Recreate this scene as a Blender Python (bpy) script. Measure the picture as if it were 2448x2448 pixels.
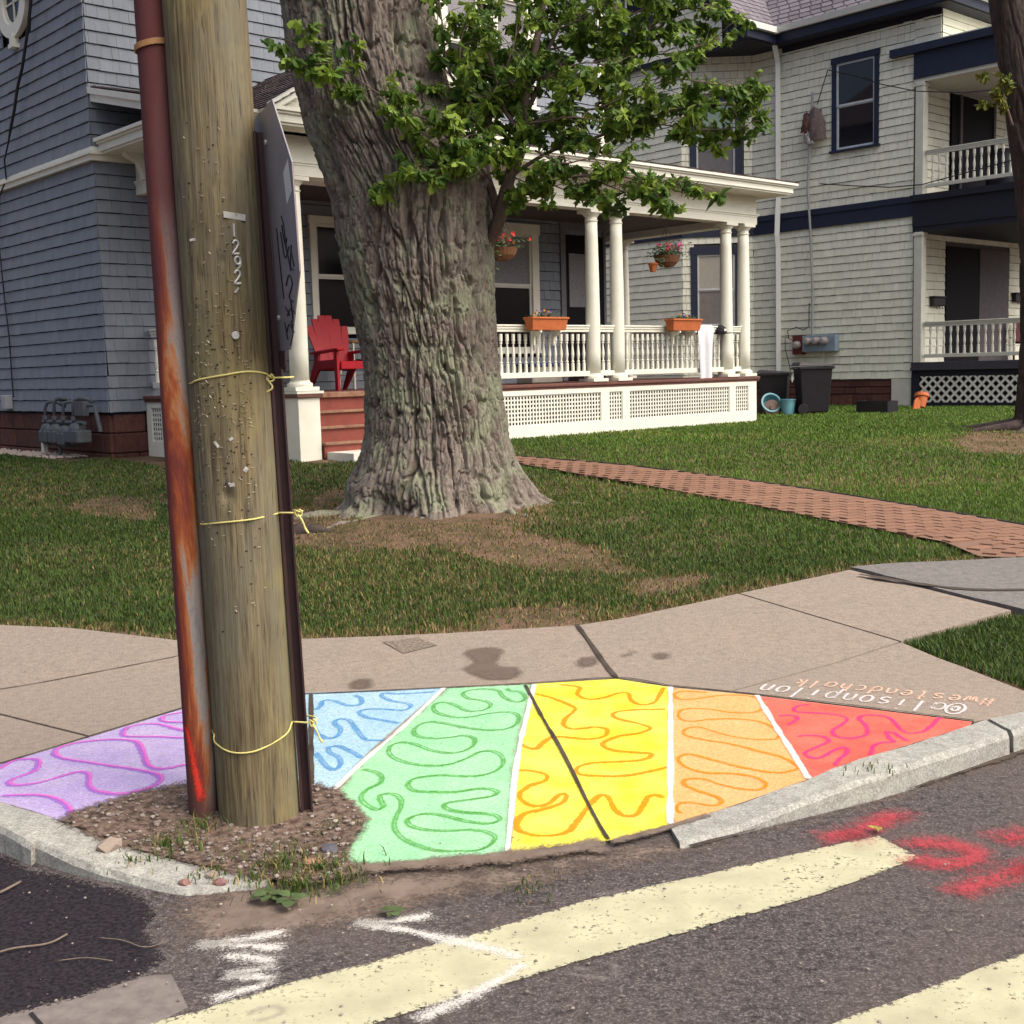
import bpy, bmesh, math, random, json
import numpy as np
from mathutils import Vector, Matrix
from mathutils.geometry import delaunay_2d_cdt
random.seed(7); RNG = np.random.default_rng(11)
R = math.radians
for o in list(bpy.data.objects): bpy.data.objects.remove(o)
SC = bpy.context.scene
COL = SC.collection

# ------------------------------------------------------------ camera
PITCH, ROLL = 0.11395, -0.02593
cp, sp, cr, sr = math.cos(PITCH), math.sin(PITCH), math.cos(ROLL), math.sin(ROLL)
fwd = Vector((0, cp, -sp)); up0 = Vector((0, sp, cp)); rt0 = Vector((1, 0, 0))
rt = cr*rt0 + sr*up0; upv = -sr*rt0 + cr*up0
CAM = Vector((0, 0, 1.65))
cd = bpy.data.cameras.new('camera'); cam = bpy.data.objects.new('camera', cd); COL.objects.link(cam)
m = Matrix((rt, upv, -fwd)).transposed().to_4x4(); m.translation = CAM
cam.matrix_world = m
cd.sensor_width = 36; cd.sensor_fit = 'HORIZONTAL'; cd.lens = 36*2950/2448
cd.clip_start = .05; cd.clip_end = 800
SC.camera = cam
SC.render.resolution_x = 1024; SC.render.resolution_y = 1024

# ------------------------------------------------------------ light
SUN_AZ = (0.86, -0.51)      # horizontal direction towards the sun (x right, y away)
SUN_EL = R(52)
w = bpy.data.worlds.new('World'); SC.world = w; w.use_nodes = True
nt = w.node_tree; nt.nodes.clear()
sky = nt.nodes.new('ShaderNodeTexSky'); sky.sky_type = 'NISHITA'; sky.sun_disc = False
sky.sun_elevation = SUN_EL; sky.sun_rotation = math.atan2(SUN_AZ[0], SUN_AZ[1])
sky.air_density = 0.75; sky.dust_density = 8.0; sky.ozone_density = 1.0
bg = nt.nodes.new('ShaderNodeBackground'); bg.inputs['Strength'].default_value = 0.11
wo = nt.nodes.new('ShaderNodeOutputWorld')
nt.links.new(sky.outputs[0], bg.inputs[0]); nt.links.new(bg.outputs[0], wo.inputs[0])
sd = bpy.data.lights.new('sun', 'SUN'); so = bpy.data.objects.new('sun', sd); COL.objects.link(so)
sd.energy = 1.3; sd.angle = R(85); sd.color = (1.0, .95, .84)
dsun = Vector((SUN_AZ[0]*math.cos(SUN_EL), SUN_AZ[1]*math.cos(SUN_EL), math.sin(SUN_EL)))
so.rotation_euler = dsun.to_track_quat('Z', 'Y').to_euler(); so.location = (10, -8, 14)
vs = SC.view_settings
vs.view_transform = 'Standard'; vs.look = 'None'; vs.gamma = 1.0; vs.use_curve_mapping = False
vs.exposure = 0.92

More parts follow.
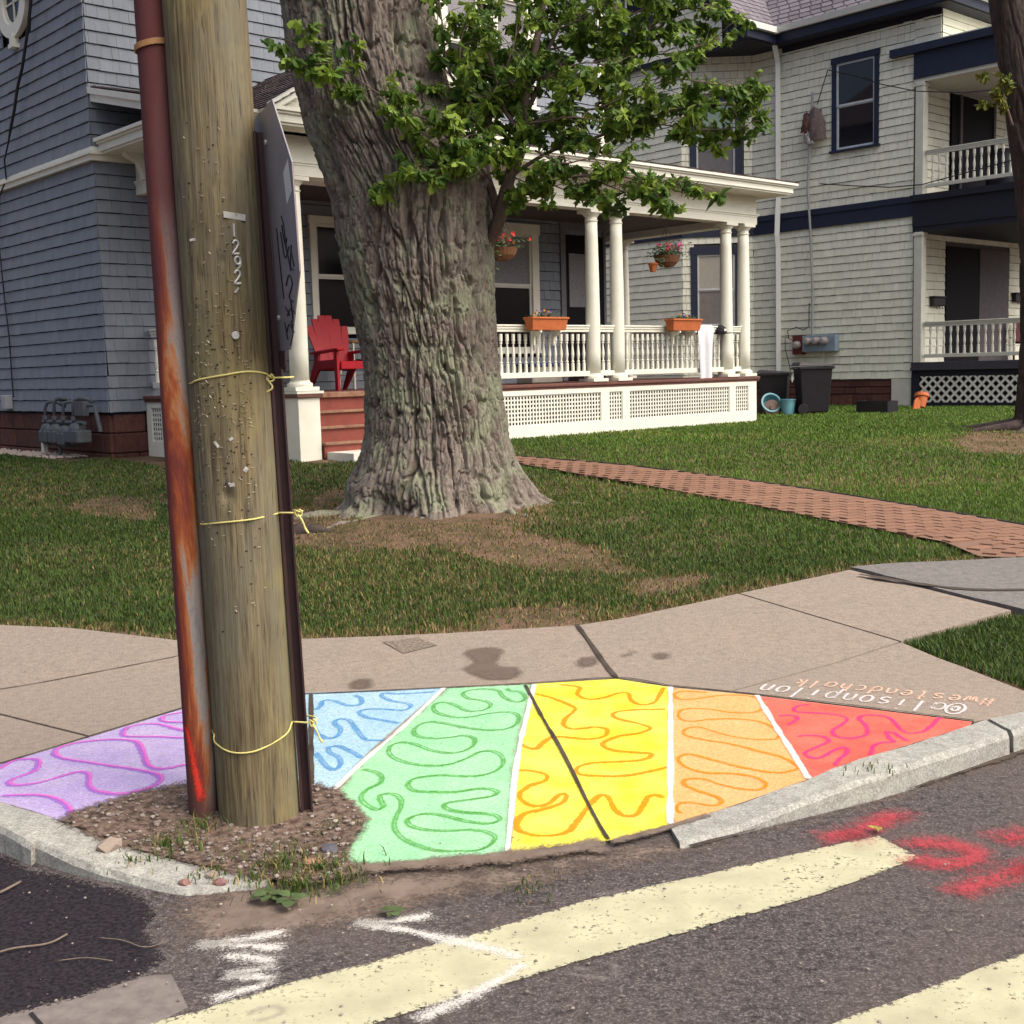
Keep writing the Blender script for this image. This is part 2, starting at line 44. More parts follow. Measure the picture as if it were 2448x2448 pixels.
SC.cycles.max_bounces=4; SC.cycles.diffuse_bounces=2; SC.cycles.glossy_bounces=2; SC.cycles.transmission_bounces=3; SC.cycles.transparent_max_bounces=10
DATA = json.loads(r'''{"slabs":[[[-4.177,7.938],[-3.217,7.592],[-2.73,7.471],[-1.965,7.106],[-1.64,7.074],[-1.415,5.98],[-1.594,5.731],[-1.898,5.318],[-2.458,5.725],[-3.405,6.413]],[[-3.405,6.413],[-2.458,5.725],[-1.898,5.318],[-2.136,4.94],[-2.293,4.719],[-2.642,4.917]],[[-1.64,7.074],[-1.297,7.068],[-0.811,7.085],[-0.372,7.116],[0.366,7.215],[0.506,6.097],[0.04,6.028],[-1.012,5.94],[-1.415,5.98]],[[0.366,7.215],[0.685,7.372],[1.459,7.918],[2.128,6.673],[1.025,5.791],[0.755,5.914],[0.506,6.097]],[[1.459,7.918],[2.36,8.548],[2.996,7.294],[2.128,6.673]],[[1.025,5.791],[2.128,6.673],[2.28,6.171],[2.391,5.677],[2.579,5.438],[2.242,5.318],[2.044,5.205],[1.974,5.192]],[[-2.293,4.719],[-2.136,4.94],[-1.594,5.731],[-1.415,5.98],[-1.012,5.94],[-0.808,4.646],[-0.928,4.694],[-1.118,4.7],[-1.302,4.646],[-1.46,4.557],[-1.553,4.454],[-1.623,4.382],[-1.641,4.294],[-1.942,4.466]],[[-1.012,5.94],[0.04,6.028],[0.307,4.14],[-0.05,4.036],[-0.345,3.984],[-0.553,3.955],[-0.61,4.016],[-0.61,4.13],[-0.583,4.265],[-0.579,4.366],[-0.68,4.554],[-0.712,4.608],[-0.808,4.646]],[[0.04,6.028],[0.506,6.097],[0.755,5.914],[1.025,5.791],[1.974,5.192],[1.935,5.12],[1.096,4.533],[0.536,4.265],[0.307,4.14]]],"asph_path":[[2.367,8.575],[2.593,8.661],[3.669,8.76],[4.487,8.882],[3.471,6.843],[3.105,7.091],[3.012,7.313]],"chalk":{"purple":[[-2.293,4.719],[-2.136,4.94],[-1.594,5.731],[-1.415,5.98],[-1.231,5.962],[-0.986,4.696],[-1.118,4.7],[-1.302,4.646],[-1.46,4.557],[-1.553,4.454],[-1.623,4.382],[-1.641,4.294],[-1.942,4.466]],"blue":[[-1.231,5.962],[-0.358,6.003],[-0.714,4.604],[-0.808,4.646],[-0.986,4.696]],"green":[[-0.351,6.002],[0.086,6.032],[-0.006,4.841],[-0.043,4.036],[-0.178,4.016],[-0.374,3.993],[-0.539,3.962],[-0.6,4.015],[-0.609,4.119],[-0.584,4.275],[-0.58,4.372],[-0.681,4.561],[-0.71,4.597]],"yellow":[[0.093,6.031],[0.506,6.089],[0.753,5.898],[0.538,4.269],[0.307,4.14],[0.123,4.099],[-0.039,4.05],[-0.003,4.841]],"orange":[[0.756,5.89],[1.134,5.704],[1.098,4.537],[0.539,4.269]],"red":[[1.14,5.696],[1.968,5.186],[1.928,5.12],[1.103,4.54]]},"wline":[[[-0.356,5.993],[-0.548,5.152],[-0.715,4.604]],[[0.09,6.02],[-0.006,4.843],[-0.029,4.434],[-0.047,4.049]],[[0.753,5.898],[0.636,4.999],[0.538,4.269]],[[1.136,5.704],[1.109,5.035],[1.101,4.536]]],"squig":{"purple":[[[-2.12,4.863],[-2.102,4.974],[-2.054,4.996],[-1.998,4.979],[-1.957,4.85],[-1.985,4.779],[-2.006,4.734],[-2.002,4.687],[-1.961,4.661],[-1.881,4.689],[-1.805,4.777],[-1.762,4.81],[-1.713,4.758],[-1.674,4.644],[-1.625,4.584],[-1.535,4.561],[-1.471,4.593],[-1.42,4.651],[-1.413,4.709],[-1.442,4.759],[-1.537,4.816],[-1.666,4.875],[-1.789,4.936],[-1.886,4.982],[-1.948,5.04],[-1.974,5.122],[-1.943,5.189],[-1.85,5.237],[-1.732,5.241],[-1.649,5.191],[-1.582,5.049],[-1.519,4.888],[-1.461,4.824],[-1.408,4.834],[-1.349,4.877]],[[-1.407,5.233],[-1.496,5.249],[-1.588,5.271],[-1.693,5.281],[-1.742,5.3],[-1.766,5.406],[-1.731,5.464],[-1.644,5.472],[-1.533,5.385],[-1.428,5.316]],[[-1.471,5.487],[-1.59,5.498],[-1.64,5.534],[-1.64,5.615],[-1.521,5.686]],[[-1.98,4.541],[-1.862,4.543],[-1.78,4.52],[-1.709,4.464],[-1.669,4.413],[-1.635,4.347]]],"green":[[[-0.061,5.952],[-0.032,5.893],[0.011,5.87],[0.036,5.76],[0.009,5.686],[-0.037,5.715],[-0.075,5.806],[-0.094,5.899],[-0.152,5.942],[-0.229,5.931],[-0.269,5.862],[-0.233,5.769],[-0.167,5.727],[-0.129,5.655],[-0.15,5.573],[-0.199,5.545],[-0.244,5.566],[-0.293,5.654],[-0.342,5.71],[-0.387,5.697],[-0.396,5.613],[-0.369,5.528],[-0.294,5.457],[-0.223,5.451],[-0.153,5.492],[-0.082,5.518],[-0.019,5.496],[0.002,5.414],[-0.02,5.294],[-0.08,5.24],[-0.165,5.247],[-0.252,5.3],[-0.342,5.368],[-0.404,5.389],[-0.448,5.332],[-0.459,5.244],[-0.432,5.17],[-0.363,5.136],[-0.296,5.144],[-0.239,5.167],[-0.191,5.121],[-0.193,5.03],[-0.231,4.964],[-0.295,4.945],[-0.37,4.982],[-0.44,5.06],[-0.501,5.092],[-0.538,5.054],[-0.542,4.969],[-0.507,4.891],[-0.439,4.838],[-0.359,4.816],[-0.289,4.823],[-0.22,4.879],[-0.166,4.95],[-0.118,4.958],[-0.078,4.914],[-0.066,4.835],[-0.093,4.762],[-0.154,4.719],[-0.23,4.712],[-0.308,4.723],[-0.384,4.711],[-0.428,4.682],[-0.435,4.631],[-0.406,4.589],[-0.33,4.579],[-0.248,4.577],[-0.174,4.6],[-0.121,4.599],[-0.087,4.565],[-0.121,4.533],[-0.194,4.511],[-0.252,4.496],[-0.288,4.473],[-0.271,4.432],[-0.212,4.407],[-0.147,4.397],[-0.097,4.38],[-0.079,4.339],[-0.117,4.311],[-0.188,4.326],[-0.261,4.369],[-0.334,4.398],[-0.384,4.388],[-0.417,4.35],[-0.399,4.302],[-0.34,4.268],[-0.256,4.256],[-0.187,4.262],[-0.13,4.243],[-0.095,4.199],[-0.108,4.131],[-0.154,4.082],[-0.221,4.078],[-0.302,4.092],[-0.373,4.147],[-0.426,4.207],[-0.458,4.288],[-0.461,4.367],[-0.45,4.445],[-0.451,4.509],[-0.478,4.558],[-0.516,4.567],[-0.537,4.551],[-0.524,4.494],[-0.513,4.462],[-0.532,4.434],[-0.563,4.456],[-0.598,4.504],[-0.608,4.56],[-0.588,4.609],[-0.547,4.659],[-0.545,4.711],[-0.573,4.757],[-0.639,4.796]]],"yellow":[[[0.21,6.0],[0.308,5.933],[0.292,5.806],[0.333,5.713],[0.408,5.724],[0.489,5.804],[0.535,5.8],[0.54,5.658],[0.578,5.587],[0.636,5.615],[0.677,5.732],[0.704,5.837],[0.725,5.891]],[[0.081,5.845],[0.168,5.747],[0.261,5.584],[0.257,5.502],[0.216,5.394],[0.203,5.289],[0.243,5.226],[0.337,5.247],[0.386,5.213],[0.37,5.118],[0.301,5.081],[0.236,5.102],[0.154,5.12],[0.11,5.06],[0.076,4.982],[0.028,5.007],[0.012,5.054]],[[0.685,5.5],[0.561,5.506],[0.46,5.483],[0.429,5.422],[0.458,5.357],[0.529,5.289],[0.576,5.21],[0.522,5.145],[0.436,5.113],[0.364,5.046],[0.36,4.991],[0.397,4.948],[0.475,4.923],[0.537,4.908],[0.541,4.878],[0.49,4.844],[0.395,4.835],[0.292,4.825],[0.234,4.781],[0.239,4.727],[0.307,4.708],[0.414,4.705],[0.509,4.734],[0.599,4.769]],[[-0.007,4.769],[0.055,4.758],[0.108,4.721],[0.102,4.67],[0.044,4.629],[0.002,4.563],[0.012,4.498],[0.055,4.456],[0.107,4.471],[0.154,4.551],[0.18,4.542],[0.158,4.477],[0.091,4.43],[0.018,4.392],[-0.011,4.328],[-0.005,4.254],[0.05,4.208],[0.125,4.204],[0.176,4.245],[0.216,4.344],[0.268,4.474],[0.309,4.539],[0.337,4.522],[0.351,4.422],[0.381,4.363],[0.425,4.369],[0.463,4.451],[0.484,4.516],[0.516,4.53],[0.549,4.501]]],"orange":[[[0.923,5.774],[0.802,5.803],[0.754,5.758],[0.762,5.675],[0.824,5.661],[0.972,5.716],[1.078,5.705],[1.129,5.639],[1.128,5.502],[1.064,5.414],[0.963,5.423],[0.871,5.488],[0.769,5.498],[0.728,5.427],[0.726,5.336],[0.77,5.296],[0.865,5.323],[0.983,5.312],[1.071,5.251],[1.11,5.111],[1.085,5.016],[1.03,5.005],[0.949,5.029],[0.867,5.1],[0.787,5.208],[0.724,5.179],[0.712,5.1],[0.779,5.034],[0.881,4.966],[0.975,4.871],[1.056,4.78],[1.091,4.674],[1.051,4.637],[0.982,4.643],[0.889,4.71],[0.78,4.81],[0.699,4.881],[0.649,4.853],[0.657,4.775],[0.726,4.701],[0.828,4.67],[0.907,4.619],[0.94,4.546],[0.909,4.501],[0.852,4.517],[0.776,4.577],[0.717,4.641],[0.657,4.651],[0.634,4.615],[0.676,4.548],[0.735,4.486],[0.751,4.432],[0.714,4.407],[0.652,4.444],[0.602,4.452],[0.579,4.407],[0.593,4.356]]],"red":[[[1.355,5.52],[1.302,5.509],[1.259,5.467],[1.253,5.407],[1.298,5.388],[1.375,5.365],[1.431,5.331],[1.447,5.271],[1.402,5.191],[1.338,5.101],[1.333,5.022],[1.379,4.992],[1.438,5.012],[1.475,5.062],[1.498,5.168],[1.498,5.266],[1.534,5.321],[1.59,5.316],[1.632,5.269],[1.629,5.156],[1.634,5.048],[1.705,5.055],[1.774,5.143],[1.843,5.249],[1.872,5.241]],[[1.156,5.342],[1.216,5.351],[1.238,5.305],[1.198,5.237],[1.161,5.199]],[[1.167,5.036],[1.223,5.044],[1.273,5.027],[1.287,4.961],[1.213,4.88],[1.153,4.817],[1.162,4.761],[1.204,4.754],[1.267,4.827],[1.323,4.871],[1.321,4.81],[1.259,4.713],[1.226,4.644]],[[1.61,4.926],[1.594,4.973],[1.581,5.052],[1.555,5.068],[1.542,4.977],[1.542,4.927],[1.487,4.919],[1.443,4.873],[1.412,4.791],[1.391,4.757]]],"blue":[[[-0.396,5.918],[-0.485,5.902],[-0.59,5.894],[-0.649,5.918],[-0.663,5.865],[-0.606,5.77],[-0.527,5.71],[-0.504,5.657],[-0.535,5.593],[-0.629,5.625],[-0.711,5.626],[-0.737,5.579],[-0.696,5.495],[-0.619,5.44],[-0.525,5.376]],[[-0.949,5.632],[-0.934,5.715],[-0.938,5.802],[-0.89,5.798],[-0.803,5.703],[-0.749,5.715],[-0.757,5.82],[-0.8,5.896]],[[-0.906,5.329],[-0.87,5.237],[-0.819,5.175],[-0.786,5.215],[-0.788,5.318],[-0.827,5.413],[-0.818,5.474],[-0.771,5.454],[-0.718,5.312],[-0.666,5.162],[-0.604,5.129],[-0.563,5.139]],[[-0.852,4.989],[-0.81,4.894],[-0.775,4.82],[-0.74,4.79],[-0.724,4.848],[-0.746,4.923],[-0.791,4.984],[-0.8,5.05],[-0.761,5.06],[-0.693,4.978],[-0.639,4.896]]]},"dirt":[[-1.644,4.302],[-1.622,4.38],[-1.552,4.452],[-1.46,4.558],[-1.301,4.646],[-1.118,4.691],[-0.926,4.686],[-0.805,4.64],[-0.723,4.596],[-0.651,4.497],[-0.579,4.354],[-0.579,4.261],[-0.602,4.167],[-0.61,4.069],[-0.584,3.951],[-0.596,3.869],[-0.681,3.842],[-0.827,3.878],[-1.031,3.988],[-1.257,4.091],[-1.497,4.195]],"sand":[[-1.099,3.818],[-1.022,3.99],[-0.84,3.944],[-0.673,3.916],[-0.588,4.008],[-0.349,4.028],[-0.051,4.073],[0.309,4.17],[0.533,4.241],[0.579,4.159],[0.996,4.396],[1.504,4.676],[2.076,5.033],[2.803,5.501],[2.708,5.31],[2.057,4.868],[1.432,4.452],[0.972,4.211],[0.567,3.975],[0.207,3.827],[-0.128,3.675],[-0.378,3.558],[-0.668,3.411],[-0.877,3.372],[-0.992,3.353],[-1.079,3.515],[-1.166,3.662],[-1.181,3.816]],"kerbL_back":[[-2.972,5.209],[-2.419,4.81],[-1.942,4.466],[-1.639,4.287]],"kerbL_front":[[-2.852,4.988],[-2.296,4.551],[-1.837,4.208],[-1.687,4.085]],"kerb2_back":[[-1.625,4.279],[-1.496,4.188],[-1.254,4.085],[-1.03,3.979],[-0.825,3.869]],"kerb2_front":[[-1.689,4.116],[-1.486,3.98],[-1.259,3.875],[-1.092,3.794],[-0.874,3.823]],"kerbR_back":[[0.535,4.262],[1.095,4.53],[1.932,5.113],[2.019,5.181]],"kerbR_front":[[0.55,4.074],[0.947,4.298],[1.367,4.517],[2.048,4.994]],"kerbR2_back":[[2.044,5.205],[2.242,5.318],[2.644,5.576],[3.233,5.954]],"kerbR2_front":[[2.074,5.015],[2.264,5.146],[2.663,5.415],[3.257,5.809]],"patch":[[-2.806,4.888],[-2.312,4.569],[-1.843,4.208],[-1.713,4.102],[-1.563,4.007],[-1.444,3.948],[-1.232,3.819],[-1.142,3.684],[-1.153,3.574],[-1.091,3.483],[-1.008,3.369],[-1.03,3.288],[-1.119,3.227],[-1.207,3.167],[-1.331,3.084],[-1.375,3.065],[-1.709,2.872]],"stripe":[[[1.251,4.152],[1.333,3.946],[0.927,3.684],[0.174,3.294],[-0.38,2.987],[-0.845,2.729],[-1.346,2.752],[-0.952,3.015],[-0.632,3.206],[-0.161,3.462],[0.198,3.679]],[[0.778,2.93],[1.392,3.267],[2.158,3.689],[1.84,3.128],[1.202,2.809],[0.673,2.531],[0.22,2.55]]],"spray_red":[[[0.991,4.128],[1.1,4.152],[1.241,4.228],[1.35,4.321],[1.456,4.268]],[[1.097,4.142],[1.162,4.148],[1.236,4.185]],[[1.284,4.007],[1.33,4.054],[1.405,4.069],[1.474,4.044],[1.516,3.991],[1.509,3.934],[1.434,3.891],[1.364,3.905],[1.31,3.947],[1.284,4.007]],[[1.583,4.047],[1.651,4.083],[1.746,4.118],[1.84,4.122]],[[1.676,4.01],[1.729,4.027],[1.797,4.022]],[[1.308,3.62],[1.372,3.682],[1.467,3.744],[1.547,3.783],[1.627,3.832],[1.739,3.89]],[[1.568,3.873],[1.631,3.841],[1.678,3.766]]],"spray_white":[[[-0.53,3.566],[-0.412,3.562],[-0.255,3.606]],[[-0.524,3.566],[-0.396,3.526],[-0.217,3.433],[-0.058,3.346],[0.008,3.296]],[[0.011,3.301],[-0.046,3.214],[-0.15,3.104],[-0.294,2.974]],[[-0.683,3.523],[-0.823,3.467],[-0.978,3.445]],[[-0.979,3.451],[-0.815,3.43],[-0.667,3.397]],[[-0.882,3.379],[-0.771,3.355],[-0.675,3.318]],[[-0.675,3.318],[-0.756,3.28],[-0.851,3.246]],[[-0.854,3.257],[-0.747,3.241],[-0.664,3.225]],[[-0.664,3.225],[-0.758,3.166],[-0.859,3.104]]],"spray_faint":[[[0.204,3.713],[0.273,3.726],[0.337,3.754]],[[0.104,3.223],[0.177,3.192],[0.249,3.172]],[[0.249,3.172],[0.253,3.277]],[[0.126,3.249],[0.189,3.224]],[[-0.73,3.033],[-0.696,3.066],[-0.653,3.079],[-0.632,3.048],[-0.662,3.02],[-0.699,3.003]]],"text1":[[1.971,5.392],[1.21,5.84]],"text2":[[2.15,5.499],[1.403,5.936]],"j1":[[0.366,7.215],[0.411,6.875],[0.461,6.451],[0.506,6.097]],"j2":[[0.044,5.995],[0.133,5.263],[0.227,4.659],[0.307,4.147]],"j3":[[-1.01,5.924],[-0.899,5.23],[-0.807,4.654]],"j4":[[-2.293,4.719],[-2.136,4.94],[-1.594,5.731],[-1.415,5.98],[-1.012,5.94],[0.04,6.028],[0.506,6.097],[0.755,5.914]],"j5":[[0.755,5.914],[1.022,5.776],[1.482,5.508],[1.974,5.192]],"fringe":[[-0.62,3.935],[-0.482,3.951],[-0.344,3.97],[-0.205,3.989],[-0.036,4.014],[0.122,4.062],[0.304,4.109]],"fringe2":[[0.305,4.117],[0.404,4.168],[0.534,4.247],[0.695,4.329]],"fringe3":[[0.491,4.213],[0.522,4.113],[0.586,4.104],[0.703,4.195]],"grit":[[0.572,4.106],[0.75,4.214],[0.986,4.354],[1.225,4.49],[1.492,4.638],[1.788,4.821],[2.086,5.015],[2.516,5.296]],"gslab":[[-1.643,2.945],[-1.377,3.069],[-1.203,3.169],[-1.051,3.27],[-0.984,3.279],[-0.889,3.092],[-0.952,3.015],[-1.106,2.919],[-1.352,2.766]],"stain":[[[-0.302,6.628],[-0.276,6.733],[-0.156,6.788],[-0.053,6.712],[-0.07,6.543],[-0.081,6.421],[0.022,6.372],[0.049,6.266],[0.008,6.135],[-0.079,6.1],[-0.179,6.132],[-0.261,6.276],[-0.298,6.381],[-0.244,6.476]],[[0.299,6.427],[0.339,6.526],[0.434,6.547],[0.46,6.433],[0.408,6.337],[0.327,6.325]],[[0.714,6.533],[0.769,6.604],[0.844,6.542],[0.819,6.441],[0.737,6.436]],[[0.549,6.527],[0.629,6.626],[0.672,6.579],[0.592,6.482]],[[-0.867,6.138],[-0.828,6.222],[-0.74,6.235],[-0.707,6.078],[-0.746,5.997],[-0.834,6.006]]],"hole":[[-0.76,6.937],[-0.573,7.012],[-0.44,6.838],[-0.621,6.687]],"path_lo":[[-2.936,16.641],[-1.741,16.005],[-0.745,15.612],[0.036,15.065],[1.242,13.142],[2.013,11.861],[2.745,10.482],[3.339,9.43],[3.387,8.872],[3.675,8.774],[4.623,8.564]],"path_hi":[[-3.132,17.768],[-1.817,16.732],[-0.774,16.256],[0.013,15.759],[1.374,14.507],[2.69,12.728],[3.413,11.562],[4.208,10.062],[4.85,8.991]],"lawn_edge":[[-4.531,8.088],[-3.217,7.592],[-2.73,7.471],[-1.965,7.106],[-1.297,7.068],[-0.811,7.085],[-0.372,7.116],[0.366,7.215],[0.685,7.372],[1.459,7.918],[2.36,8.548],[2.593,8.661],[3.669,8.76],[4.788,8.873]],"verge":[[2.142,6.68],[2.542,6.956],[2.993,7.274],[3.143,7.067],[3.604,6.65],[3.391,6.25],[2.627,5.541],[2.447,5.813],[2.305,6.241]],"bare":[[[-1.801,10.025],[-1.079,9.681],[-0.585,9.743],[0.071,9.039],[0.815,8.724],[0.616,9.295],[0.085,10.02],[-0.267,10.512],[0.303,11.615],[0.078,13.061],[-1.888,13.131],[-1.943,11.304]],[[-4.472,12.587],[-4.348,13.135],[-3.835,12.757],[-3.557,11.668],[-4.151,12.138]],[[0.869,8.389],[1.264,8.521],[1.155,8.17],[0.926,8.132]],[[5.981,16.321],[7.197,18.779],[7.941,19.068],[8.451,18.056],[6.972,14.878],[6.186,14.836],[5.714,15.165]],[[-0.053,7.605],[0.396,7.667],[0.246,7.217],[-0.077,7.201]]],"tree":[-0.645,11.811,0.43],"trunk":[[-0.701,11.811,0.313,1.001],[-0.696,11.811,0.454,0.849],[-0.723,11.811,0.617,0.825],[-0.705,11.811,0.817,0.725],[-0.699,11.811,1.058,0.651],[-0.706,11.811,1.377,0.617],[-0.735,11.811,1.774,0.599],[-0.771,11.811,2.167,0.621],[-0.815,11.811,2.559,0.667],[-0.843,11.811,2.946,0.697],[-0.86,11.811,3.254,0.709],[-0.901,11.811,3.485,0.731],[-1.019,11.811,3.716,0.689],[-1.108,11.811,3.946,0.681],[-1.178,11.811,4.249,0.665],[-1.249,11.811,4.625,0.657],[-1.297,11.811,5.072,0.653],[-1.369,11.811,5.662,0.641],[-1.447,11.811,6.532,0.641]],"limb2":[[-0.7,11.911,2.953,0.5],[-0.51,12.011,3.467,0.36],[-0.408,12.111,3.674,0.3],[-0.352,12.361,3.834,0.22]],"branch":[[[[-0.393,11.911,2.634],[-0.136,11.711,2.887],[-0.041,11.561,3.05],[0.002,11.511,3.229],[0.064,11.511,3.414],[0.127,11.511,3.635],[0.17,11.561,3.828],[0.216,11.611,4.096],[0.28,11.611,4.39],[0.365,11.611,4.754],[0.454,11.711,5.219]],0.075,0.022],[[[-0.351,11.911,2.711],[-0.079,11.711,2.973],[-0.087,11.611,3.208],[-0.148,11.711,3.45],[-0.161,11.811,3.732],[-0.115,11.861,4.006],[-0.068,11.911,4.318],[-0.08,11.961,4.633],[-0.167,12.011,5.026],[-0.198,12.011,5.327]],0.05,0.015],[[[0.023,11.511,3.304],[0.183,11.461,3.625],[0.113,11.461,3.848],[0.023,11.511,4.007],[-0.028,11.511,4.228],[-0.097,11.511,4.485],[-0.202,11.511,4.742]],0.03,0.012],[[[0.127,11.511,3.635],[0.212,11.611,3.948],[0.356,11.711,4.263],[0.443,11.811,4.583],[0.609,11.911,4.904],[0.731,11.911,5.199]],0.03,0.012],[[[0.169,11.511,3.782],[0.492,11.411,3.974],[0.833,11.411,4.184],[1.147,11.511,4.49],[1.388,11.611,4.729],[1.693,11.611,4.867],[1.996,11.611,4.823]],0.022,0.006],[[[0.353,11.611,4.241],[0.651,11.411,4.442],[0.945,11.311,4.624],[1.28,11.311,4.793],[1.577,11.311,4.927]],0.018,0.006],[[[0.064,11.511,3.414],[0.442,11.311,3.593],[0.81,11.211,3.674],[1.182,11.211,3.809],[1.566,11.311,3.927],[1.956,11.411,3.974],[2.219,11.411,3.931]],0.02,0.005],[[[0.002,11.511,3.229],[0.358,11.211,3.324],[0.724,11.111,3.336],[1.018,11.111,3.329],[1.311,11.111,3.249],[1.62,11.211,3.256]],0.018,0.005],[[[1.182,11.211,3.809],[1.477,11.211,3.765],[1.863,11.311,3.738],[2.198,11.311,3.766]],0.008,0.004],[[[0.492,11.411,3.974],[0.815,11.211,3.925],[1.101,11.111,4.004],[1.468,11.111,4.136],[1.833,11.111,4.092],[2.124,11.111,4.049]],0.012,0.004],[[[-0.115,11.811,3.996],[-0.333,11.511,4.126],[-0.468,11.311,4.338],[-0.492,11.211,4.598],[-0.519,11.211,4.88]],0.016,0.005],[[[-0.146,11.611,3.435],[-0.306,11.311,3.575],[-0.475,11.011,3.67],[-0.646,10.911,3.796],[-0.79,10.911,3.765]],0.012,0.004],[[[-0.306,11.311,3.575],[-0.539,10.911,3.758],[-0.849,10.811,3.885],[-1.057,10.811,4.028],[-1.264,10.811,4.171],[-1.403,10.811,4.243]],0.012,0.004],[[[-1.264,10.811,4.171],[-1.439,10.811,4.244],[-1.609,10.811,4.385],[-1.696,10.811,4.421]],0.006,0.003],[[[-0.164,11.511,3.42],[-0.446,11.011,3.421],[-0.732,10.911,3.377],[-0.913,10.911,3.347]],0.008,0.003],[[[0.724,11.111,3.336],[0.97,11.011,3.208],[1.225,11.011,3.13],[1.443,11.011,3.089]],0.008,0.003],[[[0.443,11.811,4.583],[0.785,11.711,4.623],[1.091,11.711,4.578],[1.385,11.611,4.473],[1.675,11.511,4.477],[1.977,11.511,4.578]],0.012,0.004],[[[0.362,11.311,3.339],[0.505,11.211,3.248],[0.653,11.211,3.208]],0.008,0.003],[[[0.064,11.511,3.414],[0.211,11.311,3.307],[0.244,11.211,3.182]],0.008,0.003],[[[-0.081,11.811,3.806],[-0.183,11.411,4.028],[-0.32,11.211,4.204],[-0.349,11.211,4.488],[-0.268,11.211,4.733]],0.012,0.004],[[[0.114,11.511,3.857],[0.367,11.111,3.81],[0.618,11.011,3.819],[0.871,11.011,3.777]],0.012,0.004],[[[0.197,11.611,4.097],[0.048,11.211,4.23],[0.128,11.111,4.486],[0.171,11.111,4.765]],0.012,0.004],[[[0.238,11.611,4.244],[0.49,11.211,4.254],[0.742,11.111,4.295],[0.996,11.111,4.254]],0.012,0.004],[[[0.066,11.511,3.488],[-0.118,11.111,3.501],[-0.263,11.011,3.452]],0.008,0.003],[[[0.363,11.611,4.681],[0.614,11.311,4.668],[0.867,11.211,4.775],[1.124,11.211,4.874]],0.01,0.004],[[[0.293,11.311,3.596],[0.501,11.011,3.433],[0.713,10.911,3.446],[0.93,10.911,3.476]],0.01,0.004]],"rtree":[7.837,18.41,0.62],"rtrunk":[[7.856,18.41,0.464,0.515],[7.891,18.41,0.681,0.349],[7.877,18.41,1.054,0.293],[7.883,18.41,1.979,0.265],[7.831,18.41,3.197,0.259],[7.749,18.41,4.099,0.259],[7.635,18.41,4.874,0.265],[7.538,18.41,5.583,0.275],[7.441,18.41,6.169,0.281],[7.345,18.41,6.75,0.287],[7.122,18.41,7.901,0.296],[6.908,18.41,9.036,0.312]],"rbranch":[[[[7.284,18.11,4.944],[7.125,18.11,5.439],[7.031,18.11,5.643],[6.942,18.11,5.674]],0.02,0.005],[[[7.125,18.11,5.439],[7.006,18.11,5.385],[6.966,18.11,5.328]],0.01,0.004]],"pole":[-0.948,4.433,0.028],"pipe_y":4.423,"post_y":4.421,"pole_axis":[[-0.979,4.433,-0.025,0.1473],[-0.974,4.433,0.509,0.1518],[-0.971,4.433,1.052,0.1503],[-0.977,4.433,1.506,0.1443],[-0.993,4.433,1.95,0.1503],[-1.008,4.433,2.384,0.1473],[-1.014,4.433,2.668,0.145],[-1.02,4.433,2.948,0.1435],[-1.027,4.433,3.291,0.1428]],"pipe_axis":[[-1.184,4.423,0.024,0.0525],[-1.18,4.423,0.517,0.0525],[-1.172,4.423,1.059,0.0585],[-1.172,4.423,1.512,0.054],[-1.187,4.423,1.955,0.0585],[-1.193,4.423,2.387,0.0585],[-1.2,4.423,2.67,0.057],[-1.205,4.423,2.949,0.0555],[-1.212,4.423,3.292,0.054]],"post_axis":[[-0.797,4.421,0.039,0.0248],[-0.796,4.421,0.586,0.0225],[-0.801,4.421,1.049,0.018],[-0.809,4.421,1.502,0.0195],[-0.826,4.421,1.945,0.0165],[-0.835,4.421,2.163,0.015],[-0.852,4.421,2.457,0.0128]],"cord":[[[-1.095,4.273,1.635],[-1.059,4.273,1.647],[-0.972,4.273,1.66],[-0.892,4.273,1.671],[-0.842,4.273,1.662],[-0.788,4.273,1.647]],[[-1.083,4.273,1.138],[-0.998,4.273,1.149],[-0.896,4.273,1.156],[-0.793,4.273,1.164],[-0.768,4.273,1.166]],[[-1.084,4.273,0.366],[-1.082,4.273,0.34],[-1.012,4.273,0.32],[-0.922,4.273,0.325],[-0.831,4.273,0.36],[-0.747,4.273,0.396]]],"PD":4.433}''')

# ------------------------------------------------------------ helpers
def zt(x,y):
    x=np.asarray(x,float);y=np.asarray(y,float)
    base=.092+.0503*np.clip(y-6.3,0,10.5)
    # kerb cut at the street corner
    ax,ay,bx,by=-1.0,3.95,.45,4.15
    t=np.clip(((x-ax)*(bx-ax)+(y-ay)*(by-ay))/((bx-ax)**2+(by-ay)**2),0,1)
    d=np.hypot(x-ax-t*(bx-ax),y-ay-t*(by-ay))
    s=np.clip((d-.05)/1.0,0,1); s=s*s*(3-2*s)
    r=.012+(base-.012)*s
    d2=np.hypot(x+.62,y-10.75)
    return r+.10*np.exp(-(d2/1.5)**2)

def zt1(x, y): return float(zt(x, y))

def tag(o, label=None, cat=None, group=None, kind=None):
    if label: o['label'] = label
    if cat: o['category'] = cat
    if group: o['group'] = group
    if kind: o['kind'] = kind
    return o
def empty(name, loc=(0,0,0), rz=0, label=None, cat=None, group=None):
    o = bpy.data.objects.new(name, None); COL.objects.link(o)
    o.location = loc; o.rotation_euler = (0,0,rz); o.empty_display_size = .1
    return tag(o, label, cat, group)
def link(name, me, mat=None, parent=None, smooth=False):
    o = bpy.data.objects.new(name, me); COL.objects.link(o)
    if mat is not None and not me.materials: me.materials.append(mat)
    if parent is not None: o.parent = parent
    if smooth: me.polygons.foreach_set('use_smooth', [True]*len(me.polygons))
    return o

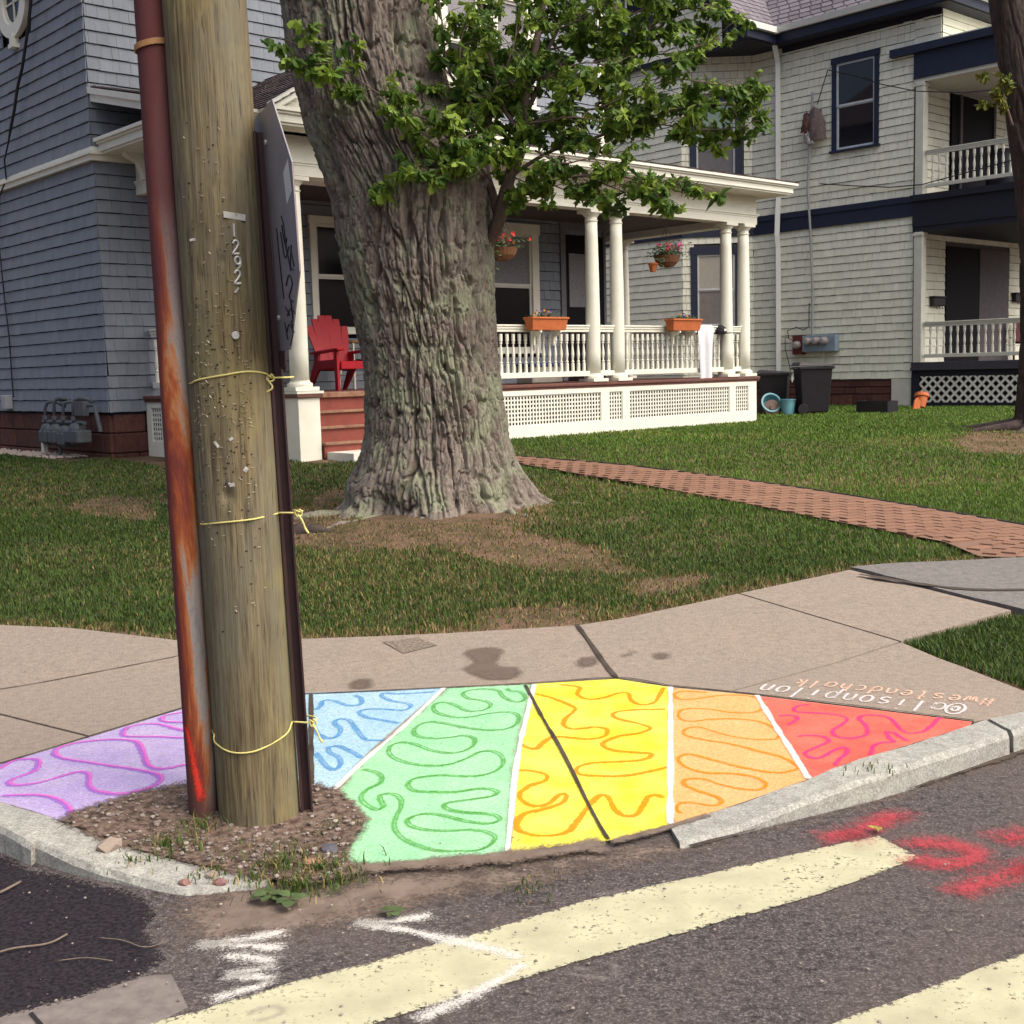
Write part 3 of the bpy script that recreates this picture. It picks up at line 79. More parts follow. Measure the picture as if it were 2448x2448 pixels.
class MB:
    """collects shapes into one mesh"""
    def __init__(s): s.v=[]; s.f=[]
    def add(s, vs, fs):
        n=len(s.v); s.v += [tuple(p) for p in vs]; s.f += [tuple(i+n for i in f) for f in fs]; return s
    def box(s, x0,x1,y0,y1,z0,z1):
        return s.add([(x0,y0,z0),(x1,y0,z0),(x1,y1,z0),(x0,y1,z0),(x0,y0,z1),(x1,y0,z1),(x1,y1,z1),(x0,y1,z1)],
          [(0,3,2,1),(4,5,6,7),(0,1,5,4),(1,2,6,5),(2,3,7,6),(3,0,4,7)])
    def obox(s, c, ax, ay, az):
        c,ax,ay,az=[Vector(q) for q in (c,ax,ay,az)]
        pts=[c+i*ax+j*ay+k*az for k in(-1,1) for j in(-1,1) for i in(-1,1)]
        return s.add(pts,[(0,2,3,1),(4,5,7,6),(0,1,5,4),(1,3,7,5),(3,2,6,7),(2,0,4,6)])
    def lathe(s, prof, n=16, c=(0,0,0), axis=None):
        vs=[];fs=[]
        for r,z in prof:
            for i in range(n):
                a=2*math.pi*i/n; vs.append((c[0]+r*math.cos(a),c[1]+r*math.sin(a),c[2]+z))
        for j in range(len(prof)-1):
            for i in range(n):
                k=(i+1)%n; fs.append((j*n+i,j*n+k,(j+1)*n+k,(j+1)*n+i))
        fs.append(tuple(range(n-1,-1,-1))); fs.append(tuple((len(prof)-1)*n+i for i in range(n)))
        return s.add(vs,fs)
    def tube(s, pts, r, n=8, cap=True):
        pts=[Vector(p) for p in pts]; rs=r if isinstance(r,(list,tuple,np.ndarray)) else [r]*len(pts)
        vs=[];fs=[]; prev=None
        for i,p in enumerate(pts):
            t=(pts[min(i+1,len(pts)-1)]-pts[max(i-1,0)]).normalized()
            if prev is None:
                a=t.cross(Vector((0,0,1)) if abs(t.z)<.9 else Vector((1,0,0))).normalized()
            else:
                a=(prev-t*prev.dot(t)).normalized()
            b=t.cross(a); prev=a
            for k in range(n):
                g=2*math.pi*k/n; vs.append(p+(a*math.cos(g)+b*math.sin(g))*rs[i])
        for i in range(len(pts)-1):
            for k in range(n):
                q=(k+1)%n; fs.append((i*n+k,i*n+q,(i+1)*n+q,(i+1)*n+k))
        if cap: fs.append(tuple(range(n-1,-1,-1))); fs.append(tuple((len(pts)-1)*n+k for k in range(n)))
        return s.add(vs,fs)
    def prism(s, poly, d, o=(0,0,0), ex=(1,0,0), ey=(0,0,1)):
        """2-D polygon in the plane ex,ey, extruded by vector d"""
        o,ex,ey,d=[Vector(q) for q in (o,ex,ey,d)]; n=len(poly)
        a=[o+ex*p[0]+ey*p[1] for p in poly]; b=[q+d for q in a]
        fs=[tuple(range(n)),tuple(range(2*n-1,n-1,-1))]+[(i,n+i,n+(i+1)%n,(i+1)%n) for i in range(n)]
        return s.add(a+b,fs)
    def build(s, name, mat=None, parent=None, smooth=False, bevel=0, fix=True):
        me=bpy.data.meshes.new(name); me.from_pydata(s.v,[],s.f); me.validate()
        if fix or bevel:
            bm=bmesh.new(); bm.from_mesh(me); bmesh.ops.recalc_face_normals(bm,faces=bm.faces)
            if bevel:
                bmesh.ops.bevel(bm,geom=[e for e in bm.edges if len(e.link_faces)==2 and e.calc_face_angle(0)>.5],offset=bevel,segments=1,affect='EDGES',clamp_overlap=True)
            bm.to_mesh(me); bm.free()
        return link(name,me,mat,parent,smooth)

def catmull(pts, step):
    P=[np.array(p,float) for p in pts]; P=[2*P[0]-P[1]]+P+[2*P[-1]-P[-2]]; out=[]
    for i in range(1,len(P)-2):
        L=np.linalg.norm(P[i+1]-P[i]); n=max(2,int(L/step)+1)
        for k in range(n):
            t=k/n
            out.append(.5*((2*P[i])+(-P[i-1]+P[i+1])*t+(2*P[i-1]-5*P[i]+4*P[i+1]-P[i+2])*t*t+(-P[i-1]+3*P[i]-3*P[i+1]+P[i+2])*t**3))
    out.append(P[-2]); return out

# 2-D / 3-D value noise for numpy
_T=RNG.random((256,256)).astype(np.float64)
def vnoise(x,y):
    xi=np.floor(x).astype(int); yi=np.floor(y).astype(int); fx=x-xi; fy=y-yi
    fx=fx*fx*(3-2*fx); fy=fy*fy*(3-2*fy); g=lambda i,j:_T[(xi+i)%256,(yi+j)%256]
    return (g(0,0)*(1-fx)+g(1,0)*fx)*(1-fy)+(g(0,1)*(1-fx)+g(1,1)*fx)*fy
def fbm(x,y,o=4):
    s=0;a=1;t=0
    for k in range(o): s=s+a*vnoise(x*2**k+17.3*k,y*2**k+9.1*k); t+=a; a*=.5
    return s/t
def inside(poly,x,y):
    x=np.asarray(x);y=np.asarray(y); c=np.zeros(x.shape,bool); n=len(poly)
    for i in range(n):
        x0,y0=poly[i];x1,y1=poly[(i+1)%n]
        if y0==y1: continue
        c^=((y0>y)!=(y1>y))&(x<(x1-x0)*(y-y0)/(y1-y0)+x0)
    return c
def pdist(line,x,y,closed=True):
    x=np.asarray(x,float);y=np.asarray(y,float); d=np.full(x.shape,1e9); n=len(line)
    for i in range(n if closed else n-1):
        x0,y0=line[i];x1,y1=line[(i+1)%n]; L=(x1-x0)**2+(y1-y0)**2+1e-12
        t=np.clip(((x-x0)*(x1-x0)+(y-y0)*(y1-y0))/L,0,1)
        d=np.minimum(d,np.hypot(x-x0-t*(x1-x0),y-y0-t*(y1-y0)))
    return d
def inset(poly,d):
    n=len(poly); A=sum(poly[i][0]*poly[(i+1)%n][1]-poly[(i+1)%n][0]*poly[i][1] for i in range(n)); s=1 if A>0 else -1; out=[]
    for i in range(n):
        p0=Vector(poly[i-1]);p1=Vector(poly[i]);p2=Vector(poly[(i+1)%n])
        a=(p1-p0).normalized();b=(p2-p1).normalized(); na=Vector((-a.y,a.x))*s; nb=Vector((-b.y,b.x))*s
        h=(na+nb); h=h/max(h.length_squared/2,.35)
        out.append(tuple(p1+h*d))
    return out
def dens(poly,step):
    out=[];n=len(poly)
    for i in range(n):
        a=np.array(poly[i]);b=np.array(poly[(i+1)%n]); k=max(1,int(np.linalg.norm(b-a)/step))
        out+=[tuple(a+(b-a)*t/k) for t in range(k)]
    return out
def attr(me,name,vals):
    a=me.attributes.new(name,'FLOAT','POINT'); a.data.foreach_set('value',np.asarray(vals,np.float32))
def patch(name,poly,mat,step=.12,zoff=0,zf=None,parent=None,skirt=0,smooth=True,jit=0):
    """polygon laid over the ground, with attribute e = distance to its edge"""
    zf=zf or zt
    poly=dens(poly,step)
    if jit: poly=[(x+random.uniform(-jit,jit),y+random.uniform(-jit,jit)) for x,y in poly]
    P=np.array(poly); x0,y0=P.min(0);x1,y1=P.max(0)
    gx,gy=np.meshgrid(np.arange(x0,x1,step),np.arange(y0,y1,step)); gx=gx.ravel()+RNG.uniform(-.2,.2,gx.size)*step; gy=gy.ravel()
    k=inside(poly,gx,gy)&(pdist(poly,gx,gy)>step*.4); gx=gx[k];gy=gy[k]
    vs=[Vector(p) for p in poly]+[Vector((a,b)) for a,b in zip(gx,gy)]
    n=len(poly)
    v,e,f,_,_,_=delaunay_2d_cdt(vs,[(i,(i+1)%n) for i in range(n)],[list(range(n))],1,1e-5)
    V=np.array([tuple(q) for q in v]); z=zf(V[:,0],V[:,1])+zoff
    co=[(a,b,c) for (a,b),c in zip(V,z)]; f=[tuple(q) for q in f]
    d=pdist(poly,V[:,0],V[:,1])
    if skirt:
        base=len(co); from collections import Counter
        cnt=Counter()
        for q in f:
            for i in range(3): cnt[tuple(sorted((q[i],q[(i+1)%3])))]+=1
        mp={}
        for q in list(f):
            for i in range(3):
                a,b=q[i],q[(i+1)%3]
                if cnt[tuple(sorted((a,b)))]==1:
                    for k in (a,b):
                        if k not in mp: mp[k]=len(co); co.append((co[k][0],co[k][1],co[k][2]-skirt))
                    f.append((b,a,mp[a],mp[b]))
        d=np.concatenate([d,np.zeros(len(co)-base)])
    me=bpy.data.meshes.new(name); me.from_pydata(co,[],f); me.validate()
    o=link(name,me,mat,parent)
    bm=bmesh.new(); bm.from_mesh(me); bmesh.ops.recalc_face_normals(bm,faces=bm.faces)
    up=sum(q.normal.z for q in bm.faces)
    if up<0: bmesh.ops.reverse_faces(bm,faces=bm.faces)
    bm.to_mesh(me); bm.free()
    if len(me.vertices)==len(d): attr(me,'e',d)
    return o
def ribbon(name,pts,width,mat,zf=None,zoff=.006,parent=None,step=.02,wj=.40,smoothed=True):
    zf=zf or zt
    if len(pts)==2: pts=[tuple(np.array(pts[0])+(np.array(pts[1])-np.array(pts[0]))*q) for q in (0,.5,1)]
    P=catmull(pts,step)
    P=np.array(P); T=np.gradient(P,axis=0); T/=np.linalg.norm(T,axis=1)[:,None]+1e-9; N=np.stack([-T[:,1],T[:,0]],1)
    n=len(P); ww=width*(1+wj*(fbm(np.arange(n)*step*9+random.random()*50,np.zeros(n),3)-.5)*2)
    fr=np.array([-1,-.5,0,.5,1.]); V=(P[:,None,:]+N[:,None,:]*(fr[None,:,None]*ww[:,None,None]/2)).reshape(-1,2)
    z=zf(V[:,0],V[:,1])+zoff; fs=[]
    for i in range(n-1):
        for k in range(4): a=i*5+k; fs.append((a,a+5,a+6,a+1))
    me=bpy.data.meshes.new(name); me.from_pydata(np.column_stack([V,z]).tolist(),[],fs)
    o=link(name,me,mat,parent)
    s=np.minimum(np.arange(n),np.arange(n)[::-1])*step/width*2
    e=np.minimum(np.tile(1-np.abs(fr),n),np.repeat(np.clip(s,0,1),5)); attr(me,'e',e)
    bm=bmesh.new(); bm.from_mesh(me)
    if sum(q.normal.z for q in bm.faces)<0: bmesh.ops.reverse_faces(bm,faces=bm.faces); bm.to_mesh(me)
    bm.free()
    return o

# ------------------------------------------------------------ materials
def nmat(name):
    mt=bpy.data.materials.new(name); mt.use_nodes=True; t=mt.node_tree; t.nodes.clear()
    out=t.nodes.new('ShaderNodeOutputMaterial'); p=t.nodes.new('ShaderNodeBsdfPrincipled'); t.links.new(p.outputs[0],out.inputs[0])
    return mt,t,p,out
def N(t,ty,**kw):
    n=t.nodes.new(ty)
    for k,v in kw.items(): setattr(n,k,v)
    return n
def L(t,a,b): t.links.new(a,b)
def pos(t,scale=(1,1,1),obj=False,off=None):
    if obj: c=N(t,'ShaderNodeTexCoord').outputs['Object']
    else: c=N(t,'ShaderNodeNewGeometry').outputs['Position']
    mp=N(t,'ShaderNodeMapping'); mp.inputs['Scale'].default_value=scale; L(t,c,mp.inputs['Vector'])
    if off is not None: L(t,off,mp.inputs['Location'])
    return mp.outputs[0]
def noise(t,vec,scale,detail=5,rough=.6,dist=0):
    n=N(t,'ShaderNodeTexNoise'); n.inputs['Scale'].default_value=scale; n.inputs['Detail'].default_value=detail; n.inputs['Roughness'].default_value=rough; n.inputs['Distortion'].default_value=dist
    L(t,vec,n.inputs['Vector']); return n.outputs['Fac']
def ramp(t,fac,stops,interp='LINEAR'):
    r=N(t,'ShaderNodeValToRGB'); r.color_ramp.interpolation=interp; el=r.color_ramp.elements
    while len(el)<len(stops): el.new(.5)
    for e,(p,c) in zip(el,stops):
        e.position=p; e.color=(c[0],c[1],c[2],1) if isinstance(c,(tuple,list)) else (c,c,c,1)
    L(t,fac,r.inputs[0]); return r.outputs[0]
def mix(t,fac,a,b,mode='MIX'):
    n=N(t,'ShaderNodeMix',data_type='RGBA',blend_type=mode)
    for sck,v in ((n.inputs['Factor'],fac),(n.inputs['A'],a),(n.inputs['B'],b)):
        if isinstance(v,(int,float)): sck.default_value=v
        elif isinstance(v,(tuple,list)): sck.default_value=(v[0],v[1],v[2],1)
        else: L(t,v,sck)
    return n.outputs['Result']
def math_(t,op,a,b=None,c=None,clamp=False):
    n=N(t,'ShaderNodeMath',operation=op); n.use_clamp=clamp
    for i,v in enumerate((a,b,c)):
        if v is None: continue
        if isinstance(v,(int,float)): n.inputs[i].default_value=v
        else: L(t,v,n.inputs[i])
    return n.outputs[0]
def bump(t,p,h,strength=.3,dist=.01):
    b=N(t,'ShaderNodeBump'); b.inputs['Strength'].default_value=strength; b.inputs['Distance'].default_value=dist
    L(t,h,b.inputs['Height']); L(t,b.outputs[0],p.inputs['Normal']); return b
def attrf(t,name): return N(t,'ShaderNodeAttribute',attribute_name=name).outputs['Fac']
def orand(t): return N(t,'ShaderNodeObjectInfo').outputs['Random']

def simple(name,c1,c2=None,scale=8,rough=.6,bmp=.15,bscale=60,stretch=(1,1,1),metal=0,spec=.4,var=0,detail=6,bdist=.004):
    """mottled procedural material; var = per-object brightness variation"""
    c2=c2 or tuple(x*.75 for x in c1)
    mt,t,p,o=nmat(name); v=pos(t,stretch)
    col=mix(t,ramp(t,noise(t,v,scale,detail),[(.3,0),(.7,1)]),c1,c2)
    if var:
        f=math_(t,'FRACT',math_(t,'ADD',orand(t),attrf(t,'rnd')))
        k=math_(t,'MULTIPLY_ADD',f,var,1-var/2); cc=N(t,'ShaderNodeCombineColor')
        for i in range(3): L(t,k,cc.inputs[i])
        col=mix(t,1.0,col,cc.outputs[0],'MULTIPLY')
    L(t,col,p.inputs['Base Color']); p.inputs['Roughness'].default_value=rough; p.inputs['Metallic'].default_value=metal
    p.inputs['Specular IOR Level'].default_value=spec
    if bmp: bump(t,p,noise(t,v,bscale,4),bmp,bdist)
    return mt

MT={}
def concrete(name,base,dark,pink):
    mt,t,p,o=nmat(name); v=pos(t)
    big=noise(t,v,1.3,4); fine=noise(t,v,120,3,.75); mid=noise(t,v,22,5,.75)
    c=mix(t,ramp(t,big,[(.3,0),(.7,1)]),base,pink)
    c=mix(t,ramp(t,mid,[(.34,.75),(.60,0)]),c,dark)
    c=mix(t,ramp(t,fine,[(.54,0),(.66,.8)]),c,tuple(x*.35 for x in base))
    c=mix(t,ramp(t,fine,[(.34,.6),(.45,0)]),c,tuple(min(1,x*1.5) for x in base))
    L(t,c,p.inputs['Base Color']); p.inputs['Roughness'].default_value=.9; p.inputs['Specular IOR Level'].default_value=.2
    h=math_(t,'ADD',math_(t,'MULTIPLY',fine,.5),mid); bump(t,p,h,.35,.004); return mt
MT['slab']=concrete('sidewalk_concrete',(.285,.242,.20),(.195,.162,.134),(.31,.252,.205))
MT['kerb']=concrete('kerb_granite',(.40,.405,.36),(.20,.185,.17),(.33,.33,.31))
MT['oldpath']=concrete('old_grey_asphalt',(.185,.175,.165),(.105,.098,.095),(.215,.20,.19))
def asphalt(name,base,speck,lo=.50,hi=.60,brown=None):
    mt,t,p,o=nmat(name); v=pos(t)
    fine=noise(t,v,95,3,.8); mid=noise(t,v,30,4,.75); big=noise(t,v,1.1,4,.6)
    c=mix(t,ramp(t,fine,[(lo,0),(hi,1)]),base,speck)
    c=mix(t,ramp(t,mid,[(.36,.85),(.54,0)]),c,tuple(x*.3 for x in base))
    if brown: c=mix(t,ramp(t,big,[(.42,0),(.68,.55)]),c,brown)
    L(t,c,p.inputs['Base Color']); p.inputs['Roughness'].default_value=.85; p.inputs['Specular IOR Level'].default_value=.25
    bump(t,p,math_(t,'ADD',fine,mid),.8,.010); return mt
MT['road']=asphalt('road_asphalt',(.072,.061,.063),(.21,.185,.175),brown=(.135,.108,.094))
MT['patch']=asphalt('fresh_asphalt',(.018,.015,.02),(.055,.048,.055),.60,.80)
def sheet(name,col,col2,edge,amt=.5,rough=.9,nscale=90,thr=.5,cover=.0,scale2=7,bmp=.3,kn=1.0,soft=.08):
    """thin layer on the ground: opaque inside, crumbling over `edge` metres (attribute e) where grain shows through"""
    mt,t,p,o=nmat(name); v=pos(t)
    n=noise(t,v,nscale,5,.75); n2=noise(t,v,scale2,4)
    c=mix(t,ramp(t,n2,[(.35,0),(.65,1)]),col,col2); L(t,c,p.inputs['Base Color'])
    p.inputs['Roughness'].default_value=rough; p.inputs['Specular IOR Level'].default_value=.15
    e=math_(t,'DIVIDE',attrf(t,'e'),edge,clamp=True)
    nn=math_(t,'ADD',math_(t,'MULTIPLY',n,.7),math_(t,'MULTIPLY',n2,.3))
    a=math_(t,'ADD',math_(t,'MULTIPLY',e,amt),math_(t,'MULTIPLY',math_(t,'SUBTRACT',nn,thr),kn))
    a=ramp(t,a,[(.02,0),(.02+soft,1)])
    if cover: a=math_(t,'MULTIPLY',a,ramp(t,n,[(.5-cover*.5,1),(.62,1-cover)]))
    tr=N(t,'ShaderNodeBsdfTransparent'); ms=N(t,'ShaderNodeMixShader')
    L(t,a,ms.inputs[0]); L(t,tr.outputs[0],ms.inputs[1]); L(t,p.outputs[0],ms.inputs[2]); L(t,ms.outputs[0],o.inputs[0])
    if bmp: bump(t,p,n,bmp,.004)
    return mt
CH={'purple':((.60,.51,.78),(.50,.40,.76)),'blue':((.48,.72,.84),(.38,.64,.82)),'green':((.33,.78,.42),(.42,.83,.50)),'yellow':((.93,.82,.03),(.95,.88,.16)),
    'orange':((.94,.48,.17),(.94,.54,.23)),'red':((.95,.12,.09),(.95,.20,.14))}
for k,(a,b) in CH.items(): MT['chalk_'+k]=sheet('chalk_'+k,a,b,.09,.75,nscale=90,thr=.42,cover=.50,scale2=5)
MT['chalk_green']=sheet('chalk_green',*CH['green'],.16,.75,nscale=90,thr=.50,cover=.50,scale2=5)
def stroke(name,c,edge=.9,thr=.60,soft=.25): return sheet(name,c,tuple(x*.85 for x in c),edge,1.0,nscale=170,thr=thr,scale2=40,cover=.45,bmp=.0,kn=3.2,soft=soft+.15)
MT['s_purple']=stroke('chalk_line_violet',(.40,.16,.66)); MT['s_pink']=stroke('chalk_line_pink',(.78,.17,.62))
MT['s_blue']=stroke('chalk_line_blue',(.10,.33,.66),soft=.5); MT['s_green']=stroke('chalk_line_green',(.11,.42,.07),soft=.5); MT['s_yellow']=stroke('chalk_line_amber',(.80,.29,.005),thr=.55)
MT['s_orange']=stroke('chalk_line_orange',(.90,.27,.005)); MT['s_red']=stroke('chalk_line_magenta',(.74,.045,.24)); MT['s_white']=stroke('chalk_line_white',(.86,.84,.80),.6,.55)
MT['s_text']=stroke('chalk_text_white',(.80,.74,.74),.9,.52); MT['s_text2']=stroke('chalk_text_pink',(.82,.55,.42),.9,.52)
MT['stripe']=sheet('crosswalk_paint',(.50,.485,.33),(.38,.365,.25),.02,.36,nscale=60,thr=.45,cover=.0,scale2=5,kn=3.4,soft=.30)
MT['sp_red']=sheet('red_spray',(.55,.055,.075),(.50,.07,.09),.9,1.1,nscale=120,thr=.58,cover=.45,kn=4.5,soft=.9,scale2=30)
MT['sp_white']=sheet('white_spray',(.80,.78,.72),(.72,.70,.66),.9,1.2,nscale=120,thr=.60,cover=.40,kn=4.5,soft=.8,scale2=30)
MT['sp_faint']=sheet('faint_white_spray',(.34,.30,.29),(.28,.25,.24),.9,.7,nscale=140,thr=.62,cover=.6,kn=2.0,soft=.9)
MT['dirt']=sheet('dirt',(.050,.034,.027),(.20,.145,.115),.10,.9,nscale=60,thr=.52,bmp=1.0,scale2=34,kn=2.2,soft=.3)
MT['sand']=sheet('sandy_dirt',(.125,.095,.078),(.215,.168,.137),.30,.85,nscale=60,thr=.54,bmp=.8,scale2=9,kn=1.8,soft=.4)
MT['fringe']=sheet('dusty_fringe',(.14,.108,.088),(.20,.155,.125),.9,.9,nscale=70,thr=.56,bmp=.6,scale2=14,kn=2.6,soft=.5)
MT['stain']=sheet('damp_stain',(.13,.10,.082),(.155,.12,.10),.07,.9,nscale=70,thr=.50,cover=.25,kn=1.8,soft=.6,scale2=12)

# ============================================================ GROUND
TH = 0.84076
bdir = np.array([math.sin(TH), math.cos(TH)]); adir = np.array([-math.cos(TH), math.sin(TH)])
ZH = .62                                  # ground level at the houses
OX, OY = 4.511*1.03/1.03, 22.978          # front right corner of the porch (set below)
flat0 = lambda x,y: np.zeros_like(np.asarray(x,float))

# earth under lawn and pavement, bounded by the kerb line
kb = DATA['kerbL_back'][::-1]
front = [(-60,45),(-30,23.4)] + [tuple(p) for p in DATA['kerbL_back']] + [tuple(p) for p in DATA['kerb2_back'][1:]] + [(-.4,3.95),(.1,3.98)] + [tuple(p) for p in DATA['kerbR_back']] + [tuple(p) for p in DATA['kerbR2_back']]
last = front[-1]; far = [(last[0]+bdir[0]*90, last[1]+bdir[1]*90)]
mt,t,p_,o_=nmat('soil'); v=pos(t); n1=noise(t,v,3,5); n2=noise(t,v,60,4)
c=mix(t,ramp(t,n1,[(.4,0),(.62,1)]),(.22,.142,.10),(.105,.085,.045)); c=mix(t,ramp(t,n2,[(.4,.6),(.6,0)]),c,(.075,.05,.034))
L(t,c,p_.inputs['Base Color']); p_.inputs['Roughness'].default_value=1; p_.inputs['Specular IOR Level'].default_value=.1; bump(t,p_,n2,.8,.02)
MT['soil']=mt
zearth = lambda x,y: zt(x,y)-.035
lawn = patch('lawn', front+far+[(120,160),(-120,160)], MT['soil'], step=2.5, zf=zearth)
bpy.data.objects.remove(lawn)
# graded mesh: fine close by, coarse far away
gp=[]; 
for (x0,x1,y0,y1,s) in ((-6,7,3.2,12,.16),(-16,18,3.2,24,.6),(-120,120,3.2,160,6)):
    gx,gy=np.meshgrid(np.arange(x0,x1,s),np.arange(y0,y1,s)); gp.append(np.stack([gx.ravel(),gy.ravel()],1))
near=gp[0]; midp=gp[1]; midp=midp[~((midp[:,0]>-6)&(midp[:,0]<7)&(midp[:,1]<12))]
farp=gp[2]; farp=farp[~((farp[:,0]>-16)&(farp[:,0]<18)&(farp[:,1]<24))]
G=np.concatenate([near,midp,farp])+RNG.uniform(-.03,.03,(len(near)+len(midp)+len(farp),2))
poly=dens(front+far+[(120,160),(-120,160)],.5 if False else 4.0); poly=[]
full=front+far+[(120,160),(-120,160)]
for i in range(len(full)):
    a=np.array(full[i]);b2=np.array(full[(i+1)%len(full)]);k=max(1,int(np.linalg.norm(b2-a)/(6 if np.linalg.norm(b2-a)>8 else .2)))
    poly+=[tuple(a+(b2-a)*q/k) for q in range(k)]
k=inside(poly,G[:,0],G[:,1]); k[k]&=pdist(poly,G[k,0],G[k,1])>.06; G=G[k]
vv,_,ff,_,_,_=delaunay_2d_cdt([Vector(q) for q in poly]+[Vector(q) for q in G],[(i,(i+1)%len(poly)) for i in range(len(poly))],[list(range(len(poly)))],1,1e-5)
V=np.array([tuple(q) for q in vv]); z=zearth(V[:,0],V[:,1])
me=bpy.data.meshes.new('lawn'); me.from_pydata(np.column_stack([V,z]).tolist(),[],[tuple(q) for q in ff]); 
lawn=link('lawn',me,MT['soil'],smooth=True); tag(lawn,kind='structure')

# road: one sheet to the horizon
me=bpy.data.meshes.new('road'); gx=np.concatenate([[-300,-60,-20],np.arange(-8,8.01,.5),[20,60,300]]); gy=np.concatenate([[-200,-40,-8],np.arange(-2,8.01,.5),[30,120,400]])
vx,vy=np.meshgrid(gx,gy); nx=len(gx); vz=np.where((np.hypot(vx,vy)>15),-.25,0.)
me.from_pydata(np.column_stack([vx.ravel(),vy.ravel(),vz.ravel()]).tolist(),[],[(j*nx+i,j*nx+i+1,(j+1)*nx+i+1,(j+1)*nx+i) for j in range(len(gy)-1) for i in range(nx-1)])
road=link('road',me,MT['road']); tag(road,kind='structure')
pt=patch('asphalt_patch',DATA['patch'],sheet('fresh_asphalt_sheet',(.010,.008,.011),(.034,.029,.036),.14,.9,nscale=70,thr=.52,bmp=1.0,scale2=70,kn=2.0),.08,.002,flat0,road,jit=.02)
gs=patch('concrete_gutter',DATA['gslab'],sheet('gutter_concrete',(.21,.185,.17),(.15,.132,.122),.02,.9,nscale=90,thr=.4,scale2=20),.1,.0015,flat0,road)
sn=patch('sandy_gutter',DATA['sand'],MT['sand'],.06,.0035,flat0,road)
for i,s in enumerate(DATA['stripe']): patch('crosswalk_stripe',s,MT['stripe'],.08,.005,flat0,road,jit=.004)
for s in DATA['spray_red']: ribbon('red_spray_mark',s,.23,MT['sp_red'],flat0,.0065,road,wj=.25)
for i,s in enumerate(DATA['spray_white']): ribbon('white_spray_mark',s,.095 if i<3 else .105,MT['sp_white'],flat0,.0075,road,wj=.35)
for s in DATA['spray_faint']: ribbon('faded_spray_mark',s,.05,MT['sp_faint'],flat0,.006,road)
# cracks in the gutter slab
ribbon('crack',[(-1.30,3.08),(-1.22,2.98),(-1.13,2.86)],.012,simple('crack_dark',(.02,.017,.018),rough=1,bmp=0),flat0,.006,road)

# sidewalk slabs
walk=empty('sidewalk'); tag(walk,kind='structure')
for i,s in enumerate(DATA['slabs']):
    patch('concrete_slab',inset([tuple(q) for q in s],.009),MT['slab'],.14,0,None,walk,skirt=.09)
apath=patch('asphalt_path_patch',inset([tuple(q) for q in DATA['asph_path']],.01),MT['oldpath'],.15,.012,None,walk,skirt=.09,jit=.012)
MT['crackf']=simple('joint_dirt',(.045,.035,.028),(.075,.06,.045),40,1,.5)
# hairline crack, old tar seam, missing corner of a slab, damp stains
thin=sheet('hairline',(.16,.12,.10),(.12,.09,.08),.8,.5,nscale=90,thr=.52)
ribbon('hairline_crack',[(-3.15+.0,5.86),(-2.72,6.15),(-2.2,6.52),(-1.85,6.78)],.012,thin,None,.004,walk)
for s in DATA['stain']: patch('damp_stain',[tuple(q) for q in catmull([tuple(q) for q in s]+[tuple(s[0])],.03)[:-1]],MT['stain'],.04,.004,None,walk)
h=[tuple(q) for q in DATA['hole']]; patch('broken_slab_hole',h,simple('rubble',(.30,.25,.20),(.10,.075,.055),55,1,1,40,bdist=.02),.04,.004,None,walk)
cr=[(2.34,8.30),(2.65,7.85),(2.86,7.55),(2.98,7.30)]
ribbon('open_crack',[(2.36,8.31),(2.70,7.95),(2.98,7.78),(3.45,7.74),(4.2,7.7)],.05,MT['crackf'],None,.017,walk,wj=.6)

# kerb stones
kerb=empty('kerb'); tag(kerb,kind='structure')
def kerbstone(back,front,hf=None,parent=kerb,n=14):
    def rs(pl,n):
        P=np.array(pl,float); d=np.r_[0,np.cumsum(np.linalg.norm(np.diff(P,axis=0),axis=1))]; s=np.linspace(0,d[-1],n)
        return np.stack([np.interp(s,d,P[:,0]),np.interp(s,d,P[:,1])],1)
    B=rs(back,n);F=rs(front,n); vs=[];fs=[]
    for i in range(n):
        zb=zt1(*B[i])+.006; zf_=zt1(*F[i])+.004
        if hf is not None: g_=hf+(1-hf)*(i/(n-1))**.8; zf_=.014+(zf_-.014)*g_
        j=RNG.uniform(-.004,.004,4); dv=(B[i]-F[i])/np.linalg.norm(B[i]-F[i])
        prof=[(B[i]+dv*.01,-.2),(B[i],zb+j[0]),(F[i]+dv*.022,zf_+j[1]),(F[i]+dv*.004+j[2]*dv,zf_-.02),(F[i]-dv*.01+j[3]*dv,-.2)]
        vs+=[(q[0],q[1],z) for q,z in prof]
    for i in range(n-1):
        for k in range(4): a=i*5+k; fs.append((a,a+1,a+6,a+5))
    fs+=[(0,1,2,3,4),tuple((n-1)*5+k for k in (4,3,2,1,0))]
    mb=MB(); mb.add(vs,fs); return mb.build('kerb_stone',MT['kerb'],parent)
kl=DATA['kerbL_back'];kf=DATA['kerbL_front']
kerbstone(kl[1:],kf[1:]); kerbstone([kl[0],(kl[1][0]-.012,kl[1][1]+.01)],[kf[0],(kf[1][0]-.012,kf[1][1]+.01)])
kerbstone(DATA['kerb2_back'],DATA['kerb2_front'])
kerbstone(DATA['kerbR_back'],DATA['kerbR_front'],n=24); kerbstone(DATA['kerbR2_back'],DATA['kerbR2_front'])
for k in range(6):     # on to the far ends, out of the picture
    p0=np.array(DATA['kerbR2_back'][-1])+bdir*(.02+k*1.5); p1=p0+bdir*1.48; off=np.array([bdir[1],-bdir[0]])*.16
    kerbstone([p0,p1],[p0+off,p1+off],n=4)
    dl=np.array([-.80,.60]); p0=np.array(kl[0])+dl*(.02+k*1.5); p1=p0+dl*1.48; off=np.array([-.6,-.80])*.14
    kerbstone([p1,p0],[p1+off,p0+off],n=4)

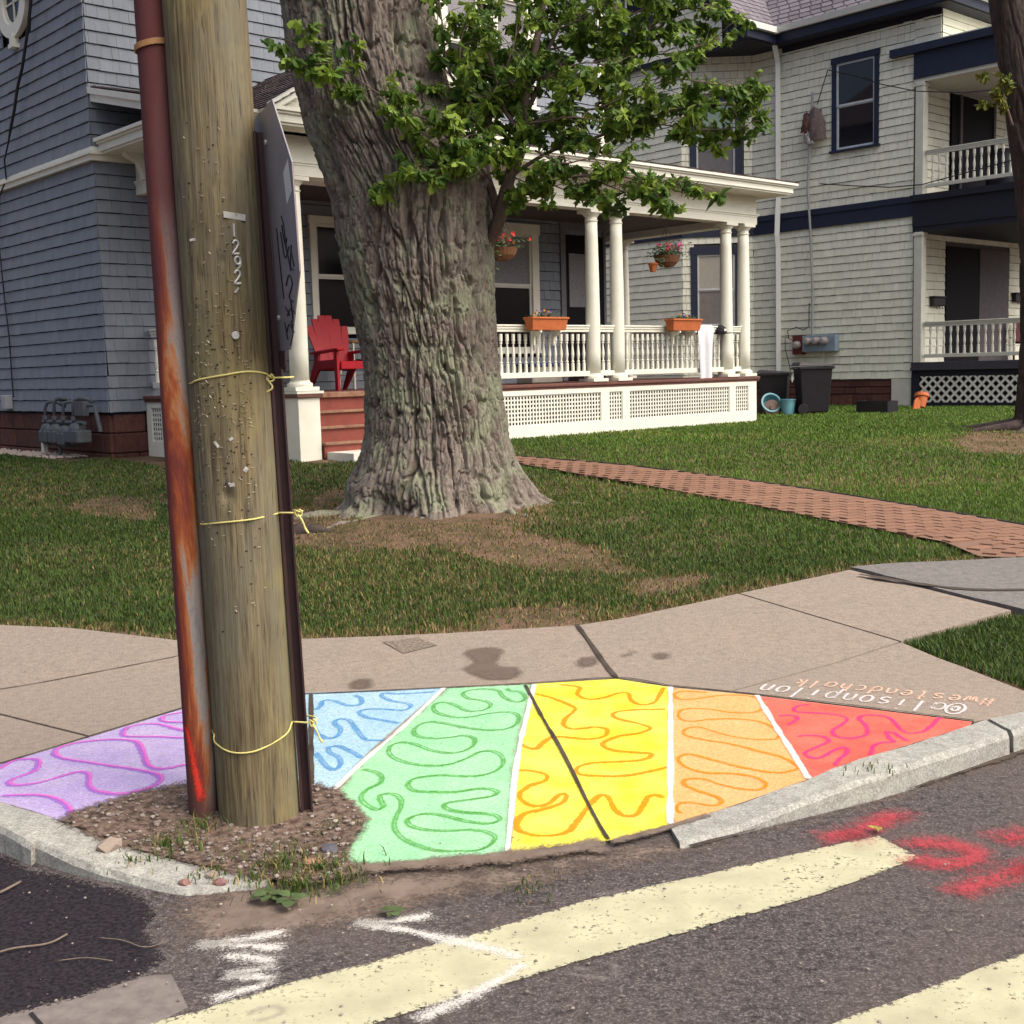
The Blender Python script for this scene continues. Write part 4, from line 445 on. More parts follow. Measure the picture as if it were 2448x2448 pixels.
# dirt around the pole
dirt=patch('dirt_patch',inset([tuple(q) for q in DATA['dirt']],-.04),MT['dirt'],.05,.010,lambda x,y: zt(x,y)+.02*(fbm(np.asarray(x)*9,np.asarray(y)*9)-.4),None); tag(dirt,kind='structure')

# ------------------------------------------------------------ chalk drawing
chalk=empty('chalk_drawing',(-.1,4.6,zt1(-.1,4.6)),0,'rainbow chalk drawing in six coloured panels with squiggles on corner pavement','chalk drawing')
def under(o,par):
    o.parent=par; o.matrix_parent_inverse=Matrix.Translation(par.location).inverted()
pl={'purple':'pale violet chalk panel with pink and violet squiggle','blue':'pale blue chalk panel','green':'mint green chalk panel with dark green squiggle','yellow':'bright yellow chalk panel','orange':'light orange chalk panel','red':'bright red chalk panel with magenta squiggle'}
for k,poly in DATA['chalk'].items():
    o=patch('chalk_panel',inset([tuple(q) for q in poly],.003 if k!='green' else 0),MT['chalk_'+k],.035,.002,None,None); tag(o,pl[k]); under(o,chalk)
    for s in DATA['squig'][k]:
        if k=='purple':
            r=ribbon('chalk_squiggle',s,.046,MT['s_purple'],None,.0032,None); under(r,chalk)
            s2=[(x+.008,y+.006) for x,y in s]; r=ribbon('chalk_squiggle',s2,.028,MT['s_pink'],None,.0044,None); under(r,chalk)
        else:
            wd={'green':.026,'blue':.034,'yellow':.032,'orange':.030,'red':.036}[k]
            r=ribbon('chalk_squiggle',s,wd,MT['s_'+k],None,.0032,None); under(r,chalk)
            if k in('green','blue'):
                s2=[(x+.012,y+.008) for x,y in s]; r=ribbon('chalk_squiggle',s2,.018,MT['s_'+k],None,.0044,None); under(r,chalk)
for s in DATA['wline']:
    r=ribbon('chalk_divider',s,.030,MT['s_white'],None,.0052,None); under(r,chalk)
# lettering (stroke alphabet), written for a reader on the lawn side
def arc(cx,cy,rx,ry,a0,a1,n=14): return [(cx+rx*math.cos(R(a0+(a1-a0)*i/n)),cy+ry*math.sin(R(a0+(a1-a0)*i/n))) for i in range(n+1)]
GL={'a':[arc(.34,.3,.28,.3,60,420),[(.62,.6),(.62,0)]],'l':[[(.4,1),(.4,0)]],'i':[[(.4,.6),(.4,0)],[(.4,.85),(.4,.92)]],'s':[[(.62,.52),(.4,.6),(.16,.5),(.2,.36),(.5,.28),(.62,.14),(.4,0),(.12,.08)]],
 'o':[arc(.38,.3,.3,.3,90,450)],'n':[[(.12,.6),(.12,0)],[(.12,.4),(.25,.57),(.45,.6),(.6,.45),(.62,0)]],'p':[[(.12,.6),(.12,-.4)],arc(.4,.3,.28,.3,180,-180)],
 '@':[arc(.45,.35,.17,.2,0,360),arc(.45,.35,.45,.48,-60,300),[(.62,.35),(.66,.15)]],'#':[[(.25,.9),(.15,0)],[(.65,.9),(.55,0)],[(0,.6),(.8,.65)],[(0,.28),(.8,.33)]],
 'w':[[(.02,.6),(.2,0),(.38,.5),(.56,0),(.76,.6)]],'e':[[(.12,.32),(.64,.34)],arc(.38,.3,.28,.3,10,320)],'t':[[(.38,1),(.38,.05),(.6,0)],[(.1,.62),(.66,.62)]],
 'd':[arc(.32,.3,.27,.3,0,360),[(.6,1),(.6,0)]],'c':[arc(.4,.3,.3,.3,50,310)],'h':[[(.12,1),(.12,0)],[(.12,.35),(.3,.58),(.5,.58),(.6,.4),(.6,0)]],'k':[[(.14,1),(.14,0)],[(.58,.6),(.16,.3)],[(.3,.38),(.62,0)]],
 '1':[[(.4,1),(.4,0)]],'2':[[(.1,.78),(.25,.98),(.5,.98),(.62,.75),(.4,.4),(.08,.02),(.66,.02)]],'9':[arc(.38,.7,.26,.28,0,360),[(.64,.7),(.58,.3),(.3,0)]],'/':[[(.6,.7),(.2,0)]]}
def chalktext(txt,p0,p1,hgt,mat,width):
    p0=np.array(p0);p1=np.array(p1); n=len(txt); T=(p1-p0); adv=np.linalg.norm(T)/(n-1); T/=np.linalg.norm(T); U=np.array([-T[1],T[0]])
    for i,ch in enumerate(txt):
        c=p0+T*adv*i - U*hgt*.3+U*random.uniform(-.006,.006)
        for st in GL[ch]:
            q=[tuple(c+T*(x-.4)*adv*1.05+U*y*hgt) for x,y in st]
            r=ribbon('chalk_lettering',q,width,mat,None,.004,None,step=.008,smoothed=len(q)>2); under(r,lett)
lett=empty('chalk_lettering_signature',(1.6,5.4,zt1(1.6,5.4)),0,'handwritten chalk name and hashtag upside down above the red panel','chalk writing')
chalktext('@alisonpilon',*DATA['text1'],.19,MT['s_text'],.018)
chalktext('#westendchalk',*DATA['text2'],.15,MT['s_text2'],.017)

# joints that stay dark between the chalk panels, dust fringe along the street edge
jm=sheet('joint_grit',(.040,.032,.026),(.085,.07,.055),.8,1.0,nscale=90,thr=.42,kn=1.5,soft=.2)
for jp,wd in (([(.385,7.02),(.40,6.3),(.425,5.86)],.040),([(.052,5.74),(.14,5.2),(.22,4.7),(.318,4.12)],.022),([(-.85,5.60),(-.75,5.1),(-.665,4.60)],.018)):
    pass
for key,wd in (('j1',.028),('j2',.016),('j3',.020),('j4',.014),('j5',.012)): ribbon('slab_joint',DATA[key],wd,jm,None,.0062,walk,wj=.4)
ribbon('dust_fringe',DATA['fringe'],.16,MT['fringe'],None,.0074,walk,wj=.5)
ribbon('dust_fringe',DATA['fringe2'],.07,MT['fringe'],None,.0074,walk,wj=.6)
ribbon('gutter_grit',DATA['grit'],.07,sheet('dark_grit',(.045,.036,.030),(.10,.08,.065),.9,.9,nscale=70,thr=.5,kn=2.5,soft=.4),flat0,.008,road,wj=.6)

# ------------------------------------------------------------ brick path
plo=np.array(DATA['path_lo']);phi=np.array(DATA['path_hi'])
bpath=empty('brick_path'); tag(bpath,kind='structure')
bcol=simple('path_brick',(.235,.128,.082),(.205,.11,.072),30,.95,.3,90,var=.18); 
PP=[tuple(q) for q in plo]+[tuple(q) for q in phi[::-1]]
patch('path_bed',PP,simple('path_bed_sand',(.22,.125,.085),(.17,.10,.07),25,1,.3),.25,.014,lambda x,y:zt(x,y)-.012,bpath)
def rsn(P,s):
    d=np.r_[0,np.cumsum(np.linalg.norm(np.diff(P,axis=0),axis=1))]; q=np.asarray(s)*d[-1]; return np.stack([np.interp(q,d,P[:,0]),np.interp(q,d,P[:,1])],-1),d[-1]
_,LL=rsn((plo[:9]+0),np.array([0,1.])); 
mid_=lambda s:(rsn(plo,s)[0]+rsn(phi,s)[0])/2
bricks=[]; Ltot=np.linalg.norm(np.diff(np.array([mid_(q) for q in np.linspace(0,1,60)]),axis=0),axis=1).sum(); rows=int(Ltot/.108)
bc=mid_(np.linspace(0,1,400)); 
bm_=[]
for r in range(rows):
    s=(r+.5)/rows; c=mid_(s); T=mid_(min(1,s+.004))-mid_(max(0,s-.004)); T/=np.linalg.norm(T); Nn=np.array([-T[1],T[0]])
    x=-1.7+(r%2)*.105
    while x<1.7:
        q=c+Nn*(x+.1)
        if inside(PP,np.array([q[0]]),np.array([q[1]]))[0] and pdist(PP,np.array([q[0]]),np.array([q[1]]))[0]>.045: bm_.append((q,math.atan2(Nn[1],Nn[0])))
        x+=.212
bm_.sort(key=lambda a:np.hypot(*a[0]))
mb=MB(); mb.box(-.1035,.1035,-.0515,.0515,-.04,0); tmp=mb.build('brick',bcol,bpath,bevel=.0025); bme=tmp.data; bpy.data.objects.remove(tmp)
def brickm(q,ang):
    z=zt1(*q)+.012+random.uniform(-.002,.002)
    return Matrix.Translation((q[0],q[1],z))@Matrix.Rotation(ang+random.gauss(0,.012),4,'Z')@Matrix.Rotation(random.gauss(0,.004),4,'X')
for q,ang in bm_[:300]:
    o=link('brick',bme,None,bpath); o.matrix_world=brickm(q,ang)
rest=MB(); rn=[]
for q,ang in bm_[300:]:
    M_=brickm(q,ang); n=len(rest.v); rest.add([M_@v.co for v in bme.vertices],[tuple(p.vertices) for p in bme.polygons]); rn+= [random.random()]*(len(rest.v)-n)
if rest.v:
    o=rest.build('far_bricks',bcol,bpath,fix=False); attr(o.data,'rnd',rn); tag(o,kind='stuff')
# black edging along the far side of the path
e=np.array(DATA['path_hi'][3:]); mb=MB(); pts=catmull(e.tolist(),.15); mb.tube([(q[0],q[1],zt1(*q)-.002) for q in pts],.016,6); ed=mb.build('path_edging',simple('black_edging',(.02,.018,.02),rough=.6),bpath,True)

# ------------------------------------------------------------ grass
def grass_points(n,x0,x1,y0,y1): return RNG.uniform(x0,x1,n),RNG.uniform(y0,y1,n)
ledge=[tuple(q) for q in DATA['lawn_edge']]
HB=np.array([OX,OY])
def uv(x,y): dx=x-HB[0];dy=y-HB[1]; return dx*bdir[0]+dy*bdir[1],dx*adir[0]+dy*adir[1]
lawnpoly=ledge+[(30,12),(40,60),(-40,60),(-30,26)]
vg=[tuple(q) for q in DATA['verge']]
def keep(x,y):
    u,v=uv(x,y)
    k=(inside(lawnpoly,x,y))&~inside(PP,x,y)
    k|=inside(vg,x,y)
    k&=~((u>-11.5)&(u<.15)&(v>-.02)); k&=~((u>-10.1)&(u<-7.1)&(v>-.9)); k&=~((u>7.0)&(v>-2.2)&(v<1.1)); k&=~((u>7.3)&(v>1)); k&=~((u>5.9)&(v>5.5)); k&=~((u<-11.3)&(u>-12.1)&(v>2.2))
    k&=np.hypot(x+.65,y-11.25)>.75
    return k
def blades(x,y,h0,w0,straw):
    n=len(x); u,v=uv(x,y)
    ed=pdist(ledge,x,y,False); pe=pdist(PP,x,y); ve=pdist(vg,x,y)
    big=fbm(x*.55+3,y*.55+8,3); sm=fbm(x*2.6,y*2.6,3)
    dt=np.hypot(x+.65,y-11.1)
    bare=np.zeros(n)
    for q in DATA['bare']:
        ins=inside(q,x,y); d=pdist(q,x,y); bare=np.maximum(bare,np.where(ins,1.,np.clip(1-d/.2,0,1))*.85)
    bare=np.maximum(bare,np.clip(1.15-dt/1.15,0,1))
    bare=np.clip(bare*1.05+(sm-.5)*1.6*(bare>0.02),0,1)
    k=RNG.random(n)>np.clip(bare*.9,0,.74)
    k&=~((ed<.05+.10*(sm>.5))&(RNG.random(n)<.6))
    k&=RNG.random(n)>np.clip((.44-sm)*2.2,0,.7)*np.clip(1.4-dt/4,0,1)
    x,y,big,sm,bare,ed,ve,dt=[q[k] for q in (x,y,big,sm,bare,ed,ve,dt)]; n=len(x)
    h=h0*RNG.uniform(.45,1.15,n)*(1-.45*bare)*(.75+.5*sm); 
    az=RNG.uniform(0,2*math.pi,n); lean=RNG.uniform(.15,.9,n)*h; wd=w0*RNG.uniform(.6,1.2,n)
    pz=zearth(x,y)+.004
    dx=np.cos(az);dy=np.sin(az); px=-dy*wd/2; py=dx*wd/2
    b0=np.stack([x-px,y-py,pz],1);b1=np.stack([x+px,y+py,pz],1)
    mx=x+dx*lean*.35;my=y+dy*lean*.35
    m0=np.stack([mx-px*.8,my-py*.8,pz+h*.6],1);m1=np.stack([mx+px*.8,my+py*.8,pz+h*.6],1)
    tp=np.stack([x+dx*lean,y+dy*lean,pz+h*.95],1)
    V=np.stack([b0,b1,m1,m0,tp],1).reshape(-1,3)
    ds=np.clip(straw+1.3*np.clip(1-ed/.28,0,1)*(ed<.28)+bare*1.0+(big-.52)*1.1+np.clip(1-dt/3.5,0,1)*.25,0.02,.92)
    isst=RNG.random(n)<ds*.62
    g1=np.array([.050,.098,.018]);g2=np.array([.096,.158,.027]);st=np.array([.33,.24,.105]);bl=np.array([.036,.058,.022])
    f=RNG.random(n)[:,None]; colr=g1*(1-f)+g2*f; q=(RNG.random(n)<.28)[:,None]; colr=np.where(q,bl,colr)
    colr*=(.8+.45*big)[:,None]
    lush=np.clip((y-9.5+x*.9)/6,0,1)*np.clip((x+1)/2.5,0,1); colr*=(1+lush[:,None]*np.array([.55,.62,.2]))
    colr=np.where(isst[:,None],st*RNG.uniform(.55,1.1,n)[:,None],colr)
    return V,colr
Vs=[];Cs=[]
for (n,x0,x1,y0,y1,h0,w0,stw) in ((150000,-4.6,4.6,6.4,9.2,.044,.0075,.12),(150000,-5.6,6.5,9.2,12.5,.045,.009,.12),(120000,-8,10.5,12.5,17,.044,.012,.08),(120000,-9,14,17,24,.055,.018,.03),(60000,2.5,16,24,31,.06,.022,.0),(30000,1.8,3.6,5.2,7.2,.05,.007,-.1)):
    x,y=grass_points(n,x0,x1,y0,y1); k=keep(x,y)
    if stw<0: k&=inside(vg,x,y)
    x=x[k];y=y[k]; V_,C_=blades(x,y,h0,w0,stw); Vs.append(V_);Cs.append(C_)
V=np.concatenate(Vs);Cc=np.concatenate(Cs); nb=len(Cc)
me=bpy.data.meshes.new('grass'); me.vertices.add(len(V)); me.vertices.foreach_set('co',V.astype(np.float32).ravel())
idx=np.arange(nb)[:,None]*5; li=np.concatenate([idx+np.array([0,1,2,3]),idx+np.array([3,2,4])],1).ravel()
me.loops.add(nb*7); me.loops.foreach_set('vertex_index',li.astype(np.int32))
me.polygons.add(nb*2); ls=np.stack([np.arange(nb)*7,np.arange(nb)*7+4],1).ravel(); me.polygons.foreach_set('loop_start',ls.astype(np.int32))
me.update(calc_edges=True)
ca=me.attributes.new('col','FLOAT_COLOR','POINT'); ca.data.foreach_set('color',np.repeat(np.column_stack([Cc,np.ones(nb)]),5,axis=0).astype(np.float32).ravel())
mt,t,p_,o_=nmat('grass_blade'); ac=N(t,'ShaderNodeAttribute',attribute_name='col'); L(t,ac.outputs['Color'],p_.inputs['Base Color']); p_.inputs['Roughness'].default_value=.6; p_.inputs['Specular IOR Level'].default_value=.25
tl=N(t,'ShaderNodeBsdfTranslucent'); L(t,ac.outputs['Color'],tl.inputs[0]); ms=N(t,'ShaderNodeMixShader'); ms.inputs[0].default_value=.3; L(t,p_.outputs[0],ms.inputs[1]);L(t,tl.outputs[0],ms.inputs[2]);L(t,ms.outputs[0],o_.inputs[0])
MT['grass']=mt
gr=link('grass',me,mt); tag(gr,'short patchy lawn grass with dry straw edges','grass',kind='stuff')
print('grass blades',nb)

# ============================================================ HOUSES
PHI = math.pi/2-TH
MT['h1sh']=simple('blue_grey_shingle',(.222,.25,.29),(.19,.215,.255),9,.85,.35,120,(1,1,.25),var=.12)
MT['h1core']=simple('course_shadow_backing',(.022,.022,.034),rough=1,bmp=0)  # near-black, shows in the course gaps as painted shadow lines under the shingles
MT['white']=simple('white_paint',(.80,.80,.70),(.72,.72,.62),5,.55,.12,50,var=.06)
MT['whitel']=simple('white_lattice_paint',(.78,.78,.70),(.70,.70,.62),5,.6,.1,50,var=.1)
MT['brownst']=simple('brownstone',(.14,.055,.042),(.075,.033,.028),12,.95,.8,40,var=.5,bdist=.02)
MT['deck']=simple('porch_deck_paint',(.17,.065,.05),(.10,.045,.038),10,.7,.2)
MT['riser']=simple('stair_riser_red',(.27,.065,.045),(.20,.05,.038),6,.7,.3)
MT['tread']=simple('worn_stair_tread',(.33,.20,.125),(.18,.07,.05),9,.8,.4)
MT['roof1']=simple('brown_roof_shingle',(.115,.085,.088),(.075,.058,.06),26,.95,.6,150,var=.5)
MT['ceil']=simple('porch_ceiling',(.085,.07,.07),rough=.7)
MT['glass']=simple('window_glass',(.008,.007,.010),(.012,.010,.014),3,.12,0,spec=.16)
MT['lace']=simple('lace_curtain',(.34,.34,.36),(.12,.12,.135),55,.8,.3,90)
MT['darkdoor']=simple('dark_door',(.012,.010,.014),(.009,.008,.011),5,.6,.1,spec=.1)
MT['frame']=simple('window_frame_white',(.70,.70,.63),(.62,.62,.56),5,.5,.05)

SHME={}
def shingle_mesh():
    if 'm' not in SHME:
        mb=MB(); mb.add([(0,0,0),(1,0,0),(1,-1,0),(0,-1,0),(0,0,1),(1,0,1),(1,-.25,1),(0,-.25,1)],[(0,1,2,3),(4,7,6,5),(3,2,6,7),(0,4,5,1),(1,5,6,2),(0,3,7,4)])
        o=mb.build('shingle'); SHME['m']=o.data; bpy.data.objects.remove(o)
    return SHME['m']
def courses(p0,p1,z0,z1,ch,wmin,wmax,holes=(),rag=.003,gap=.003):
    """list of shingle matrices on the wall running p0 -> p1 (outward normal to the right of p0->p1)"""
    p0=Vector((p0[0],p0[1]));p1=Vector((p1[0],p1[1])); d=(p1-p0); Ls=d.length; ang=math.atan2(d.y,d.x); out=[]
    n=int(round((z1-z0)/ch)); ch=(z1-z0)/n
    for i in range(n):
        za=z0+i*ch; s=-random.uniform(0,wmax)
        while s<Ls:
            wd=random.uniform(wmin,wmax); a=max(0,s); b=min(Ls,s+wd); s+=wd
            if b-a<.02: continue
            segs=[(a,b)]
            for (h0,h1,hz0,hz1) in holes:
                if za+ch*.5>hz0 and za+ch*.5<hz1:
                    ns=[]
                    for (c,e) in segs:
                        if e<=h0 or c>=h1: ns.append((c,e))
                        else:
                            if c<h0: ns.append((c,h0))
                            if e>h1: ns.append((h1,e))
                    segs=ns
            for (c,e) in segs:
                if e-c<.015: continue
                q=p0+d*(c/Ls); zz=za+random.uniform(-rag,rag)
                M_=Matrix.Translation((q.x,q.y,zz))@Matrix.Rotation(ang,4,'Z')@Matrix.Rotation(random.gauss(0,.004),4,'Y')@Matrix.Diagonal((e-c-gap,.020+random.uniform(0,.006),ch-.011,1))
                out.append(M_)
    return out
def lay_shingles(root,mats,mat,nind,keyf,name='shingle',rest='shingle_field'):
    me=shingle_mesh()
    if not me.materials: me.materials.append(mat)
    me2=me.copy(); me2.materials.clear(); me2.materials.append(mat)
    mats.sort(key=keyf)
    for M_ in mats[:nind]:
        o=bpy.data.objects.new(name,me2); COL.objects.link(o); o.parent=root; o.matrix_local=M_
    X=np.array([tuple(v.co) for v in me.vertices]); F=np.array([tuple(p.vertices) for p in me.polygons]); rest_m=mats[nind:]
    if rest_m:
        A=np.array([np.array(M_) for M_ in rest_m]); V=np.einsum('nij,kj->nki',A[:,:3,:3],X)+A[:,None,:3,3]; n=len(A)
        fs=(F[None]+np.arange(n)[:,None,None]*8).reshape(-1,4)
        m=bpy.data.meshes.new(rest); m.from_pydata(V.reshape(-1,3).tolist(),[],fs.tolist()); attr(m,'rnd',np.repeat(RNG.random(n),8))
        o=link(rest,m,mat,root); tag(o,kind='stuff')

def baluster_mesh(h,mat,r=.028):
    pr=[(r,0),(r,h*.22),(r*.55,h*.235),(r*.95,h*.26),(r*.95,h*.28),(r*.5,h*.30),(r*.62,h*.34),(r*.98,h*.46),(r*.8,h*.56),(r*.5,h*.70),(r*.5,h*.74),(r*.9,h*.755),(r*.9,h*.775),(r*.5,h*.79),(r*.95,h*.815),(r,h*.82),(r,h)]
    mb=MB(); mb.lathe(pr,8); o=mb.build('baluster',mat); me=o.data; bpy.data.objects.remove(o); return me
def railing(root,p0,p1,zd,ht,me,mat,sp=.13,rw=.045,name='railing'):
    p0=Vector(p0);p1=Vector(p1); d=p1-p0; Ls=d.length; ang=math.atan2(d.y,d.x)
    e=bpy.data.objects.new(name,None); COL.objects.link(e); e.parent=root; e.location=(p0.x,p0.y,zd); e.rotation_euler=(0,0,ang); e.empty_display_size=.1
    MB().box(0,Ls,-rw,rw,ht-.055,ht-.015).box(0,Ls,-rw*1.35,rw*1.35,ht-.015,ht+.012).box(0,Ls,-rw*.7,rw*.7,ht-.10,ht-.055).build('top_rail',mat,e,bevel=.006)
    MB().box(0,Ls,-rw*.9,rw*.9,.10,.185).build('bottom_rail',mat,e,bevel=.006)
    n=max(1,int(Ls/sp)); s0=(Ls-(n-1)*sp)/2
    for i in range(n):
        o=bpy.data.objects.new('baluster',me); COL.objects.link(o); o.parent=e; o.location=(s0+i*sp,0,.18)
    return e
def column(root,u,v,z0,z1,r,mat):
    e=bpy.data.objects.new('column',None); COL.objects.link(e); e.parent=root; e.location=(u,v,z0); h=z1-z0; e.empty_display_size=.1
    MB().box(-r*1.45,r*1.45,-r*1.45,r*1.45,0,.05).lathe([(r*1.32,.05),(r*1.36,.075),(r*1.3,.10),(r*1.08,.11),(r*1.06,.13)],24).build('base',mat,e)
    sh=[(r*1.0,.125)]+[(r*(1-.16*max(0,(q-.3)/.7)**1.6),.125+(h-.31)*q) for q in (.15,.3,.45,.6,.75,.9,1)]
    MB().lathe(sh,24).build('shaft',mat,e,smooth=True)
    zt_=h-.19; rr=r*.84
    MB().lathe([(rr*1.0,zt_),(rr*1.12,zt_+.008),(rr*1.12,zt_+.022),(rr,zt_+.03),(rr,zt_+.075),(rr*1.12,zt_+.085),(rr*1.5,zt_+.135)],24).box(-rr*1.6,rr*1.6,-rr*1.6,rr*1.6,h-.055,h-.005).build('capital',mat,e)
    return e
def window(root,c0,dirv,w_,z0,z1,mf,trim=None,tw=.11,split=.5,upper=None,lower=None,depth=.05,sashw=.045):
    """sash window; c0 = left end (local u,v) looking at the wall, dirv = unit vector to the right"""
    e=bpy.data.objects.new('window',None); COL.objects.link(e); e.parent=root; e.location=(c0[0],c0[1],z0); e.rotation_euler=(0,0,math.atan2(dirv[1],dirv[0])); h=z1-z0; e.empty_display_size=.1
    d=depth
    if trim is not None:
        MB().box(-tw,0,-d,.02,-.02,h).box(w_,w_+tw,-d,.02,-.02,h).box(-tw-.02,w_+tw+.02,-d-.012,.02,h,h+tw*1.15).build('casing',trim,e)
        MB().box(-tw-.04,w_+tw+.04,-d-.05,.02,-.07,-.02).build('sill',trim,e)
    zm=h*split
    MB().box(0,sashw,-.02,.03,zm,h).box(w_-sashw,w_,-.02,.03,zm,h).box(sashw,w_-sashw,-.02,.03,h-sashw,h).box(sashw,w_-sashw,-.025,.03,zm,zm+sashw).build('sash',mf,e)
    MB().box(0,sashw,-.004,.05,-.02,zm).box(w_-sashw,w_,-.004,.05,-.02,zm).box(sashw,w_-sashw,-.004,.05,-.02,sashw).box(sashw,w_-sashw,-.004,.05,zm-sashw*.6,zm).build('sash',mf,e)
    MB().box(sashw,w_-sashw,.008,.014,zm+sashw,h-sashw).build('pane',upper or MT['glass'],e)
    MB().box(sashw,w_-sashw,.022,.028,sashw,zm-sashw*.6).build('pane',lower or MT['glass'],e)
    MB().box(.004,w_-.004,.052,.07,-.02,h-.004).build('blind',MT['darkdoor'],e)
    return e

# ------------------------------------------------------------ house with the wraparound porch
H1=empty('shingled_house',(OX,OY,ZH),PHI,'blue-grey shingled house with white columned wraparound porch behind the big tree','house')
UL,UR,VW,VB=-11.4,-1.54,2.29,9.6; ZT=8.4
MB().box(UL+.03,UR-.03,VW+.03,VB,.55,ZT).build('wall_core',MT['h1core'],H1)
CHS=.1695
sh=[]
# side wall (left in the picture): lower and upper field, slight flare above the band
sh+=courses((UL,VB),(UL,VW),.60,3.99,CHS,.10,.21)
sh+=courses((UL-.035,VB),(UL-.035,VW-.035),4.16,ZT,CHS,.10,.21,holes=[(VB-5.13,VB-4.0,6.1,7.0)])
# front wall
wins=[(3.37,4.44,1.66,3.48),(6.95,8.17,1.3,3.55),(8.78,9.86,.8,3.5)]
sh+=courses((UL,VW),(UR,VW),.60,3.99,CHS,.10,.21,holes=wins)
up_w=[(4.9,6.0,5.45,7.6),(6.0,7.1,5.45,7.6),(7.1,8.2,5.45,7.6)]
sh+=courses((UL-.03,VW-.03),(UR+.03,VW-.03),4.16,ZT,CHS,.10,.21,holes=up_w)
sh+=courses((UR,VW),(UR,VB),.60,ZT,CHS,.10,.21)
def kf(M_):
    p=M_.translation; dvis=0 if (p.x<UL+.8) else 50
    return dvis+abs(p.y-VW)*1.0+(0 if p.z<6.4 else 30)
lay_shingles(H1,sh,MT['h1sh'],300,kf)
# band moulding
MB().box(UL-.075,UL+.0,VW-.075,VB,3.985,4.06).box(UL-.11,UL,VW-.11,VB,4.06,4.10).box(UL-.055,UL,VW-.055,VB,4.10,4.165).box(UL,UL+.55,VW-.075,VW,3.985,4.06).box(UL,UL+.55,VW-.11,VW,4.06,4.10).box(UL,UL+.55,VW-.055,VW,4.10,4.165).build('band_moulding',MT['white'],H1)
# brownstone foundation
fo=bpy.data.objects.new('foundation',None); COL.objects.link(fo); fo.parent=H1; fo.empty_display_size=.1
MB().box(UL+.08,UR-.08,VW+.08,VB,-.4,.58).build('foundation_core',simple('mortar',(.10,.06,.05),rough=1),fo)
for (p0,p1) in (((UL+.06,VB),(UL+.06,VW+.06)),((UL+.06,VW+.06),(UR-.06,VW+.06))):
    d=Vector(p1)-Vector(p0); Ls=d.length; ang=math.atan2(d.y,d.x)
    for z0,z1 in ((-.3,.02),(.03,.30),(.31,.57)):
        s=0
        while s<Ls:
            wd=min(random.uniform(.35,.75),Ls-s)
            if wd>.08:
                j=random.uniform(0,.02)
                o=MB().box(.008,wd-.008,-.03-j,.06,z0,z1).build('stone',MT['brownst'],fo,bevel=.015); q=Vector(p0)+d*(s/Ls); o.location=(q.x,q.y,0); o.rotation_euler=(0,0,ang)
            s+=wd
# oval window on the side wall
ov=bpy.data.objects.new('oval_window',None); COL.objects.link(ov); ov.parent=H1; ov.location=(UL-.05,4.56,6.55); ov.empty_display_size=.1
def ring(rx0,rz0,rx1,rz1,d0,d1,n=40):
    vs=[];fs=[]
    for i in range(n):
        a=2*math.pi*i/n; c,s_=math.cos(a),math.sin(a)
        vs+=[(d1,rx0*c,rz0*s_),(d0,rx0*c,rz0*s_),(d0,rx1*c,rz1*s_),(d1,rx1*c,rz1*s_)]
    for i in range(n):
        k=(i+1)%n
        for q in range(4): fs.append((i*4+q,i*4+(q+1)%4,k*4+(q+1)%4,k*4+q))
    return MB().add(vs,fs)
ring(.34,.32,.56,.50,-.06,.02).build('ring',MT['white'],ov)
ring(.30,.28,.345,.325,-.03,.02).build('sash',MT['frame'],ov)
for a in (0,90,180,270):
    c,s_=math.cos(R(a)),math.sin(R(a)); r0,r1=(.52,.68) if a%180==0 else (.46,.62)
    MB().obox((-.04,c*(r0+r1)/2,s_*(r0+r1)/2),(.05,0,0),(0,c*(r1-r0)/2,s_*(r1-r0)/2),(0,-s_*.06,c*.06)).obox((-.045,c*r1,s_*r1),(.055,0,0),(0,c*.03,s_*.03),(0,-s_*.09,c*.09)).build('keystone',MT['white'],ov)
mb=MB(); mb.add([(0,.31*math.cos(2*math.pi*i/32),.29*math.sin(2*math.pi*i/32)) for i in range(32)],[tuple(range(32))]); mb.build('pane',MT['glass'],ov)
MB().box(-.02,.01,-.012,.012,-.28,.28).box(-.02,.01,-.3,.3,-.012,.012).build('muntin',MT['frame'],ov)
# upper front windows
for (a,b,z0,z1) in up_w: window(H1,(UL-.03+a+.2,VW-.03),(1,0),b-a-.4,z0+.2,z1-.25,MT['frame'],MT['white'],.185,upper=MT['lace'])
MB().box(UR-.1,UR+.05,VW-.06,VW+.1,4.16,ZT).build('corner_board',MT['white'],H1)
# lower front windows and door (under the porch)
window(H1,(UL+3.45,VW),(1,0),.92,1.74,3.36,MT['frame'],MT['white'],.10)
window(H1,(UL+7.05,VW),(1,0),.95,1.4,3.42,MT['frame'],MT['white'],.16,upper=MT['lace'],split=.55)
dr=bpy.data.objects.new('door',None); COL.objects.link(dr); dr.parent=H1; dr.location=(UL+8.83,VW,.82); dr.empty_display_size=.1
MB().box(0,1.0,-.03,.02,0,2.62).build('panel',MT['darkdoor'],dr)
MB().box(.09,.50,-.042,-.03,1.35,2.32).build('glass',MT['lace'],dr)
MB().box(-.12,0,-.05,.02,0,2.75).box(1.0,1.06,-.05,.02,0,2.75).box(-.12,1.06,-.05,.02,2.75,2.92).build('casing',simple('grey_casing',(.16,.16,.18)),dr)
MB().lathe([(.0,0),(.03,.01),(.03,.03),(0,.045)],10).build('handle',simple('brass',(.4,.28,.1),metal=1,rough=.35),dr).location=(.88,-.06,1.0)

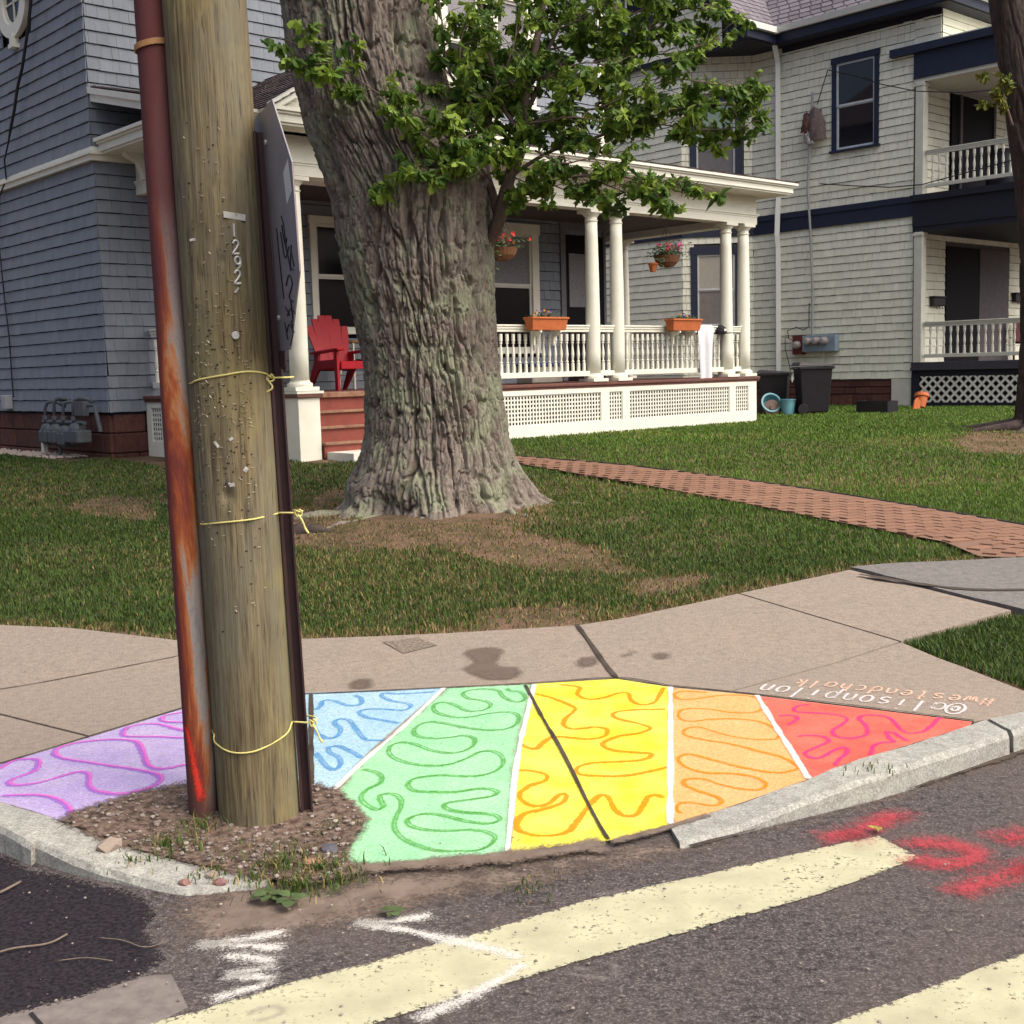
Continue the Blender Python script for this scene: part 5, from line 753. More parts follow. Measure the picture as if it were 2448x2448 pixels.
# ---- porch
DK=.81
PL,PR=-10.85,.12
SL,SR=-9.73,-7.45       # stair bay
MB().box(PL-.06,PR+.05,-.06,VW,DK-.05,DK).box(UR,PR+.05,VW,6.2,DK-.05,DK).build('porch_floor',MT['deck'],H1,bevel=.008)
MB().box(PL-.04,PR+.04,-.035,-.005,DK-.085,DK-.052).box(PL-.035,PL,-.0,VW,DK-.085,DK-.052).build('floor_trim',MT['deck'],H1)
def skirt(segs,p0,ang,z0=.02,z1=.72,total=1):
    """white framed skirt with square lattice panels; segs = list of (s0,s1) openings"""
    e=bpy.data.objects.new('porch_skirt',None); COL.objects.link(e); e.parent=H1; e.location=(p0[0],p0[1],0); e.rotation_euler=(0,0,ang); e.empty_display_size=.1
    mb=MB(); mb.box(0,total,-.02,.01,-.06,.175); mb.box(0,total,-.02,.01,.645,.722)
    s=0
    for (a,b) in segs: mb.box(s,a,-.02,.01,.175,.645); s=b
    mb.box(s,total,-.02,.01,.175,.645); mb.build('board',MT['white'],e)
    hs=MB().box(-.028,.028,-.003,.003,0,1).build('tmp',MT['whitel']); vme=hs.data; bpy.data.objects.remove(hs)
    for (a,b) in segs:
        n=int(round((b-a)/.066)); sp=(b-a)/n
        for i in range(n+1):
            o=bpy.data.objects.new('slat',vme); COL.objects.link(o); o.parent=e; o.location=(a+i*sp,-.001,.17); o.scale=(.50,1,.48)
        for i in range(8):
            o=bpy.data.objects.new('slat',vme); COL.objects.link(o); o.parent=e; o.location=(a,.006,.182+i*.0655); o.rotation_euler=(0,R(90),0); o.scale=(.46,1,b-a)
    return e
skirt([(SR+.25-SR-.25+.12,-4.06-SR-.0),(-3.86-SR,-3.55-SR),(-3.365-SR,-.708-SR),(-.525-SR,-.153-SR)],(SR,-.01),0,total=PR-SR-.03)
skirt([(.18,SL-PL-.45)],(PL,-.01),0,total=SL-PL-.3)
skirt([(.14,.75),(.95,VW-.25)],(PL+.01,VW),-math.pi/2,total=VW)
MB().box(PR-.04,PR-.01,.0,6.2,-.1,.722).build('skirt_side',MT['white'],H1)
MB().box(SR,PR-.06,.25,.3,-.2,.7).box(PL+.1,SL,.25,.3,-.2,.7).box(PL+.25,PL+.3,.3,VW,-.2,.7).build('crawl_shade_sheet',simple('crawl_shade',(.012,.011,.012),rough=1,bmp=0),H1)  # near-black sheets behind the lattice stand in for shade under the porch
# entry pedestals
for (a,b) in ((SL-.33,SL),(SR,SR+.33)):
    e=bpy.data.objects.new('pedestal',None); COL.objects.link(e); e.parent=H1; e.location=((a+b)/2,-.18,0); e.empty_display_size=.1
    MB().box(-.165,.165,-.22,.27,-.08,.75).build('shaft',MT['white'],e,bevel=.004); MB().box(-.20,.20,-.26,.27,.75,.80).build('cap',MT['deck'],e,bevel=.008)
    MB().box(-.205,.205,-.265,.25,.802,.835).build('cap_mould',MT['white'],e)
# stairs
st=bpy.data.objects.new('stairs',None); COL.objects.link(st); st.parent=H1; st.empty_display_size=.1
for i in range(4):
    z1=DK-.04-i*.205; y1=.0-.02-i*.13
    MB().box(SL+.02,SR-.02,y1-.03,y1+.3,z1-.205,z1-.035).build('riser',MT['riser'],st)
    if i: MB().box(SL+.01,SR-.01,y1-.07,y1+.11,z1-.035,z1).build('tread',MT['tread'],st,bevel=.006)
MB().box(SL+.01,SR-.01,-.10,.05,DK-.075,DK-.003).build('tread',MT['tread'],st,bevel=.006)
MB().box(SL+.05,SR+.2,-1.05,-.42,-.12,.03).build('landing',MT['white'],st)
# columns
CT=3.57
for u,v in ((-4.09,.0),(-3.51,.0),(-.63,.0),(-.12,.0),(PL+.2,.0),(SR+.45,.0),(-.05,3.05),(-.05,5.6)): column(H1,u,v+.1,DK+.01,CT,.118,MT['white'])
column(H1,SL-.165,-.2,.84,CT,.125,MT['white']); column(H1,SR+.165,-.2,.84,CT,.125,MT['white'])
# rails
bme=baluster_mesh(.60,MT['white'])
for a,b in ((SR+.6,-4.21),(-3.97,-3.63),(-3.39,-.75),(-.51,-.24)): railing(H1,(a,.1),(b,.1),DK,.91,bme,MT['white'],sp=.128)
railing(H1,(PL+.34,.1),(SL-.45,.1),DK,.91,bme,MT['white']); railing(H1,(PL+.12,VW-.05),(PL+.12,.25),DK,.91,bme,MT['white'])
railing(H1,(-.05,.25),(-.05,2.9),DK,.91,bme,MT['white']); railing(H1,(-.05,3.2),(-.05,5.5),DK,.91,bme,MT['white'])
# entablature, ceiling, cornice
def ent(mb,u0,u1,v0,v1):
    mb.box(u0,u1,v0,v1,CT,CT+.13); mb.box(u0-.012,u1+.012,v0-.012,v1+.012,CT+.13,CT+.16); mb.box(u0-.03,u1+.03,v0-.03,v1+.03,CT+.16,CT+.185); mb.box(u0+.01,u1-.01,v0+.01,v1-.01,CT+.185,CT+.50)
mb=MB(); ent(mb,PL+.02,PR-.0,-.03,.24); ent(mb,PR-.29,PR-.002,.24,6.2); ent(mb,PL+.022,PL+.30,.24,VW); mb.build('entablature',MT['white'],H1)
mb=MB(); ent(mb,SL-.34,SR+.34,-.36,-.06); mb.build('entry_beam',MT['white'],H1)
MB().box(PL+.2,PR-.2,.2,VW,CT+.13,CT+.16).box(UR,PR-.2,VW,6.1,CT+.13,CT+.16).build('porch_ceiling',MT['ceil'],H1)
OVH=.52; EZ=CT+.50
def cornice(mb,u0,u1,v0,v1):
    u1=u1-.13
    mb.box(u0-OVH+.03,u1+OVH-.03,v0-OVH+.03,v1,EZ,EZ+.03); mb.box(u0-OVH,u1+OVH,v0-OVH,v1,EZ+.03,EZ+.125); mb.box(u0-OVH-.03,u1+OVH+.03,v0-OVH-.03,v1,EZ+.125,EZ+.155); mb.box(u0-OVH-.065,u1+OVH+.065,v0-OVH-.065,v1,EZ+.155,EZ+.20)
mb=MB(); cornice(mb,PL+.02,PR,-.03,VW-.02); mb.build('cornice',MT['white'],H1)
mb=MB(); mb.box(UR+.1,PR+OVH-.13,VW-.02,6.3,EZ,EZ+.03).box(UR+.1,PR+OVH-.10,VW-.02,6.3,EZ+.03,EZ+.2); mb.build('side_cornice',MT['white'],H1)
# bracket under the left cornice
for bv in (.6,1.9): MB().prism([(0,0),(.30,0),(.26,-.05),(.12,-.12),(.07,-.22),(.05,-.33),(0,-.33)],(0,.12,0),(PL+.02,bv,EZ),(-1,0,0),(0,0,1)).build('bracket',MT['white'],H1)
# porch roof: shed against the front wall, courses of shingles as thin steps
def roofplane(mb,a,b,c,d,n,rnd,seg=26):
    """courses between eave a-b and top d-c; each course a thin raised strip of tabs"""
    a,b,c,d=[Vector(q) for q in (a,b,c,d)]; nrm=(b-a).cross(d-a).normalized()
    if nrm.z<0: nrm=-nrm
    for i in range(n):
        t0=i/n; t1=min(1,(i+1.15)/n); p0=a.lerp(d,t0);p1=b.lerp(c,t0);q0=a.lerp(d,t1);q1=b.lerp(c,t1); k=0
        m=max(1,int((p1-p0).length/.3)); off=random.random()*.9
        ts=[0]+[min(1,(j+off)/m) for j in range(m)]+[1]
        for j in range(len(ts)-1):
            if ts[j+1]-ts[j]<1e-3: continue
            x0,x1=ts[j],ts[j+1]-.006
            vs=[p0.lerp(p1,x0),p0.lerp(p1,x1),q0.lerp(q1,x1),q0.lerp(q1,x0)]; th=[.018+random.uniform(0,.006)]*2+[.005]*2
            n0=len(mb.v); mb.add(vs+[v+nrm*h for v,h in zip(vs,th)],[(4,5,6,7),(0,1,5,4),(1,2,6,5),(3,0,4,7)]); rnd+=[random.random()]*8
e0=EZ+.20; rz=4.96
mb=MB(); rnd=[]; u0=PL-OVH-.09; u1=PR+OVH-.04
roofplane(mb,(u0,-OVH-.10,e0),(u1,-OVH-.10,e0),(UR,VW,rz),(UL,VW,rz),16,rnd)
roofplane(mb,(u1,-OVH-.10,e0),(u1,6.3,e0),(UR,6.3,rz),(UR,VW,rz),14,rnd)
MB().add([(u0,-OVH-.10,e0),(u1,-OVH-.10,e0),(UR,VW,rz),(UL,VW,rz),(u1,6.3,e0),(UR,6.3,rz)],[(0,1,2,3),(1,4,5,2)]).build('roof_deck',MT['h1core'],H1)
# entry gable
GV0=-.36-OVH; GU0,GU1=SL-.34-OVH+.1,SR+.34+OVH-.1; gm=(GU0+GU1)/2; gz=e0+(gm-GU0)*.62
roofplane(mb,(GU0-.06,GV0-.08,e0-.0),(GU0-.06,VW,e0),(gm,VW,gz),(gm,GV0-.08,gz),16,rnd)
roofplane(mb,(GU1+.06,GV0-.08,e0-.0),(GU1+.06,VW,e0),(gm,VW,gz),(gm,GV0-.08,gz),16,rnd)
o=mb.build('porch_roof_shingles',MT['roof1'],H1,fix=False); attr(o.data,'rnd',rnd); tag(o,kind='stuff')
mb=MB(); cornice(mb,SL-.34+.1,SR+.34-.1,-.36,-.05); mb.build('entry_cornice',MT['white'],H1)
mb=MB(); mb.prism([(GU0+.15,e0-.0),(GU1-.15,e0),(gm,gz-.12)],(0,.1,0),(0,GV0+.18,0)); mb.build('tympanum',MT['white'],H1)
mb=MB()
for sgn,ua in ((1,GU0),(-1,GU1)):
    mb.prism([(ua-sgn*.06,e0-.06),(ua-sgn*.06,e0+.05),(gm,gz+.05),(gm,gz-.14)],(0,.16,0),(0,GV0-.06,0)); mb.prism([(ua+sgn*.10,e0-.0),(ua+sgn*.06,e0+.02),(gm,gz-.10),(gm,gz-.2)],(0,.1,0),(0,GV0+.06,0))
mb.build('rake_moulding',MT['white'],H1)
# rake board at the left end of the porch roof
mb=MB()
for (dz0,dz1,du) in ((-.20,-.10,.0),(-.10,-.02,-.06)):
    mb.add([(u0+du,-OVH-.10,e0+dz0),(u0+du,-OVH-.10,e0+dz1),(UL+du*.5-.02,VW-.02,rz+dz1),(UL+du*.5-.02,VW-.02,rz+dz0),(u0+.12,-OVH-.10,e0+dz0),(u0+.12,-OVH-.10,e0+dz1),(UL+.1,VW-.02,rz+dz1),(UL+.1,VW-.02,rz+dz0)],[(0,1,2,3),(4,7,6,5),(0,3,7,4),(1,5,6,2),(0,4,5,1),(3,2,6,7)])
mb.build('rake_board',MT['white'],H1)
# main roof above the picture
mb=MB(); mb.add([(UL-.5,VW-.5,ZT),(UR+.5,VW-.5,ZT),(UR+.5,VB+.5,ZT),(UL-.5,VB+.5,ZT),((UL+UR)/2-2,(VW+VB)/2,ZT+3.6),((UL+UR)/2+2,(VW+VB)/2,ZT+3.6)],[(0,1,5,4),(1,2,5),(2,3,4,5),(3,0,4),(0,3,2,1)]); mb.build('main_roof',MT['roof1'],H1)

def at1(u,v,z): return Vector((OX+bdir[0]*u+adir[0]*v,OY+bdir[1]*u+adir[1]*v,ZH+z))
# cable down the side wall, with its box
cb=[[3.629,6.369],[3.796,6.038],[3.971,5.758],[4.124,5.527],[4.342,5.304],[4.527,5.01],[4.678,4.825],[4.88,4.553],[5.053,4.364],[5.273,4.115],[5.6,3.912],[5.776,3.19],[5.739,2.834],[5.694,2.25],[5.618,1.728],[5.625,1.142],[5.618,0.815]]
cb=[[3.2,7.4]]+cb
CB=empty('wall_cable',at1(UL-.05,5.6,.7),PHI,'black cable drooping down the blue-grey side wall into a small grey box','cable')
mb=MB(); mb.tube([(-.03 if z<4.3 else -.12,v-5.6,z-.7) for v,z in cb],[.022 if z>4.6 else .012 for v,z in cb],6); mb.build('cable',simple('cable_black',(.02,.018,.022),rough=.6),CB)
MB().box(-.09,.03,.22,.42,-.07,.15).build('box',simple('grey_box',(.42,.44,.46)),CB,bevel=.01)
# gravel strip
gx=RNG.uniform(0,1,700); mbg=MB()
for i in range(700):
    v=VW+.6+5.5*random.random(); u=UL-.05-.55*random.random(); P=at1(u,v,0); r=random.uniform(.015,.035); z=zt1(P.x,P.y)-.02
    mbg.add([(P.x+r*a,P.y+r*b,z+r*c*.8) for a,b,c in ((1,0,0),(0,1,0),(-1,0,0),(0,-1,0),(0,0,1),(0,0,-1))],[(0,1,4),(1,2,4),(2,3,4),(3,0,4),(1,0,5),(2,1,5),(3,2,5),(0,3,5)])
o=mbg.build('gravel',simple('gravel',(.50,.42,.36),(.30,.25,.22),60,.95),None,fix=False); tag(o,'strip of pale gravel along the foot of the blue-grey wall','gravel',kind='stuff')

# gas meters
GM=empty('gas_meter_bank',at1(UL-.3,3.15,.05),PHI,'bank of four grey gas meters with bent pipes on the brownstone foundation','gas meter')
gmat=simple('gas_meter_grey',(.10,.112,.125),(.07,.078,.09),14,.5,.2)
for i,(dv,dz) in enumerate(((.55,0),(.22,.0),(-.10,-.02),(-.46,.02))):
    wv=.13 if i<3 else .24
    MB().lathe([(.02,0),(.11,.02),(.12,.10),(.12,.26),(.09,.31),(.02,.32)],14,(0,dv,.08+dz)).box(-.12,.1,dv-wv,dv+wv,.12+dz,.30+dz).build('meter',gmat,GM,bevel=.02)
    mb=MB(); x0=-.02; zt_=.62+.05*(i%2)
    mb.tube([(x0,dv+.06,.38),(x0,dv+.06,zt_),(x0+.02,dv+.02,zt_+.07),(x0+.06,dv-.05,zt_+.09),(x0+.14,dv-.12,zt_+.07),(x0+.22,dv-.14,zt_)],.026,8); mb.build('pipe',gmat,GM,smooth=True)
    MB().lathe([(.045,0),(.045,.06)],8,(x0,dv+.06,.45)).build('valve',gmat,GM)
MB().tube([(0,.75,.42),(0,-.7,.42)],.03,8).tube([(.05,-.55,.66),(.05,-.95,.66),(.1,-.98,.3)],.03,8).box(-.03,.05,-.75,-.45,.52,.72).build('manifold',gmat,GM)
MB().box(-.04,.02,.70,.80,-.02,.30).build('tag_strip',MT['white'],GM); MB().tube([(0,.2,-.3),(0,.2,.1)],.03,8).build('pipe',gmat,GM)

# red lawn chair
def adirondack(loc,rz,label,mat):
    e=empty('plastic_lawn_chair',loc,rz,label,'chair'); e.scale=(1.12,1.12,1.08)
    th=R(20)
    for i in range(6):           # fan of back slats, rounded top
        x=-.235+i*.094; ht=.74-((i-2.5)/3)**2*.22; lean=math.tan(th)
        mb=MB(); n=7; wl=.049+.004*(i in(2,3))
        for side in (0,):
            pts=[]
            for k in range(n):
                q=k/(n-1); z=.30+ht*q; y=.26+lean*(z-.30); xx=x*(.72+.40*q); ww=wl*(.8+.3*q)*(1 if q<.85 else 1-.18*(q-.85)/.15)
                pts.append((xx,y,z,ww))
            for k in range(n-1):
                a,b=pts[k],pts[k+1]; n0=len(mb.v)
                mb.add([(a[0]-a[3],a[1],a[2]),(a[0]+a[3],a[1],a[2]),(b[0]+b[3],b[1],b[2]),(b[0]-b[3],b[1],b[2]),(a[0]-a[3],a[1]+.022,a[2]),(a[0]+a[3],a[1]+.022,a[2]),(b[0]+b[3],b[1]+.022,b[2]),(b[0]-b[3],b[1]+.022,b[2])],[(0,1,2,3),(7,6,5,4),(0,3,7,4),(1,5,6,2),(0,4,5,1),(3,2,6,7)])
        mb.build('back_slat',mat,e)
    for i in range(5): MB().box(-.24,.24,-.34+i*.125,-.34+i*.125+.11,.36-i*.022,.385-i*.022).build('seat_slat',mat,e,bevel=.008)
    MB().box(-.26,.26,-.37,-.34,.28,.385).build('front_apron',mat,e,bevel=.008)
    for s in (-1,1):
        MB().prism([(-.36,0),(-.28,0),(-.27,.52),(-.35,.52)],(s*.03,0,0),(s*.28,0,0),(0,1,0),(0,0,1)).build('front_leg',mat,e)
        MB().prism([(.50,0),(.58,0),(.34,.40),(-.34,.42),(-.34,.32),(.22,.28)],(s*.03,0,0),(s*.25,0,0),(0,1,0),(0,0,1)).build('rear_leg',mat,e)
        MB().prism([(-.42,0),(.34,-.04),(.34,-.005),(-.42,.035)],(s*.12,0,0),(s*.22,0,.53),(0,1,0),(0,0,1)).build('armrest',mat,e,bevel=.008)
        MB().box(s*.25-.02,s*.25+.02,.25,.36,.27,.52).build('arm_support',mat,e)
    return e
adirondack(at1(-8.28,1.10,DK),PHI+R(-6),'red plastic lawn chair with fan back on the porch beside the steps',simple('red_plastic',(.40,.010,.022),(.33,.008,.02),4,.45,.05,spec=.25))
# stool
stl=empty('wooden_stool',at1(-7.68,1.75,DK),PHI+.2,'white-legged stool with wooden seat behind the red chair','stool')
MB().lathe([(.15,.70),(.165,.71),(.165,.735),(.15,.745)],20).build('seat',simple('stool_seat_wood',(.32,.16,.07)),stl)
for s in (-1,1):
    for q in (-1,1): MB().tube([(s*.10,q*.10,.70),(s*.17,q*.17,0)],.017,8).build('leg',MT['white'],stl)
    MB().tube([(s*.15,-.15,.22),(s*.15,.15,.22)],.011,6).build('rung',MT['white'],stl); MB().tube([(-.14,s*.14,.32),(.14,s*.14,.32)],.011,6).build('rung',MT['white'],stl)

# flower boxes on the rail
terr=simple('terracotta',(.52,.15,.045),(.42,.11,.035),10,.75,.2)
leafm=simple('planter_leaf',(.05,.085,.03),(.03,.05,.02),30,.7,0,var=.6)
def leafblob(n,rx,ry,rz,c,s=.03):
    mb=MB()
    for i in range(n):
        p=Vector((random.gauss(0,.45)*rx,random.gauss(0,.45)*ry,abs(random.gauss(0,.5))*rz))+Vector(c); a=Vector((random.gauss(0,1),random.gauss(0,1),random.gauss(0,.6))).normalized(); b=a.orthogonal().normalized(); q=s*random.uniform(.6,1.3)
        mb.add([p-a*q,p+b*q*.5,p+a*q,p-b*q*.5],[(0,1,2,3)])
    return mb
def flowers(n,rx,ry,c,cols,par,s=.022,zr=.08):
    for k,cm in enumerate(cols):
        for i in range(n):
            p=Vector((random.gauss(0,.45)*rx,random.gauss(0,.45)*ry,random.uniform(0,zr)))+Vector(c); mb=MB()
            for q in range(5):
                a=2*math.pi*q/5; mb.add([p,p+Vector((math.cos(a)*s,-s*.5,math.sin(a)*s)),p+Vector((math.cos(a+.9)*s,-s*.5,math.sin(a+.9)*s))],[(0,1,2)])
            mb.build('flower',cm,par,fix=False)
fl={k:simple('petal_'+k,c,rough=.7,bmp=0) for k,c in {'violet':(.14,.09,.42),'amber':(.62,.27,.02),'red':(.62,.03,.03),'pink':(.68,.06,.30)}.items()}
for (u0_,u1_,lab) in ((-5.70,-4.93,'terracotta flower box with violet pansies on the rail nearer the tree'),(-2.42,-1.66,'terracotta flower box on the rail beside the white towel')):
    c=(u0_+u1_)/2; wd=(u1_-u0_)/2
    e=empty('flower_box',at1(c,-.08,DK+.83),PHI,lab,'flower box')
    mb=MB(); mb.add([(-wd*.92,-.08,0),(wd*.92,-.08,0),(wd*.92,.07,0),(-wd*.92,.07,0),(-wd,-.11,.19),(wd,-.11,.19),(wd,.09,.19),(-wd,.09,.19)],[(0,3,2,1),(0,1,5,4),(1,2,6,5),(2,3,7,6),(3,0,4,7),(4,5,6,7)]); mb.build('trough',terr,e,bevel=.006)
    MB().box(-wd-.012,wd+.012,-.125,.10,.17,.20).build('rim',terr,e,bevel=.006)
    for s in (-1,1): MB().prism([(-.10,0),(.10,0),(.10,-.22),(.06,-.22),(.05,-.1),(-.10,-.03)],(.03,0,0),(s*wd*.55,0,-.005),(0,1,0),(0,0,1)).build('bracket',MT['white'],e)
    leafblob(150,wd*.85,.08,.07,(0,-.01,.2)).build('leaves',leafm,e,fix=False); flowers(5,wd*.8,.06,(0,-.04,.23),[fl['violet'],fl['amber']],e)
# hanging baskets
coir=simple('coir_basket',(.24,.11,.05),(.12,.06,.035),40,.95,.9,60)
for (u,v,z,lab,cols) in ((-6.02,.1,2.68,'hanging coir basket of red flowers beside the tree trunk',('red','red')),(-2.24,.1,2.72,'hanging coir basket of pink and red flowers between the porch columns',('pink','red'))):
    e=empty('hanging_basket',at1(u,v,z),PHI,lab,'hanging basket')
    MB().lathe([(.02,0),(.12,.02),(.19,.09),(.235,.20),(.22,.20),(.17,.1)],20).build('basket',coir,e)
    for i in range(4):
        a=R(45+90*i); MB().tube([(.22*math.cos(a),.22*math.sin(a),.2),(0,0,.72)],.004,5).build('chain',simple('chain',(.05,.045,.04),metal=.5),e)
    MB().tube([(0,0,.7),(0,0,CT-z+.14)],.005,5).build('hook',simple('hook',(.05,.045,.04)),e)
    leafblob(420,.30,.30,.20,(0,0,.2),.035).build('leaves',leafm,e,fix=False); leafblob(60,.12,.12,-.2,(-.28,-.1,.15),.03).build('trailing_leaves',leafm,e,fix=False)
    flowers(9,.26,.22,(0,-.1,.26),[fl[k] for k in cols],e,.03,.16)
sp_=empty('small_clay_pot',at1(-2.60,.1,2.70),PHI,'tiny terracotta pot hung against the pink flower basket','pot'); MB().lathe([(.05,-.06),(.075,.06),(.085,.06),(.085,.09),(.07,.09)],14).build('pot',terr,sp_)
# towel and cap on the rail
tw=MB(); nu,nv=16,26; W2=.24; vs=[]
for j in range(nv):
    q=j/(nv-1); ln=q*1.15-.17   # over the rail: negative = behind
    for i in range(nu):
        s=i/(nu-1); fold=.028*math.sin(s*11+.5)+.012*math.sin(s*23)
        if ln<0: y=.06+.0; z=.93+ln*1.0+.02; y=.075
        else: y=-.075-fold*min(1,ln*3); z=.935-ln
        if abs(ln)<.03: y=-.0; z=.945
        xs=(s-.5)*2*W2*(1-.22*max(0,ln)); vs.append((xs,y,z))
tw.add(vs,[(j*nu+i,j*nu+i+1,(j+1)*nu+i+1,(j+1)*nu+i) for j in range(nv-1) for i in range(nu-1)])
e=empty('white_towel',at1(-1.29,.1,DK),PHI,'white towel hanging over the porch rail','towel'); tw.build('cloth',simple('white_towel_cloth',(.74,.75,.78),(.66,.67,.72),20,.95,.5,140),e,smooth=True)
e=empty('black_cap',at1(-.86,.06,DK+.78),PHI,'black cap hooked on the rail next to the towel','cap'); cm_=simple('black_cloth',(.02,.018,.025),rough=.9)
MB().lathe([(.12,0),(.125,.05),(.11,.11),(.06,.155),(.01,.17)],16).build('crown',cm_,e); MB().prism([(-.11,0),(.11,0),(.10,-.11),(0,-.15),(-.10,-.11)],(0,0,.014),(0,-.09,.005),(1,0,0),(0,1,0)).build('visor',cm_,e)
MB().box(-.03,.03,-.125,-.115,.05,.09).build('patch',MT['white'],e)
# clutter on the porch seen through the balusters
e=empty('storage_bin',at1(-4.55,.9,DK),PHI,'low pale storage bin behind the porch balusters left of the column pair','bin'); MB().box(-.35,.35,-.2,.2,0,.28).build('body',simple('pale_plastic',(.5,.48,.42)),e,bevel=.02); MB().box(-.37,.37,-.22,.22,.28,.33).build('lid',simple('blue_plastic',(.05,.07,.28)),e,bevel=.01)

# ------------------------------------------------------------ white house with navy trim
MT['h2sh']=simple('white_grey_shingle',(.80,.80,.66),(.72,.72,.60),8,.85,.3,110,(1,1,.3),var=.12)
MT['h2core']=simple('shadow_line_backing',(.13,.13,.13),rough=1,bmp=0)  # dark between the courses, stands in for the shadow line below each row
MT['navy']=simple('navy_trim',(.015,.022,.052),(.011,.016,.036),6,.55,.12)
MT['navyd']=simple('navy_trim_shaded',(.012,.013,.026),rough=.7)  # darker copy of the navy trim, shade put into soffit and beam colour
MT['cream']=simple('cream_paint',(.66,.66,.57),(.58,.58,.50),5,.6,.1)
MT['gutter']=simple('white_gutter',(.72,.74,.70),(.64,.66,.63),5,.45,.05)
MT['roof2']=simple('grey_roof_shingle',(.19,.175,.195),(.13,.115,.135),24,.95,.6,150,var=.4)
U2,V2=7.5,1.09
P2=at1(U2,V2,0)
H2=empty('white_shingled_house',tuple(P2),PHI,'white shingled two-storey house with navy trim and stacked porches at right','house')
BL=4.496; BK=10.5; BU=-1.295; BV=BL+1.295
EV=8.75
# core
MB().add([(.03,.03,.5),(6,.03,.5),(6,BK,.5),(BU+.03,BK,.5),(BU+.03,BV+.02,.5),(.03,BL+.02,.5)]+[(.03,.03,9),(6,.03,9),(6,BK,9),(BU+.03,BK,9),(BU+.03,BV+.02,9),(.03,BL+.02,9)],
  [(0,1,7,6),(1,2,8,7),(2,3,9,8),(3,4,10,9),(4,5,11,10),(5,0,6,11),(6,7,8,9,10,11)]).build('wall_core',MT['h2core'],H2)
CH2=.185; sh=[]; w2=[(1.17,1.93,6.12,8.02)]
SW=(1.0,2.12,6.05,8.10)
sh+=courses((0,BL),(0,0),.62,4.32,CH2,.10,.30,rag=.005,gap=.007)
sh+=courses((-.03,BL),(-.03,0),4.76,EV,CH2,.10,.30,holes=[(BL-2.12,BL-.93,5.98,8.2)],rag=.005,gap=.007)
sh+=courses((-.03,0),(-.03,-.64),8.06,EV,CH2,.10,.30,rag=.01)
sq=math.sqrt(2)
AL=(BL-BV)*-1*sq
sh+=courses((BU,BV),(0,BL),.62,4.32,CH2,.10,.30,holes=[(.30,1.46,2.0,4.05)],rag=.005,gap=.007)
sh+=courses((BU,BV),(0,BL),4.76,EV+.2,CH2,.10,.30,holes=[(.30,1.58,5.7,7.8)],rag=.005,gap=.007)
sh+=courses((BU,BK),(BU,BV),.62,4.32,CH2,.10,.30,rag=.005,gap=.007)+courses((BU,BK),(BU,BV),4.76,EV+.2,CH2,.10,.30,rag=.005,gap=.007)
sh+=courses((0,0),(6,0),.98,4.0,CH2,.12,.3,holes=[(1.4,4.6,.9,3.75)])+courses((0,0),(6,0),4.85,7.6,CH2,.12,.3,holes=[(1.5,3.7,4.8,7.3)])
sh+=courses((0,-.64),(6,-.64),8.06,EV,CH2,.2,.45)
GU=-1.40
gw=courses((GU,BL+6.4),(GU,BL-.12),8.82,12.0,CH2,.12,.34,holes=[(3.25,4.3,9.3,10.9)],rag=.01)
gm2=BL+3.1
gw=[M_ for M_ in gw if (M_.translation.z-8.9)<(3.35-abs(M_.translation.y-gm2))*1.05]
sh+=gw
lay_shingles(H2,sh,MT['h2sh'],300,lambda M_:(0 if (M_.translation.x<.2 and M_.translation.y<BL and -.1<M_.translation.x) else 50)+M_.translation.y+abs(M_.translation.z-4.5)*.5)
# belts, corner detail
MB().box(-.05,.02,0,BL,4.30,4.62).box(-.08,.02,0,BL,4.62,4.755).build('belt_board',MT['navy'],H2)
mb=MB(); ax=(-1/sq*.0,0)
for (z0,z1,d) in ((4.30,4.62,.05),(4.62,4.755,.08)):
    nx,ny=-d/sq,-d/sq; mb.add([(BU+nx,BV+ny,z0),(0+nx,BL+ny,z0),(0,BL,z0),(BU,BV,z0),(BU+nx,BV+ny,z1),(nx,BL+ny,z1),(0,BL,z1),(BU,BV,z1)],[(0,1,5,4),(4,5,6,7),(3,2,1,0)])
    mb.box(BU-d,BU+.02,BV,BK,z0,z1)
mb.build('bay_belt_board',MT['navy'],H2)
# foundation
fo=bpy.data.objects.new('foundation',None); COL.objects.link(fo); fo.parent=H2; fo.empty_display_size=.1
MB().box(.08,5.9,.1,BK,-.6,.6).box(BU+.1,.3,BV+.1,BK,-.6,.6).build('foundation_core',bpy.data.materials['mortar'],fo)
for z0,z1 in ((-.5,-.02),(-.01,.25),(.26,.42),(.43,.60)):
    s=.55
    while s<BL+.2:
        wd=random.uniform(.3,.7); MB().box(.03-random.uniform(0,.02),.12,s+.006,s+wd-.006,z0,z1-.008).build('stone',MT['brownst'],fo,bevel=.012); s+=wd
MB().box(-.02,.2,-.02,.53,-.6,.61).build('corner_pier',MT['cream'],H2)
